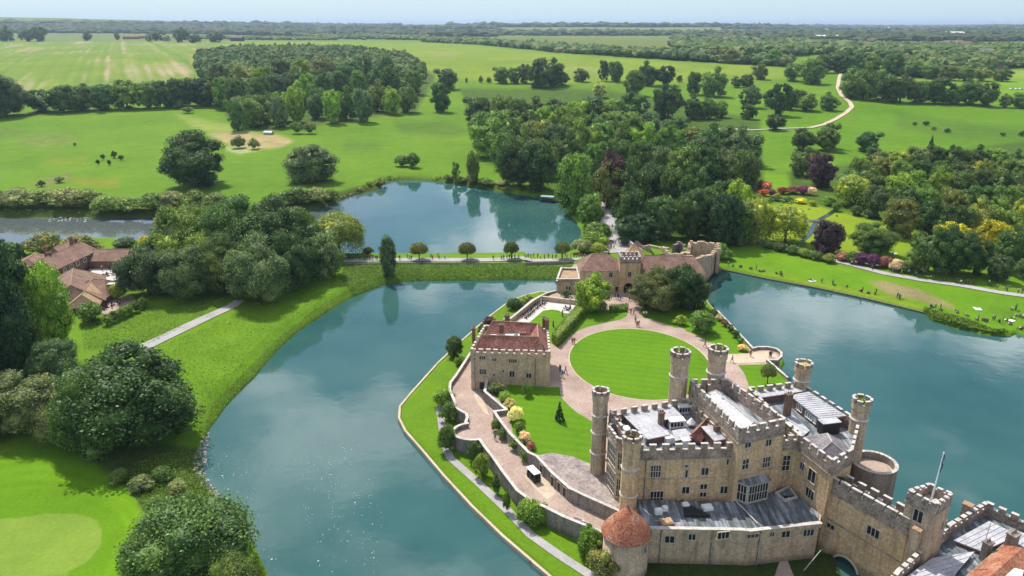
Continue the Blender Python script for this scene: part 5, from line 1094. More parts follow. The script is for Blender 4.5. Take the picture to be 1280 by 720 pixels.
bmm = bmesh.new(); bmm.from_mesh(w_.data); bmesh.ops.triangulate(bmm, faces=[f for f in bmm.faces if len(f.verts) > 4]); bmesh.ops.recalc_face_normals(bmm, faces=bmm.faces); bmm.to_mesh(w_.data); bmm.free()
m = MB(); 
for i in range(n_): m.tube((*e_(arc_t[i], -.05), arc_z[i]), (*e_(arc_t[i+1], -.05), arc_z[i+1]), .2, 5)
m.build('arch_ring', M_FRAME, EW)
p_ = MB(); cp_ = MB(); merlons(p_, cp_, [e_(-.6, .2), e_(EL+.3, .2)], False, 11.8, 13.6, 14.5, .45, 1.6, .55); merlons(p_, cp_, [e_(.2, W_-.2), e_(EL, W_-.2)], False, 11.8, 12.9, 13.9, .45, 1.3, .9)
p_.wall([e_(-.6, -.02), e_(EL+.3, -.02)], .25, 11.6, 11.85); p_.wall([e_(-.2, -.02), e_(EL+.3, -.02)], .18, 6.6, 6.8)
po = p_.build('parapet', M_CRN, EW); cp_.build('coping', M_COP, po); MB().prism([e_(-.6, .3), e_(EL, .3), e_(EL, W_-.3), e_(-.6, W_-.3)], 11.85, 11.95).build('roof', M_LEADD, EW)
window(EW, E1, E2, 1038, 661, 1.3, 1.9, 2, 1); window(EW, E1, E2, 1091.7, 665, 2.0, 1.5, 3, 1)
x, y, _ = W(1051, 610, 12.5); m = MB(); m.cyl(*e_(.9, .9), .22, .2, 11.9, 13.2, 10); m.cyl(*e_(.9, .9), .5, .55, 13.2, 14.6, 12); m.build('cowl', M_BLACK, EW)
# round bastion tower behind
bx_, by_ = W2(1093, 577, 10.5); d_ = by_*cp-(10.5-H)*sp; br2 = 27/F*d_
BT = empty('bastion_tower', (bx_, by_, 0), 'low round open tower rising from the water behind the castle', 'tower')
m = MB(); m.cyl(bx_, by_, br2*1.03, br2, -1.5, 10.4, 28, False)
for i in range(28):
    a0, a1_ = 2*math.pi*i/28, 2*math.pi*(i+1)/28; c = [(bx_+q*math.cos(a_), by_+q*math.sin(a_)) for q, a_ in ((br2, a0), (br2, a1_), (br2-.5, a1_), (br2-.5, a0))]
    m.quad((*c[0], 10.4), (*c[1], 10.4), (*c[2], 10.4), (*c[3], 10.4)); m.quad((*c[3], 10.4), (*c[2], 10.4), (*c[2], 9.), (*c[3], 9.))
m.build('wall', M_STD, BT); m = MB(); m.cyl(bx_, by_, br2-.4, br2-.4, 9., 9.1, 28); m.build('floor', M_PATH, BT)
m = MB()
for i in range(28):
    a0 = 2*math.pi*(i+.5)/28; m.box((bx_+(br2-.25)*math.cos(a0), by_+(br2-.25)*math.sin(a0), 10.45), (.62, 2*math.pi*br2/28*1.02, .1), a0)
m.build('coping', M_COP, BT)
# ---- flag tower
FP = [W2(u, v, 19) for u, v in [(1135, 613), (1162, 604), (1191, 617), (1171, 631)]]
fcx = sum(p[0] for p in FP)/4; fcy = sum(p[1] for p in FP)/4
FT = empty('flag_tower', (fcx, fcy, 0), 'square grey stone tower with a flagpole on top', 'tower')
block(FT, FP, -1, 17.3, 18.6, 19.0, M_STG, ml=.7, gap=.5, th=.42, roof=M_COP, string=True)
FPc = ccw(FP)
fa, fb = W2(1135, 613, 19), W2(1171, 631, 19); window(FT, fa, fb, 1147.8, 645, 1.3, 2.0, 2, 1, M_BLACK); fa, fb = W2(1171, 631, 19), W2(1191, 617, 19)
window(FT, fa, fb, 1177.5, 657, .5, 1.4, 1, 1, M_BLACK); window(FT, fa, fb, 1178, 672, .5, 1.2, 1, 1, M_BLACK)
px_, py_ = fcx+.3, fcy+.2; FPo = empty('flagpole', (px_, py_, 17.4), 'white flagpole with a furled dark flag on the square tower', 'flagpole')
m = MB(); m.tube((px_, py_, 17.4), (px_+.3, py_, 25.8), .13, 8, .06); m.cyl(px_+.3, py_, .13, .02, 25.7, 26.0, 8); m.build('pole', M_WHITE, FPo)
m = MB(); 
for i in range(10):
    z = 25.3-i*.3; m.box((px_+.42+.1*math.sin(i*1.3), py_, z), (.16+.05*(i % 2), .12, .34), i*.4)
fo = m.build('flag', plain('navy_flag_cloth', (.06, .06, .13), .8), FPo)
m = MB(); m.box((*W2(1147, 662, 14), 9.5), (1.1, 1.0, 9.0), -.9); c_ = m.build('chimney', M_STG, FT); m = MB(); m.box((*W2(1147, 662, 14), 14.1), (1.3, 1.2, .2), -.9); m.build('coping', M_TTAN, c_)
# ---- island hall at the lower right
GP = [W2(u, v, 10) for u, v in [(1105, 735), (1120, 716), (1186, 657), (1232, 629), (1290, 653), (1400, 705), (1330, 830), (1180, 830)]]
GH = empty('island_hall', (78, 92, 0), 'battlemented island range with pale lead roofs and an orange tiled roof', 'building')
block(GH, GP, -1.5, 8.1, 9.6, 10.4, M_STG, ml=1.0, gap=.7, th=.55)
lead_roof(GH, [W2(u, v, 8.8) for u, v in [(1192, 676), (1236, 652), (1262, 664), (1258, 676), (1228, 690)]], 8.9, M_LEAD, .8, R(28), 8.1)
lead_roof(GH, [W2(u, v, 8.8) for u, v in [(1135, 720), (1165, 698), (1218, 690), (1196, 716), (1180, 745), (1120, 745)]], 8.9, M_LEAD, .8, R(20), 8.1)
g0, g1 = W2(1256, 676, 11), W2(1196, 727, 11)
m = MB(); u0 = Vector(g0); u1 = Vector(g1); dg = (u1-u0); dg.normalize(); ng = Vector((-dg.y, dg.x)); ng = ng if ng.x > 0 else -ng
gr = [(u0.x, u0.y, 10.3), (u1.x+dg.x*4, u1.y+dg.y*4, 10.3), (u1.x+dg.x*4+ng.x*2.9, u1.y+dg.y*4+ng.y*2.9, 12.6), (u0.x+ng.x*2.9+dg.x*2, u0.y+ng.y*2.9+dg.y*2, 12.6), (u0.x+ng.x*7, u0.y+ng.y*7, 10.3), (u1.x+dg.x*4+ng.x*6, u1.y+dg.y*4+ng.y*6, 10.3)]
m.add(gr, [(0, 1, 2, 3), (3, 4, 0), (3, 2, 5, 4)]); o = m.build('tiled_roof', M_TORG, GH)
m = MB(); m.add([(p[0], p[1], 8.1) for p in (gr[0], gr[1], gr[5], gr[4])]+[(p[0], p[1], p[2]-.02) for p in (gr[0], gr[1], gr[5], gr[4])], [(0, 1, 5, 4), (1, 2, 6, 5), (2, 3, 7, 6), (3, 0, 4, 7)]); m.build('wall', M_STG, GH)
m = MB(); m.tube(gr[0], gr[1], .16, 5); m.build('verge', M_TTAN, o)
lead_roof(GH, [W2(u, v, 9.3) for u, v in [(1262, 662), (1290, 670), (1290, 690), (1256, 672)]], 9.4, M_LEAD, .9, R(28), 8.1)
lead_roof(GH, [W2(u, v, 12) for u, v in [(1250, 718), (1264, 708), (1280, 712), (1275, 730), (1256, 735)]], 11.9, M_WROOF, 0, 0, 8.1)
x, y, _ = W(1266, 672, 12); chimney(GH, x, y, 8, 12.6, 1.5, 1.2, .5, M_STD, 3); x, y, _ = W(1235, 680, 11); chimney(GH, x, y, 8, 11.2, 1.2, 1.0, .5, M_STD, 2)
m = MB(); x, y, _ = W(1233, 668, 11.5); m.tube((x, y, 9), (x+.2, y, 13.5), .05, 5); m.tube((x-.5, y, 12.4), (x+.6, y, 12.4), .03, 4); m.tube((x-.3, y, 12.9), (x+.4, y, 12.9), .03, 4); m.build('aerial', M_GREY, GH)
for (u, v) in [(1210, 632), (1176, 651)]:
    x, y, _ = W(u, v, 11); m = MB(); m.box((x, y, 9.8), (1.3, 1.1, 2.8), -.9); c_ = m.build('chimney', M_CRN, GH); m = MB(); m.box((x, y, 11.25), (1.5, 1.3, .18), -.9); m.build('coping', M_TTAN, c_)
# ---------------------------------------------------------------- the small square tower with red roof
MT = empty('red_roofed_house', (0, 164, 5), 'square battlemented stone house with mottled red tiled roofs', 'house')
MP = [M1, M2, M3, M4]; block(MT, MP, 3, 12.6, 13.1, 13.9, M_STG, mcren=M_STG, ml=1.0, gap=.7, th=.45, roof=M_WROOF)
ip = inset(MP, 1.0)
def lerp(p, q, t): return (p[0]+(q[0]-p[0])*t, p[1]+(q[1]-p[1])*t)
f0, f1 = (M1[0]+.8, M1[1]+2.9), (M2[0]-1.2, M2[1]+2.9); gable(MT, f0, f1, 2.3, 13.0, 16.3, M_TRED, 1.6, over=.1, wallmat=M_STG)
f0, f1 = (M2[0]-2.7, M2[1]+1.2), (M3[0]-2.7, M3[1]-1.0); gable(MT, f0, f1, 2.3, 13.0, 16.2, M_TRED, 1.6, over=.1, wallmat=M_STG)
f0, f1 = (M4[0]+.6, M4[1]-2.8), (M3[0]-1.0, M3[1]-2.5); gable(MT, f0, f1, 2.3, 13.0, 16.3, M_TRED, 1.6, over=.1, wallmat=M_STG)
MB().prism([W2(u, v, 14.2) for u, v in [(613, 417), (656, 416), (655, 424), (607, 426)]], 12.6, 14.0).build('flat_roof', M_WROOF, MT)
for (u, v, z1, w) in [(627, 414, 17.2, 1.1), (634, 402, 17.4, 1.2), (592, 418, 16.4, .8), (653, 424, 16.2, 1.3), (684, 408, 16.2, .9), (680, 406, 16.0, .8)]:
    x, y, _ = W(u, v-8, z1); chimney(MT, x, y, 12.5, z1, w, 1.0, 0, M_BRK, 2)
x, y, _ = W(645, 421, 15); m = MB(); m.box((x, y, 14.2), (2.2, 1.8, 1.2)); m.build('lantern_base', M_LEADD, MT); m = MB(); m.cyl(x, y, .55, .5, 14.8, 15.5, 8); m.cyl(x, y, .6, 0, 15.5, 16.1, 8); m.build('lantern', plain('verdigris', (.22, .36, .30), .6), MT)
x, y, _ = W(626, 421, 15); gable(MT, (x-1, y), (x+1, y), .9, 14.0, 15.6, M_TRED, 0, wallmat=M_BRK, zbase=13)
for (u, v, w, h, nm) in [(603, 447, 1.4, .9, 3), (618, 449.5, .9, .7, 2), (641, 451, 1.8, .9, 4), (603.5, 464.5, 1.5, 1.3, 3), (640, 467.5, 1.1, 1.5, 2), (661, 470, 1.1, 1.4, 2), (629, 464, .4, .5, 1), (617.5, 468.5, .4, .5, 1)]:
    window(MT, M1, M2, u, v, w, h, nm, 1)
m = MB(); q = onwall(M1, M2, 602, 482); 
window(MT, M1, M2, 602.5, 482, 1.2, 1.9, 1, 1, M_DWOOD, M_FRAME, .15, name='door_frame')
m = MB(); x, y, _ = onwall(M1, M2, 593.5, 460); m.tube((x, y-.12, 3.5), (x, y-.12, 13), .09); m.build('rain_pipe', M_LEADD, MT)
m = MB(); x, y, _ = onwall(M1, M2, 669, 460); m.tube((x, y-.12, 5), (x, y-.12, 12), .09); m.build('rain_pipe', M_LEADD, MT)
m = MB(); m.wall([M1, M2], .2, 6.9, 7.1); m.build('string_course', M_STG, MT)
for v_, z in ((.3, 8), (.6, 8), (.3, 11), (.6, 11)):
    c = lerp(M2, M3, v_); window(MT, M2, M3, 0, 0, .8, 1.2, 2, 1, pt=(c[0], c[1], z))
# ---------------------------------------------------------------- gatehouse
gy = 220.6
GT = empty('gatehouse', (36, 222, 5), 'long stone gatehouse with brown tiled roofs and central arched tower', 'gatehouse')
gl, gr_ = 21.3, 60.; gd = 10.5
zE = hz(gl, gy, 338.5, 5, 20)
m = MB(); m.prism([(gl, gy), (33.6, gy), (33.6, gy+gd), (gl, gy+gd)], 1, zE); m.prism([(39.9, gy), (gr_, gy-2), (gr_, gy+gd-2), (39.9, gy+gd)], 1, zE-.4); m.build('wall', M_STG, GT)
gable(GT, (gl+.2, gy+gd/2), (34, gy+gd/2), gd/2, zE, zE+4.0, M_TBRN, 4.0, over=.35)
gable(GT, (39, gy+gd/2), (gr_, gy+gd/2-1.5), gd/2, zE-.3, zE+3.6, M_TBRN, 3.0, over=.35)
zt = hz(36.7, gy-1, 321, 5, 30); TP = [(33.5, gy-1.0), (39.9, gy-1.0), (39.9, gy+4.6), (33.5, gy+4.6)]
# tower with an arched way
m = MB(); tw = 6.4; n_ = 12; ar = [(3.0-1.45*math.cos(math.pi*i/n_), 7.0+1.5*math.sin(math.pi*i/n_)) for i in range(n_+1)]
pf = [(0, 1), (1.55, 1)]+ar+[(4.45, 1), (tw, 1), (tw, zt-1.7), (0, zt-1.7)]; k = len(pf)
m.add([(33.5+t, gy-1, z) for t, z in pf]+[(33.5+t, gy+4.6, z) for t, z in pf], [tuple(range(k)), tuple(range(2*k-1, k-1, -1))]+[(i, i+k, (i+1) % k+k, (i+1) % k) for i in range(k)])
w_ = m.build('tower_wall', M_ST, GT)
bmm = bmesh.new(); bmm.from_mesh(w_.data); bmesh.ops.triangulate(bmm, faces=[f for f in bmm.faces if len(f.verts) > 4]); bmesh.ops.recalc_face_normals(bmm, faces=bmm.faces); bmm.to_mesh(w_.data); bmm.free()
p_ = MB(); cp_ = MB(); merlons(p_, cp_, inset(TP, .2), True, zt-1.8, zt-.9, zt, .4, .8, .5); p_.wall(TP, .3, zt-2.1, zt-1.8, True); po = p_.build('parapet', M_CRN, GT); cp_.build('coping', M_COP, po)
MB().prism(inset(TP, .4), zt-1.8, zt-1.65).build('roof', M_LEAD, GT)
m = MB(); m.box((36.5, gy+2.5, 6.6), (3.2, .3, 4)); m.build('passage_shade_panel', M_DWOOD, GT)  # dark panel put in for the shade inside the gate passage
ga, gb = (33.5, gy-1), (39.9, gy-1); window(GT, ga, gb, 787, 343, .9, 1.5, 2, 1)
ga, gb = (gl, gy), (33.6, gy)
for (u, v, w, h, nm) in [(744.5, 343.5, 1.0, 1.6, 2), (763.5, 343.5, 1.0, 1.6, 2), (759, 356, .8, 1.4, 2)]: window(GT, ga, gb, u, v, w, h, nm, 1)
window(GT, ga, gb, 771.3, 361, 1.2, 1.5, 1, 1, M_DWOOD, M_FRAME, .14, name='door_frame')
for i, t in enumerate((44, 48.5, 53)): window(GT, (39.9, gy), (gr_, gy-2), 0, 0, 1.0, 1.5, 2, 1, pt=(t, gy-2*(t-39.9)/(gr_-39.9), zE-2.2))
# pyramid roof behind the tower
gable(GT, (37.5, gy+13.5), (42.5, gy+12.5), 3.6, zE+1.2, zE+5.2, M_TTAN, 2.4, over=.3, wallmat=M_STG, zbase=1)
zw = hz(14, gy, 348.5, 4, 20)
WG = [(14.0, gy), (gl, gy), (gl+.2, gy+11), (16.0, gy+11.5)]
block(GT, WG, 0, zw-.7, zw-.3, zw, M_STG, ml=9, gap=1, th=.45, roof=M_TTAN)
MB().wall(inset(WG, .2), .6, zw-.3, zw+.05, True).build('coping', M_COP, GT)
for (u, v, w) in [(708.5, 360.5, .5), (712, 360.5, .5)]: window(GT, WG[0], WG[1], u, v, w, 1.5, 1, 1)
# ruined barbican
def ruin(pts, th, z0, z1, label, seed, closed=False, group='ruined barbican walls'):
    r = empty('ruined_wall', (pts[0][0], pts[0][1], z0), label, 'ruin', group); m = MB()
    for a, b in segs(pts, closed):
        L = math.hypot(b[0]-a[0], b[1]-a[1]); n = max(2, int(L/.8)); rz = math.atan2(b[1]-a[1], b[0]-a[0])
        for i in range(n):
            t = (i+.5)/n; x, y = a[0]+(b[0]-a[0])*t, a[1]+(b[1]-a[1])*t; hh = (z1-z0)*(1-.35*max(0, noise.noise(Vector((x*.25+seed, y*.25, 1)))+.25)-.05*rnd.random())
            m.box((x, y, z0+hh/2), (L/n+.05, th*(1+.1*rnd.uniform(-1, 1)), hh), rz)
    m.build('rubble_wall', M_STG if seed % 2 else M_STD, r); return r
def rp(l, z): return [W2(u, v, z) for u, v in l]
ruin(rp([(863, 299), (881, 300), (899, 303), (899, 308)], 11), 1.2, 1, 11.5, 'tall back wall of the roofless barbican mill ruin', 1)
ruin(rp([(899, 303), (886, 318), (869, 324)], 10), 1.3, 1, 10.5, 'tall ragged side wall of the barbican ruin beside the water', 3)
ruin(rp([(863, 299), (861, 311)], 10), 1.1, 1, 10., 'short broken wall at the left end of the barbican ruin', 5)
ruin(rp([(858, 316), (864, 317), (864, 330), (857, 330)], 9), 1.1, 2, 9.5, 'square ruined pier next to the gatehouse roof', 7, True)
ruin(rp([(795, 303), (808, 308), (828, 312), (836, 312)], 5), 1.1, 2, 6., 'long low broken wall behind the gatehouse', 9)
ruin(rp([(828, 314), (838, 320), (851, 323), (858, 318)], 5), 1.2, 2, 7., 'rounded mossy ruin wall in the middle of the barbican', 11)
ruin(rp([(842, 308), (848, 304), (855, 306), (856, 314)], 6), .9, 2, 7., 'broken arch stump with a hole in the barbican', 12)
sheet('lawn', [W2(u, v, 3) for u, v in [(812, 316), (826, 314), (838, 323), (818, 325)]], 5.0, M_LAWN, 'tiny lawn inside the ruined barbican', .05, True)
# road wall at the bridge approach
wallobj('road_wall', [W2(u, v, 5) for u, v in [(775, 289), (783, 297), (790, 305), (800, 312)]], .5, 2, 5.4, M_STG, 'pale low wall beside the road leading to the gatehouse')

m = MB(); q = [e_(-.9, -.1), e_(2.0, -.1), e_(1.7, -1.3), e_(-.4, -1.5)]; q2 = [e_(-.9, -.05), e_(1.6, -.05), e_(1.3, -.35), e_(-.5, -.35)]
m.add([(x, y, -1.2) for x, y in q]+[(x, y, 5.2) for x, y in q2], [(0, 1, 5, 4), (1, 2, 6, 5), (2, 3, 7, 6), (3, 0, 4, 7), (4, 5, 6, 7)]); b_ = m.build('buttress', M_STG, EW)
bmm = bmesh.new(); bmm.from_mesh(b_.data); bmesh.ops.recalc_face_normals(bmm, faces=bmm.faces); bmm.to_mesh(b_.data); bmm.free()
# ---------------------------------------------------------------- people
def body_mesh(pose):
    "one skinned figure, 1.72 m standing; faces towards -y"
    J = {'pel': (0, 0, .95), 'che': (0, 0, 1.28), 'nek': (0, 0, 1.47), 'hea': (0, -.01, 1.56), 'top': (0, 0, 1.68)}
    def limb(n, pts):
        for i, p in enumerate(pts): J[n+str(i)] = p
    for s, n in ((-1, 'l'), (1, 'r')):
        if pose == 'stand': limb('g'+n, [(s*.09, 0, .90), (s*.11, -.01, .48), (s*.12, 0, .07), (s*.13, -.13, .03)]); limb('a'+n, [(s*.19, 0, 1.41), (s*.25, .03, 1.13), (s*.26, -.06, .88), (s*.26, -.09, .78)])
        if pose == 'walk': limb('g'+n, [(s*.09, 0, .90), (s*.10, s*.17-.03, .49), (s*.10, s*.30+.03, .09), (s*.10, s*.30-.10, .03)]); limb('a'+n, [(s*.19, 0, 1.41), (s*.25, -s*.12, 1.15), (s*.26, -s*.22-.06, .92), (s*.25, -s*.26-.08, .84)])
        if pose == 'sit': limb('g'+n, [(s*.10, -.02, .12), (s*.17, -.38, .38), (s*.14, -.70, .08), (s*.15, -.84, .05)]); limb('a'+n, [(s*.19, .04, .60), (s*.27, .08, .35), (s*.20, -.20, .35), (s*.17, -.28, .38)])
    if pose == 'sit':
        for k, z in (('pel', .14), ('che', .45), ('nek', .65), ('hea', .76), ('top', .88)): J[k] = (0, .06, z)
    names = list(J); idx = {k: i for i, k in enumerate(names)}
    E_ = [('pel', 'che'), ('che', 'nek'), ('nek', 'hea'), ('hea', 'top')]
    for n in 'lr': E_ += [('pel', 'g%s0' % n), ('g%s0' % n, 'g%s1' % n), ('g%s1' % n, 'g%s2' % n), ('g%s2' % n, 'g%s3' % n), ('che', 'a%s0' % n), ('a%s0' % n, 'a%s1' % n), ('a%s1' % n, 'a%s2' % n), ('a%s2' % n, 'a%s3' % n)]
    me = bpy.data.meshes.new('person_'+pose); me.from_pydata([J[k] for k in names], [(idx[a], idx[b]) for a, b in E_], [])
    o = bpy.data.objects.new('tmp', me); C.objects.link(o); md = o.modifiers.new('s', 'SKIN')
    rad = {'pel': .155, 'che': .165, 'nek': .06, 'hea': .10, 'top': .085, 'g0': .105, 'g1': .07, 'g2': .045, 'g3': .045, 'a0': .065, 'a1': .05, 'a2': .036, 'a3': .04}
    for k, sv in zip(names, me.skin_vertices[0].data):
        r_ = rad.get(k) or rad[k[0]+k[2]]; sv.radius = (r_, r_*.8 if k in ('pel', 'che') else r_); sv.use_root = (k == 'pel')
    ss = o.modifiers.new('u', 'SUBSURF'); ss.levels = 1
    dg = bpy.context.evaluated_depsgraph_get(); m2 = bpy.data.meshes.new_from_object(o.evaluated_get(dg)); bpy.data.objects.remove(o)
    for m_ in (M_SKIN, M_OBJ, M_TROUS, M_HAIR): m2.materials.append(m_)
    off = 0 if pose != 'sit' else -.82
    for p in m2.polygons:
        z = p.center.z-off; x = abs(p.center.x); y = p.center.y
        if pose == 'sit': 
            p.material_index = 3 if p.center.z > .84 else (0 if p.center.z > .66 or y < -.2 and p.center.z > .3 and x > .14 and p.center.z < .5 and y > -.32 else (1 if p.center.z > .2 and y > -.12 else 2))
        else: p.material_index = 3 if (z > 1.63 or (z > 1.53 and y > .03)) else (0 if z > 1.46 else (1 if z > .93 and not (z < 1.12 and x > .21) else (0 if x > .21 and z > .7 else 2)))
    for p in m2.polygons: p.use_smooth = True
    return m2
BODY = {k: body_mesh(k) for k in ('stand', 'walk', 'sit')}
SHIRTS = [('white', (.75, .74, .72)), ('white', (.7, .7, .7)), ('black', (.02, .02, .025)), ('navy', (.03, .05, .14)), ('grey', (.25, .25, .27)), ('red', (.45, .05, .04)), ('pink', (.6, .3, .33)), ('blue', (.12, .25, .5)), ('cream', (.6, .52, .4)), ('green', (.08, .2, .1)), ('black', (.03, .03, .03))]
def people(pts, place, group, z=None, poses=('stand', 'walk', 'sit'), off=.0):
    r = random.Random(hash_(place)); cnt = {}
    for (u, v) in sorted(pts):
        x, y, zz = G(u, v) if z is None else W(u, v, z); pose = r.choice(poses); nm, c = r.choice(SHIRTS); k = (nm, pose); cnt[k] = cnt.get(k, 0)+1
        verb = {'stand': 'standing', 'walk': 'walking', 'sit': 'sitting'}[pose]
        o = link('person', BODY[pose], None, None, (x, y, zz+off)); s = r.uniform(.93, 1.07)*1.2; o.scale = (s, s, s); o.rotation_euler = (0, 0, r.uniform(0, 6.28)); o.color = (*c, 1)
        tag(o, '%s person in %s top %s %s' % (ORD[cnt[k]-1], nm, verb, place), 'person', group)
people([(870+x/5.8, 310+y/5.8) for x, y in [(232, 128), (268, 135), (318, 138), (330, 140), (395, 152), (405, 156), (435, 160), (460, 172), (487, 172), (495, 170), (580, 188), (622, 198), (612, 202), (830, 236), (845, 240), (910, 252), (990, 268), (1000, 272), (1095, 282), (1195, 318), (1205, 322), (1255, 328)]], 'on the left part of the far bank lawn', 'people on the left part of the bank lawn', poses=('sit', 'sit', 'stand'))
people([(1080+x/6.4, 360+y/6.4) for x, y in [(40, 42), (30, 38), (88, 50), (95, 46), (265, 82), (292, 84), (280, 92), (520, 168), (530, 176), (545, 158), (572, 158), (610, 172), (618, 184), (733, 190), (738, 200), (812, 218), (820, 224), (905, 255), (912, 262), (945, 262), (970, 252), (965, 268), (985, 270), (1030, 258), (1045, 255), (1080, 272), (1085, 282), (1110, 270), (1145, 262), (1165, 285), (1158, 292), (1185, 172), (1215, 172), (1210, 180), (1215, 222), (1245, 230), (1270, 230), (1258, 238), (1195, 246), (1245, 330), (1268, 326), (1255, 338), (1290, 330), (1288, 300)]], 'on the right part of the far bank lawn', 'people on the right part of the bank lawn', poses=('sit', 'sit', 'stand'))
people([(1060+x/5.8, 260+y/5.8) for x, y in [(170, 442), (205, 440), (50, 418), (320, 476), (335, 474), (385, 488), (437, 486), (490, 498), (548, 486), (598, 520), (615, 522), (685, 528), (712, 524), (790, 552), (815, 556), (853, 558), (870, 552), (908, 558), (1020, 560), (1040, 566), (1078, 590), (1140, 598), (1150, 606), (1232, 620), (1262, 620), (25, 416), (300, 470), (345, 472), (175, 452), (480, 492)]], 'on the walking path above the bank', 'people on the walking path', poses=('walk', 'stand'))
people([(900+x/5.8, 220+y/5.8) for x, y in [(385, 511), (400, 516), (425, 516), (480, 528), (605, 562), (635, 568), (655, 568), (800, 612), (830, 612), (850, 608), (975, 648), (990, 652), (1105, 672), (1125, 672), (612, 570)]], 'on the path past the garden willows', 'people on the garden path', poses=('walk', 'stand'))
people([(420+x/5.8, 300+y/5.8) for x, y in [(465, 140), (460, 150), (518, 135), (535, 150), (548, 150), (690, 135), (700, 146), (740, 135), (750, 135), (790, 140), (1140, 148), (1200, 140), (1215, 145), (1240, 140), (175, 150), (200, 150), (215, 152), (245, 150), (270, 152), (290, 150), (300, 150), (320, 150), (120, 148), (98, 146), (232, 146), (256, 154)]], 'on the left half of the causeway', 'people on the left half of the causeway', poses=('walk', 'stand'), off=.08)
people([(425+x/2.975, 240+y/2.975) for x, y in [(600, 250), (630, 251), (640, 248), (650, 250), (665, 251), (690, 251), (700, 247), (710, 250), (720, 246), (735, 248), (745, 250), (760, 250), (775, 248), (790, 250), (800, 250), (805, 246), (825, 248), (838, 244), (845, 246), (858, 248), (870, 246), (880, 247), (890, 246), (900, 247), (910, 247)]], 'on the right half of the causeway', 'people on the right half of the causeway', poses=('walk', 'stand'), off=.08)
people([(640+x/7.11, 220+y/7.11) for x, y in [(810, 446), (825, 451), (890, 471), (920, 481), (935, 468), (960, 488), (900, 516), (915, 521), (970, 566), (920, 613), (877, 628), (880, 655), (905, 648), (850, 650), (860, 698), (945, 403), (975, 408), (820, 358), (800, 372), (840, 600), (950, 590)]], 'on the road behind the gatehouse', 'people on the road behind the gatehouse', poses=('walk', 'stand'), off=.1)
people([(690+x/5.33, 280+y/5.33) for x, y in [(505, 458), (515, 510), (505, 564), (525, 600), (545, 600), (555, 658), (565, 685), (578, 685), (610, 620), (627, 620), (455, 510), (420, 500), (492, 448), (440, 505)]]+[(715.5, 430), (718, 430), (700, 465), (707, 467), (703, 472), (881, 434), (915, 453), (938, 446), (962, 447.5), (964, 446.5), (776, 372)], 'on the bailey gravel', 'people on the bailey gravel', z=5.0, poses=('walk', 'stand'))
people([(619, 550)], 'on the drive between the castle walls', None, z=3.5, poses=('stand',))
people([(1046, 271), (1074, 269), (1105, 274), (1118, 275), (1116, 318), (1146, 281), (1012, 262)], 'on the garden lawn', 'people on the garden lawn', poses=('sit',))
# picnic blankets
for i, (u, v, c) in enumerate([(1141, 280, (.7, .7, .7)), (1117, 317, (.7, .72, .75)), (1222, 386, (.6, .7, .65)), (1262, 400, (.75, .75, .78)), (1130, 391, (.7, .68, .62)), (1015, 351, (.72, .72, .74)), (1083, 322, (.5, .5, .6)), (1105, 273, (.7, .7, .7))]):
    x, y, z = G(u, v); m = MB(); m.box((0, 0, .03), (2.6, 1.9, .05), 0); o = m.build('picnic_blanket', M_OBJ); o.location = (x, y, z); o.rotation_euler = (0, 0, i*.7); o.color = (*c, 1); tag(o, 'pale picnic blanket on the grass, %s in the photo from left to right' % ORD[sorted([1141, 1117, 1222, 1262, 1130, 1015, 1083, 1105]).index(u)], 'blanket', 'picnic blankets')
# ---------------------------------------------------------------- vehicles
def wheelset(root, L, Wd, r, mat=M_BLACK):
    for sx_ in (-1, 1):
        for sy_ in (-1, 1):
            m = MB(); x0 = sx_*L*.31; y0 = sy_*Wd*.5; m.tube((x0, y0-sy_*.22, r), (x0, y0, r), r, 14); o = m.build('wheel', mat, None); o.parent = root; m = MB(); m.tube((x0, y0, r), (x0, y0+sy_*.02, r), r*.55, 10); q = m.build('rim', M_GREY, None); q.parent = o
def car(x, y, z, rz, col, label, group=None, van=False, parts=True):
    root = empty('parked_car' if not van else 'van', (x, y, z), label, 'car' if not van else 'van', group, rz)
    L, Wd = (4.3, 1.78) if not van else (5.0, 1.95)
    pf = [(-.5, .28), (.5, .28), (.5, .62), (.46, .80), (.24, .92), (.10, 1.38), (-.30, 1.42), (-.46, .98), (-.5, .85)] if not van else [(-.5, .3), (.5, .3), (.5, .95), (.42, 1.15), (.28, 1.95), (-.48, 2.0), (-.5, 1.9)]
    m = MB(); k = len(pf); 
    vs = [(px_*L, -Wd/2*(1 if pz < 1 else .84), pz) for px_, pz in pf]+[(px_*L, Wd/2*(1 if pz < 1 else .84), pz) for px_, pz in pf]; m.add(vs, [tuple(range(k)), tuple(range(2*k-1, k-1, -1))]+[(i, i+k, (i+1) % k+k, (i+1) % k) for i in range(k)])
    b = m.build('body', M_OBJ, None); b.parent = root; b.color = (*col, 1)
    if parts:
        g = MB(); h0, h1 = (.96, 1.34) if not van else (1.2, 1.85)
        g.box((-.09*L, 0, (h0+h1)/2), (.36*L, Wd*.93, (h1-h0)*.8)); o = g.build('side_window', M_GLASS, None); o.parent = root
        g = MB(); a_, b_ = (pf[4], pf[5]) if not van else (pf[3], pf[4]); g.quad(*[(q[0]*L+.02, s*Wd*.38, q[1]+.02) for q, s in ((a_, -1), (a_, 1), (b_, 1), (b_, -1))]); o = g.build('windscreen', M_GLASS, None); o.parent = root
        wheelset(root, L, Wd, .33)
    return root
x, y, z = G(758, 292); car(x, y, z+.1, 1.7, (.8, .8, .8), 'white van among people on the road to the wood', van=True)
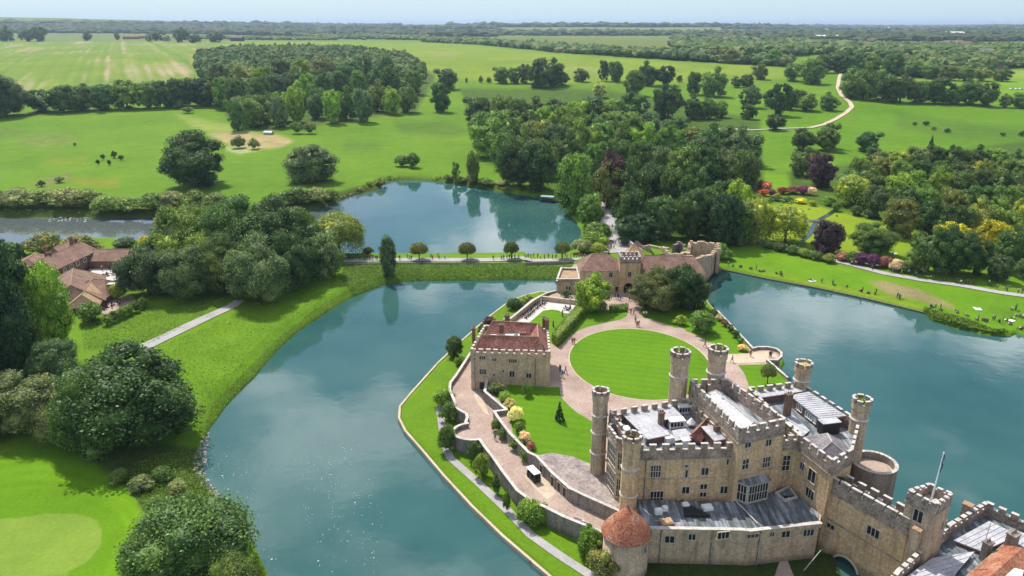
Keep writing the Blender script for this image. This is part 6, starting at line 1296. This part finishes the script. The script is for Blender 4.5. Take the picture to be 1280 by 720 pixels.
for i in range(11):
    u = 890+i*4.4; x, y, z = G(u, 163.5); car(x, y, z+.2, 1.5+rnd.uniform(-.1, .1), [(.8, .8, .8), (.75, .75, .76), (.4, .42, .45), (.8, .8, .8), (.3, .05, .04), (.7, .7, .7), (.05, .05, .06), (.8, .8, .8), (.1, .15, .3), (.5, .5, .5), (.8, .78, .75)][i], '%s %s car from the left in the row beyond the wood' % (ORD[i], ['white', 'pale', 'grey', 'white', 'red', 'pale', 'black', 'white', 'blue', 'grey', 'cream'][i]), 'cars parked beyond the wood')
for i, (u, v) in enumerate([(1264, 112), (1271, 112), (1276, 112)]): x, y, z = G(u, v); car(x, y, z+.2, .1, (.8, .8, .8), '%s white car from the left on the far right field' % ORD[i], 'cars on the far right field')
# passenger buggy with a white roof
p0, p1 = W(661, 588, 5), W(671, 598, 5); rz = math.atan2(p1[1]-p0[1], p1[0]-p0[0]); x, y, _ = W(667, 599, 3.5)
BG = empty('buggy', (x, y, 3.53), 'open passenger buggy with a long white roof on the drive', 'buggy', None, rz)
def ch(mb, name, mat, par=BG): o = mb.build(name, mat, None); o.parent = par; return o
m = MB(); m.box((0, 0, .45), (3.3, 1.35, .22)); m.box((1.45, 0, .75), (.35, 1.3, .5)); ch(m, 'body', M_BLACK)
m = MB(); m.box((-.1, 0, 1.95), (3.1, 1.5, .08)); m.box((-.1, 0, 2.0), (2.9, 1.3, .06)); ch(m, 'canopy', M_WHITE)
for sx_ in (-1.45, -.1, 1.25):
    for sy_ in (-.62, .62): m = MB(); m.tube((sx_, sy_, .5), (sx_, sy_, 1.93), .03, 6); ch(m, 'roof_post', M_GREY)
for sx_ in (-1.2, -.3, .6): m = MB(); m.box((sx_, 0, .72), (.5, 1.2, .14)); m.box((sx_-.25, 0, 1.0), (.1, 1.2, .55)); ch(m, 'seat', M_DWOOD)
m = MB(); m.quad((1.62, -.6, 1.0), (1.62, .6, 1.0), (1.4, .6, 1.9), (1.4, -.6, 1.9)); ch(m, 'windscreen', M_GLASS)
for sx_ in (-1.15, 1.2):
    for sy_ in (-1, 1): m = MB(); m.tube((sx_, sy_*.5, .25), (sx_, sy_*.7, .25), .25, 12); ch(m, 'wheel', M_BLACK)
# white barrier benches on the drive
for i, (u, v) in enumerate([(724, 652), (732, 657)]):
    x, y, _ = W(u, v, 3.5); b = empty('bench', (x, y, 3.5), 'white slatted bench by the drive wall, %s of two' % ('upper', 'lower')[i], 'bench', 'white benches on the drive', -.5)
    for nm, bx in (('seat', ((0, 0, .45), (1.7, .5, .06))), ('backrest', ((0, -.25, .75), (1.7, .06, .5)))): m = MB(); m.box(*bx); o = m.build(nm, M_WHITE, None); o.parent = b
    for sx_ in (-.75, .75): m = MB(); m.box((sx_, 0, .22), (.06, .45, .44)); o = m.build('leg', M_WHITE, None); o.parent = b
# ferry boat with a roof
x, y, _ = W(686, 252, .1); BO = empty('ferry_boat', (x, y, 0), 'small dark ferry boat with a blue grey roof at its jetty', 'boat', None, -.35)
pf = [(-4.6, 0), (-4.2, -1.5), (2.8, -1.5), (5, 0), (2.8, 1.5), (-4.2, 1.5)]
m = MB(); m.prism(pf, -.3, .9); ch(m, 'hull', plain('dark_blue_hull', (.02, .03, .07), .4), BO)
m = MB(); m.prism([(a*.93, b*1.12) for a, b in pf if abs(a) < 5][:], 2.7, 2.85); ch(m, 'canopy', plain('blue_grey_canopy', (.30, .42, .48), .5), BO)
for sx_ in (-3.6, -1.2, 1.2, 2.9):
    for sy_ in (-1.3, 1.3): m = MB(); m.tube((sx_, sy_, .8), (sx_, sy_, 2.7), .05, 6); ch(m, 'roof_post', M_GREY, BO)
m = MB(); m.box((-.5, -1.1, 1.0), (6, .4, .4)); m.box((-.5, 1.1, 1.0), (6, .4, .4)); ch(m, 'bench_seat', M_DWOOD, BO)
x, y, _ = W(697, 252, .4); m = MB(); m.box((x, y+1, .45), (7, 2.5, .2), -.4); o = m.build('jetty', M_DWOOD); tag(o, 'small wooden jetty beside the ferry boat', 'jetty')
# ---------------------------------------------------------------- restaurant and its courtyard at the left
RS = empty('restaurant', (-165, 250, 2.4), 'group of brown tiled restaurant buildings with a barn like hall', 'restaurant')
zg = 2.4
def rb(u0, v0, u1, v1, ztop, w, ze, zr, mat, hip=0, wallmat=M_BRK):
    a = W2(u0, v0, ztop); b = W2(u1, v1, ztop); return gable(RS, a, b, w, ze, zr, mat, hip, over=.6, wallmat=wallmat, zbase=0.5), a, b
_, ra, rb_ = rb(50, 326, 102, 303, 10.5, 5.0, 7.6, 10.8, M_TBRN)
dr = Vector((rb_[0]-ra[0], rb_[1]-ra[1])).normalized(); nr = Vector((dr.y, -dr.x)); nr = nr if nr.y < 0 else -nr
wa = (ra[0]+nr.x*5., ra[1]+nr.y*5.); wb = (rb_[0]+nr.x*5., rb_[1]+nr.y*5.)
for t in (.18, .34, .5, .68, .86): c = lerp(wa, wb, t); window(RS, wa, wb, 0, 0, 1.5, 1.3, 2, 1, M_GLASS, M_WHITE, .12, pt=(c[0], c[1], 6.2))
rb(30, 327, 48, 313, 10, 5.5, 7, 10, M_TBRN, 3); rb(66, 310, 88, 300, 10.3, 4.5, 7.5, 10.3, M_TBRN)
rb(110, 312, 162, 312, 8.2, 4.6, 5.4, 8.4, M_TBRN); rb(166, 311, 188, 311, 8.6, 4.6, 5.4, 8.6, M_TBRN)
for t, w in ((.35, 1.8), (.8, 2.2)):
    a = W2(110, 322, 4.5); b = W2(162, 321, 4.5); c = lerp(a, b, t); window(RS, a, b, 0, 0, w, 1.3, 3, 1, M_GLASS, M_WHITE, .12, pt=(c[0], c[1]-.3, 3.6))
m = MB(); m.prism([W2(105, 323, 5), W2(164, 319.5, 5), W2(164, 317.5, 5), W2(105, 320.5, 5)], 4.7, 5.0, True); m.build('canopy', M_WHITE, RS)
rb(92, 333, 88, 362, 9.4, 8.2, 4.6, 9.8, M_TBRN, 3.5); rb(104, 350, 142, 350, 8.0, 6.2, 4.4, 8.2, M_TBRN, 3); rb(118, 346, 100, 372, 7.6, 4.2, 4.6, 7.8, M_TTAN, 2)
x, y, _ = W(108, 358, 6.5); gable(RS, (x, y+2), (x, y-3), 2.4, 6.2, 8.0, M_TBRN, 0, wallmat=M_DWOOD, zbase=3)
x, y, _ = W(135, 358, 6); m = MB(); m.box((x, y, 6.9), (5.5, 2.0, .15), .1); m.build('glass_rooflight', M_LEAD, RS)
for (u, v, z1) in [(94, 299, 12), (56, 309, 12), (61, 316, 11.6), (88, 297, 11.8)]: x, y, _ = W(u, v, z1); chimney(RS, x, y, 8, z1, 1.2, 1.0, .5, M_BRK, 3)
sheet('paving', [W2(u, v, 2.4) for u, v in [(98, 333), (160, 329), (165, 350), (150, 360), (118, 352), (102, 342)]], 2.45, M_PAVEW, 'cream paved courtyard of the restaurant', .1, True)
sheet('paving', [W2(u, v, 2.4) for u, v in [(122, 380), (165, 370), (172, 378), (132, 394), (122, 390)]], 2.45, M_PATH, 'pink paved terrace in front of the restaurant', .1, True)
# cafe tables with chairs
def cafe(u, v, z, n, place, group, idx, umb=False):
    x, y, _ = W(u, v, z); t = empty('cafe_table', (x, y, z), 'dark round cafe table %s' % place, 'table', group)
    m = MB(); m.cyl(0, 0, .5, .5, .70, .74, 14, True); m.cyl(0, 0, .5, .5, .70, .701, 14); o = m.build('table_top', M_BLACK, None); o.parent = t
    m = MB(); m.cyl(0, 0, .05, .05, 0, .7, 8); m.cyl(0, 0, .3, .25, 0, .05, 10); o = m.build('leg', M_BLACK, None); o.parent = t
    for k in range(n):
        a = k*2*math.pi/n+.4; c = empty('cafe_chair', (x+.95*math.cos(a), y+.95*math.sin(a), z), 'dark chair, %s at the table %s' % (ORD[k], place), 'chair', 'chairs round the cafe tables', a)
        m = MB(); m.box((0, 0, .45), (.48, .48, .06)); o = m.build('seat', M_BLACK, None); o.parent = c; m = MB(); m.box((.22, 0, .7), (.05, .48, .5)); o = m.build('backrest', M_BLACK, None); o.parent = c
        m = MB(); [m.box((a_, b_, .21), (.05, .05, .42)) for a_ in (-.2, .2) for b_ in (-.2, .2)]; o = m.build('leg_frame', M_BLACK, None); o.parent = c
for i, (u, v) in enumerate([(656, 397), (661, 393), (665.5, 389), (670, 385), (674, 381.5), (679, 379.5), (709, 387)]): cafe(u, v, 5.06, 4, '%s from left on the cream terrace' % ORD[i], 'tables on the cream terrace', i)
for i, (u, v) in enumerate([(106, 334), (112, 337), (120, 333), (131, 346), (136, 344), (139, 336), (144, 334), (126, 388), (135, 384), (143, 381), (150, 379)]): cafe(u, v, 2.55, 3, '%s at the restaurant' % ORD[i], 'tables at the restaurant', i)
people([(104, 333), (108, 331), (113, 339), (117, 335), (121, 334), (130, 345), (134, 343), (137, 336), (143, 332), (128, 338), (150, 382), (140, 385), (130, 388), (158, 376), (147, 337)], 'at the restaurant', 'people at the restaurant', z=2.55, poses=('sit', 'stand'))
people([(664, 391), (672, 384), (708, 388), (660, 395), (678, 381)], 'on the cream terrace', 'people on the cream terrace', z=5.06, poses=('sit', 'stand'))
# white posts of the terrace
for i, (u, v) in enumerate([(676.5, 383), (712.5, 386)]): x, y, _ = W(u, v, 5); m = MB(); m.cyl(x, y, .35, .3, 5, 5.4, 12); m.cyl(x, y, .22, .2, 5.4, 8.2, 12); m.cyl(x, y, .35, .35, 8.2, 8.4, 12); o = m.build('stone_column', M_COP); tag(o, 'pale stone column at the %s corner of the cream terrace' % ('left', 'right')[i], 'column')
for i, (u, v) in enumerate([(703, 396), (691.5, 409)]): x, y, _ = W(u, v, 5); m = MB(); m.cyl(x, y, .25, .22, 5, 6.9, 10); m.cyl(x, y, .3, .05, 6.9, 7.2, 10); o = m.build('statue_post', M_STD); tag(o, 'dark slim garden post %s the hedge' % ('at the upper end of', 'beside the lower end of')[i], 'post')
# garden stream with stone edges
drape('water', [(1003, 301), (1012, 293), (1015, 285), (1022, 276), (1035, 269), (1045, 262)], 2.0, plain('dark_stream', (.02, .035, .035), .1, .6), 'narrow dark stream through the garden lawn', .06)
x, y, z = G(1017, 277); m = MB(); m.box((x, y, z+.25), (5.5, 2.0, .2), -.1); m.box((x, y-1, z+.5), (5.5, .12, .6), -.1); m.box((x, y+1, z+.5), (5.5, .12, .6), -.1); o = m.build('footbridge', M_COP); tag(o, 'little pale footbridge over the garden stream', 'bridge')
# ---------------------------------------------------------------- distant buildings
def shed(u, v, w, d, h, rz, wm_, rm, label, name='farm_building', cat='building', hr=None):
    x, y, z = G(u, v); r = empty(name, (x, y, z), label, cat); a = (x-math.cos(rz)*w/2, y-math.sin(rz)*w/2); b = (x+math.cos(rz)*w/2, y+math.sin(rz)*w/2); gable(r, a, b, d/2, z+h, z+(hr or h*1.5), rm, 0, wallmat=wm_, zbase=z-1); return r
shed(165, 49, 60, 18, 9, .1, M_BRK, M_TRED, 'red brick farmhouse far beyond the striped field'); shed(181, 48, 30, 16, 8, 0, M_BRK, M_TRED, 'small red farm building beside the far farmhouse'); shed(297, 51.5, 38, 24, 11, 0, M_DWOOD, M_DWOOD, 'dark round topped barn beyond the upper left wood', hr=17)
shed(336, 168, 6.5, 4, 1.8, -.2, M_GREY, M_LEAD, 'white field shelter by the sandy patch', 'field_shelter', 'shelter')
shed(1030, 50, 210, 60, 12, 0, M_BRK, M_WROOF, 'long low red warehouse with a white roof on the horizon', 'warehouse', 'warehouse', hr=17)
shed(1004, 50, 80, 50, 10, 0, M_BRK, M_TRED, 'red shed at the left end of the far warehouse', 'warehouse', 'warehouse')
m_ = M_WROOF
for i, (u, v, w) in enumerate([(1190, 44.5, 70), (1196, 44.5, 50), (895, 43.5, 60), (870, 43, 50), (1118, 36.5, 120), (1033, 40, 30)]): shed(u, v, w, 40, 12, 0, M_WHITE, m_, '%s white roofed building from the left on the far right skyline' % ORD[sorted([1190, 1196, 895, 870, 1118, 1033]).index(u)], 'far_shed', 'building')
for i, (u, v) in enumerate([(1135, 58), (1147, 59), (1160, 60), (1172, 58), (1186, 57), (1197, 57), (1205, 58), (1156, 66), (1200, 86), (1240, 86), (1228, 70)]): shed(u, v, 34, 14, 8, rnd.uniform(-.5, .5), M_BRK if i % 2 else M_FRAME, [M_TBRN, M_SLATE, M_TTAN][i % 3], '%s village house among the far right trees' % ORD[i], 'village_house', 'house', hr=13)
# ---------------------------------------------------------------- shore stones, floating leaves, specks put in as sun glitter
def pebbles(name, px, n, s0, s1, mat, label, seed, z=None, flat=.5):
    r = np.random.RandomState(seed); poly = [W2(u, v) for u, v in px]; xs = [p[0] for p in poly]; ys = [p[1] for p in poly]; parts = []
    X = r.uniform(min(xs), max(xs), n*4); Y = r.uniform(min(ys), max(ys), n*4); k = inpoly_np(X, Y, poly); X, Y = X[k][:n], Y[k][:n]
    Z = np.maximum(elev(X, Y), 0) if z is None else np.full(len(X), z)
    for x, y, zz in zip(X, Y, Z):
        s = r.uniform(s0, s1)*(1 if r.rand() < .9 else 1.8); cv, cf = ICO1; parts.append((cv*(1+.2*r.randn(len(cv))[:, None])*np.array([s, s*r.uniform(.6, 1), s*flat])+np.array([x, y, zz+s*.1]), cf))
    o = link(name, np_mesh(name, parts, mat), None); return tag(o, label, None, None, 'stuff')
M_PEB = speckled('shore_stone', [(.2, (.2, .19, .17)), (.6, (.42, .40, .37)), (.9, (.6, .58, .55))], 1.5, 5.)
pebbles('gravel', [(256, 545), (262, 540), (258, 575), (256, 592), (268, 612), (290, 634), (306, 655), (296, 652), (272, 628), (250, 606), (242, 590), (246, 565)], 900, .08, .28, M_PEB, 'pale stones and feathers along the left shore', 2)
pebbles('leaves', [(255, 555), (300, 560), (330, 640), (355, 715), (330, 715), (300, 650), (262, 610)], 110, .04, .11, M_WHITE, 'white feathers floating near the left shore', 3, 0.0, .15)
pebbles('leaves', [(360, 560), (440, 540), (480, 640), (470, 715), (400, 715), (380, 640)], 240, .03, .09, M_WHITE, 'white specks standing in for sun glitter on the open moat', 4, 0.0, .15)  # loose white specks imitate sun glints on the water
pebbles('leaves', [(60, 266), (110, 266), (112, 277), (60, 277)], 60, .2, .5, M_WHITE, 'white birds and foam on the river', 5, 0.0, .3)
x, y, _ = W(210, 635, 2.2); m = MB(); m.cyl(x, y, .45, .3, el(x, y)-.2, el(x, y)+.45, 7); o = m.build('boulder', M_PEB); tag(o, 'single pale boulder among the weeds by the left shore', 'boulder')
# path in front of the castle
sheet('path', [W2(u, v, 1) for u, v in [(975, 700), (984, 700), (1000, 740), (985, 740), (962, 740)]], 1.05, M_PATH, 'short pinkish path at the foot of the castle front', .03, True)
m = MB(); x0 = W(1005, 713, 1.3); x1 = W(1026, 688, 5.5); m.tube(x0, x1, .09, 6); o = m.build('sloping_pole', M_COP); tag(o, 'pale sloping pole leaning against the castle front corner', 'pole')
# ---------------------------------------------------------------- sky, sun, air, camera
sc = bpy.context.scene
CLOFF = (7.3, 2.2, 1.4)
SUN_EL, SUN_AZ = 57., 30.       # azimuth: degrees to the left of the viewing direction
wd = bpy.data.worlds.new('World'); sc.world = wd; wd.use_nodes = True; nt = wd.node_tree; nt.nodes.clear()
import time; print('T', time.process_time())
o_ = nt.nodes.new('ShaderNodeOutputWorld'); bg = nt.nodes.new('ShaderNodeBackground'); sky = nt.nodes.new('ShaderNodeTexSky')
sky.sky_type = 'NISHITA'; sky.sun_disc = False; sky.sun_elevation = R(SUN_EL); sky.sun_rotation = R(-SUN_AZ); sky.altitude = 100; sky.air_density = 1.1; sky.dust_density = .5; sky.ozone_density = 2.5
tc = nt.nodes.new('ShaderNodeTexCoord'); sx = nt.nodes.new('ShaderNodeSeparateXYZ'); nt.links.new(tc.outputs['Generated'], sx.inputs[0])
mp = nt.nodes.new('ShaderNodeMapping'); mp.inputs['Scale'].default_value = (1, 1, 2.0); mp.inputs['Location'].default_value = CLOFF; nt.links.new(tc.outputs['Generated'], mp.inputs[0])
nz = nt.nodes.new('ShaderNodeTexNoise'); nz.inputs['Scale'].default_value = 2.6; nz.inputs['Detail'].default_value = 6; nz.inputs['Roughness'].default_value = .55; nt.links.new(mp.outputs[0], nz.inputs['Vector'])
cr = nt.nodes.new('ShaderNodeValToRGB'); cr.color_ramp.elements[0].position = .51; cr.color_ramp.elements[1].position = .62; nt.links.new(nz.outputs['Fac'], cr.inputs[0])
mr = nt.nodes.new('ShaderNodeMapRange'); mr.inputs[1].default_value = .12; mr.inputs[2].default_value = .24; nt.links.new(sx.outputs[2], mr.inputs[0])
mu = nt.nodes.new('ShaderNodeMath'); mu.operation = 'MULTIPLY'; nt.links.new(cr.outputs[0], mu.inputs[0]); nt.links.new(mr.outputs[0], mu.inputs[1])
mx = nt.nodes.new('ShaderNodeMix'); mx.data_type = 'RGBA'; nt.links.new(mu.outputs[0], mx.inputs[0]); hr = nt.nodes.new('ShaderNodeMapRange'); hr.inputs[1].default_value = .0; hr.inputs[2].default_value = .17; hr.inputs[3].default_value = .8; hr.inputs[4].default_value = 0.; nt.links.new(sx.outputs[2], hr.inputs[0])
hx = nt.nodes.new('ShaderNodeMix'); hx.data_type = 'RGBA'; nt.links.new(hr.outputs[0], hx.inputs[0]); nt.links.new(sky.outputs[0], hx.inputs[6]); hx.inputs[7].default_value = (4.5, 6.7, 8.1, 1)
nt.links.new(hx.outputs[2], mx.inputs[6]); mx.inputs[7].default_value = (17, 17, 18, 1)
nt.links.new(mx.outputs[2], bg.inputs[0]); bg.inputs[1].default_value = .115; nt.links.new(bg.outputs[0], o_.inputs[0])
sl_ = bpy.data.lights.new('sun', 'SUN'); sl_.energy = 5.0; sl_.angle = R(.5); sl_.color = (1, .95, .87)
so = bpy.data.objects.new('sun', sl_); C.objects.link(so)
dvec = Vector((-math.sin(R(SUN_AZ))*math.cos(R(SUN_EL)), math.cos(R(SUN_AZ))*math.cos(R(SUN_EL)), math.sin(R(SUN_EL))))
so.rotation_euler = dvec.to_track_quat('Z', 'Y').to_euler()
hm = MB(); hm.prism([(-26000, -400), (26000, -400), (26000, 48000), (-26000, 48000)], -4, 150, True); ho = hm.mesh('haze')
n = NT('haze_air'); pv = n.n('ShaderNodeVolumePrincipled'); pv.inputs['Color'].default_value = (.62, .78, 1, 1); pv.inputs['Density'].default_value = 6e-5; pv.inputs['Anisotropy'].default_value = .2
n.l(pv.outputs[0], n.out.inputs['Volume']); ho = link('haze', ho, None, n.m); tag(ho, 'thin blue summer haze over the countryside', kind='stuff')
cd = bpy.data.cameras.new('camera'); co = bpy.data.objects.new('camera', cd); C.objects.link(co); sc.camera = co
cd.sensor_width = 36; cd.lens = F/1280*36; cd.clip_end = 90000; cd.clip_start = 1
co.location = (0, 0, H); co.rotation_euler = (R(90)-PT, 0, 0)
sc.view_settings.view_transform = 'Standard'; sc.view_settings.look = 'None'; sc.view_settings.exposure = .12; sc.view_settings.gamma = 1
sc.cycles.max_bounces = 5; sc.cycles.diffuse_bounces = 2; sc.cycles.glossy_bounces = 2; sc.cycles.transmission_bounces = 2; sc.cycles.volume_bounces = 0; sc.cycles.transparent_max_bounces = 6
sc.cycles.use_denoising = True; sc.cycles.use_adaptive_sampling = True; sc.cycles.adaptive_threshold = .02
print('trees', NTREE)
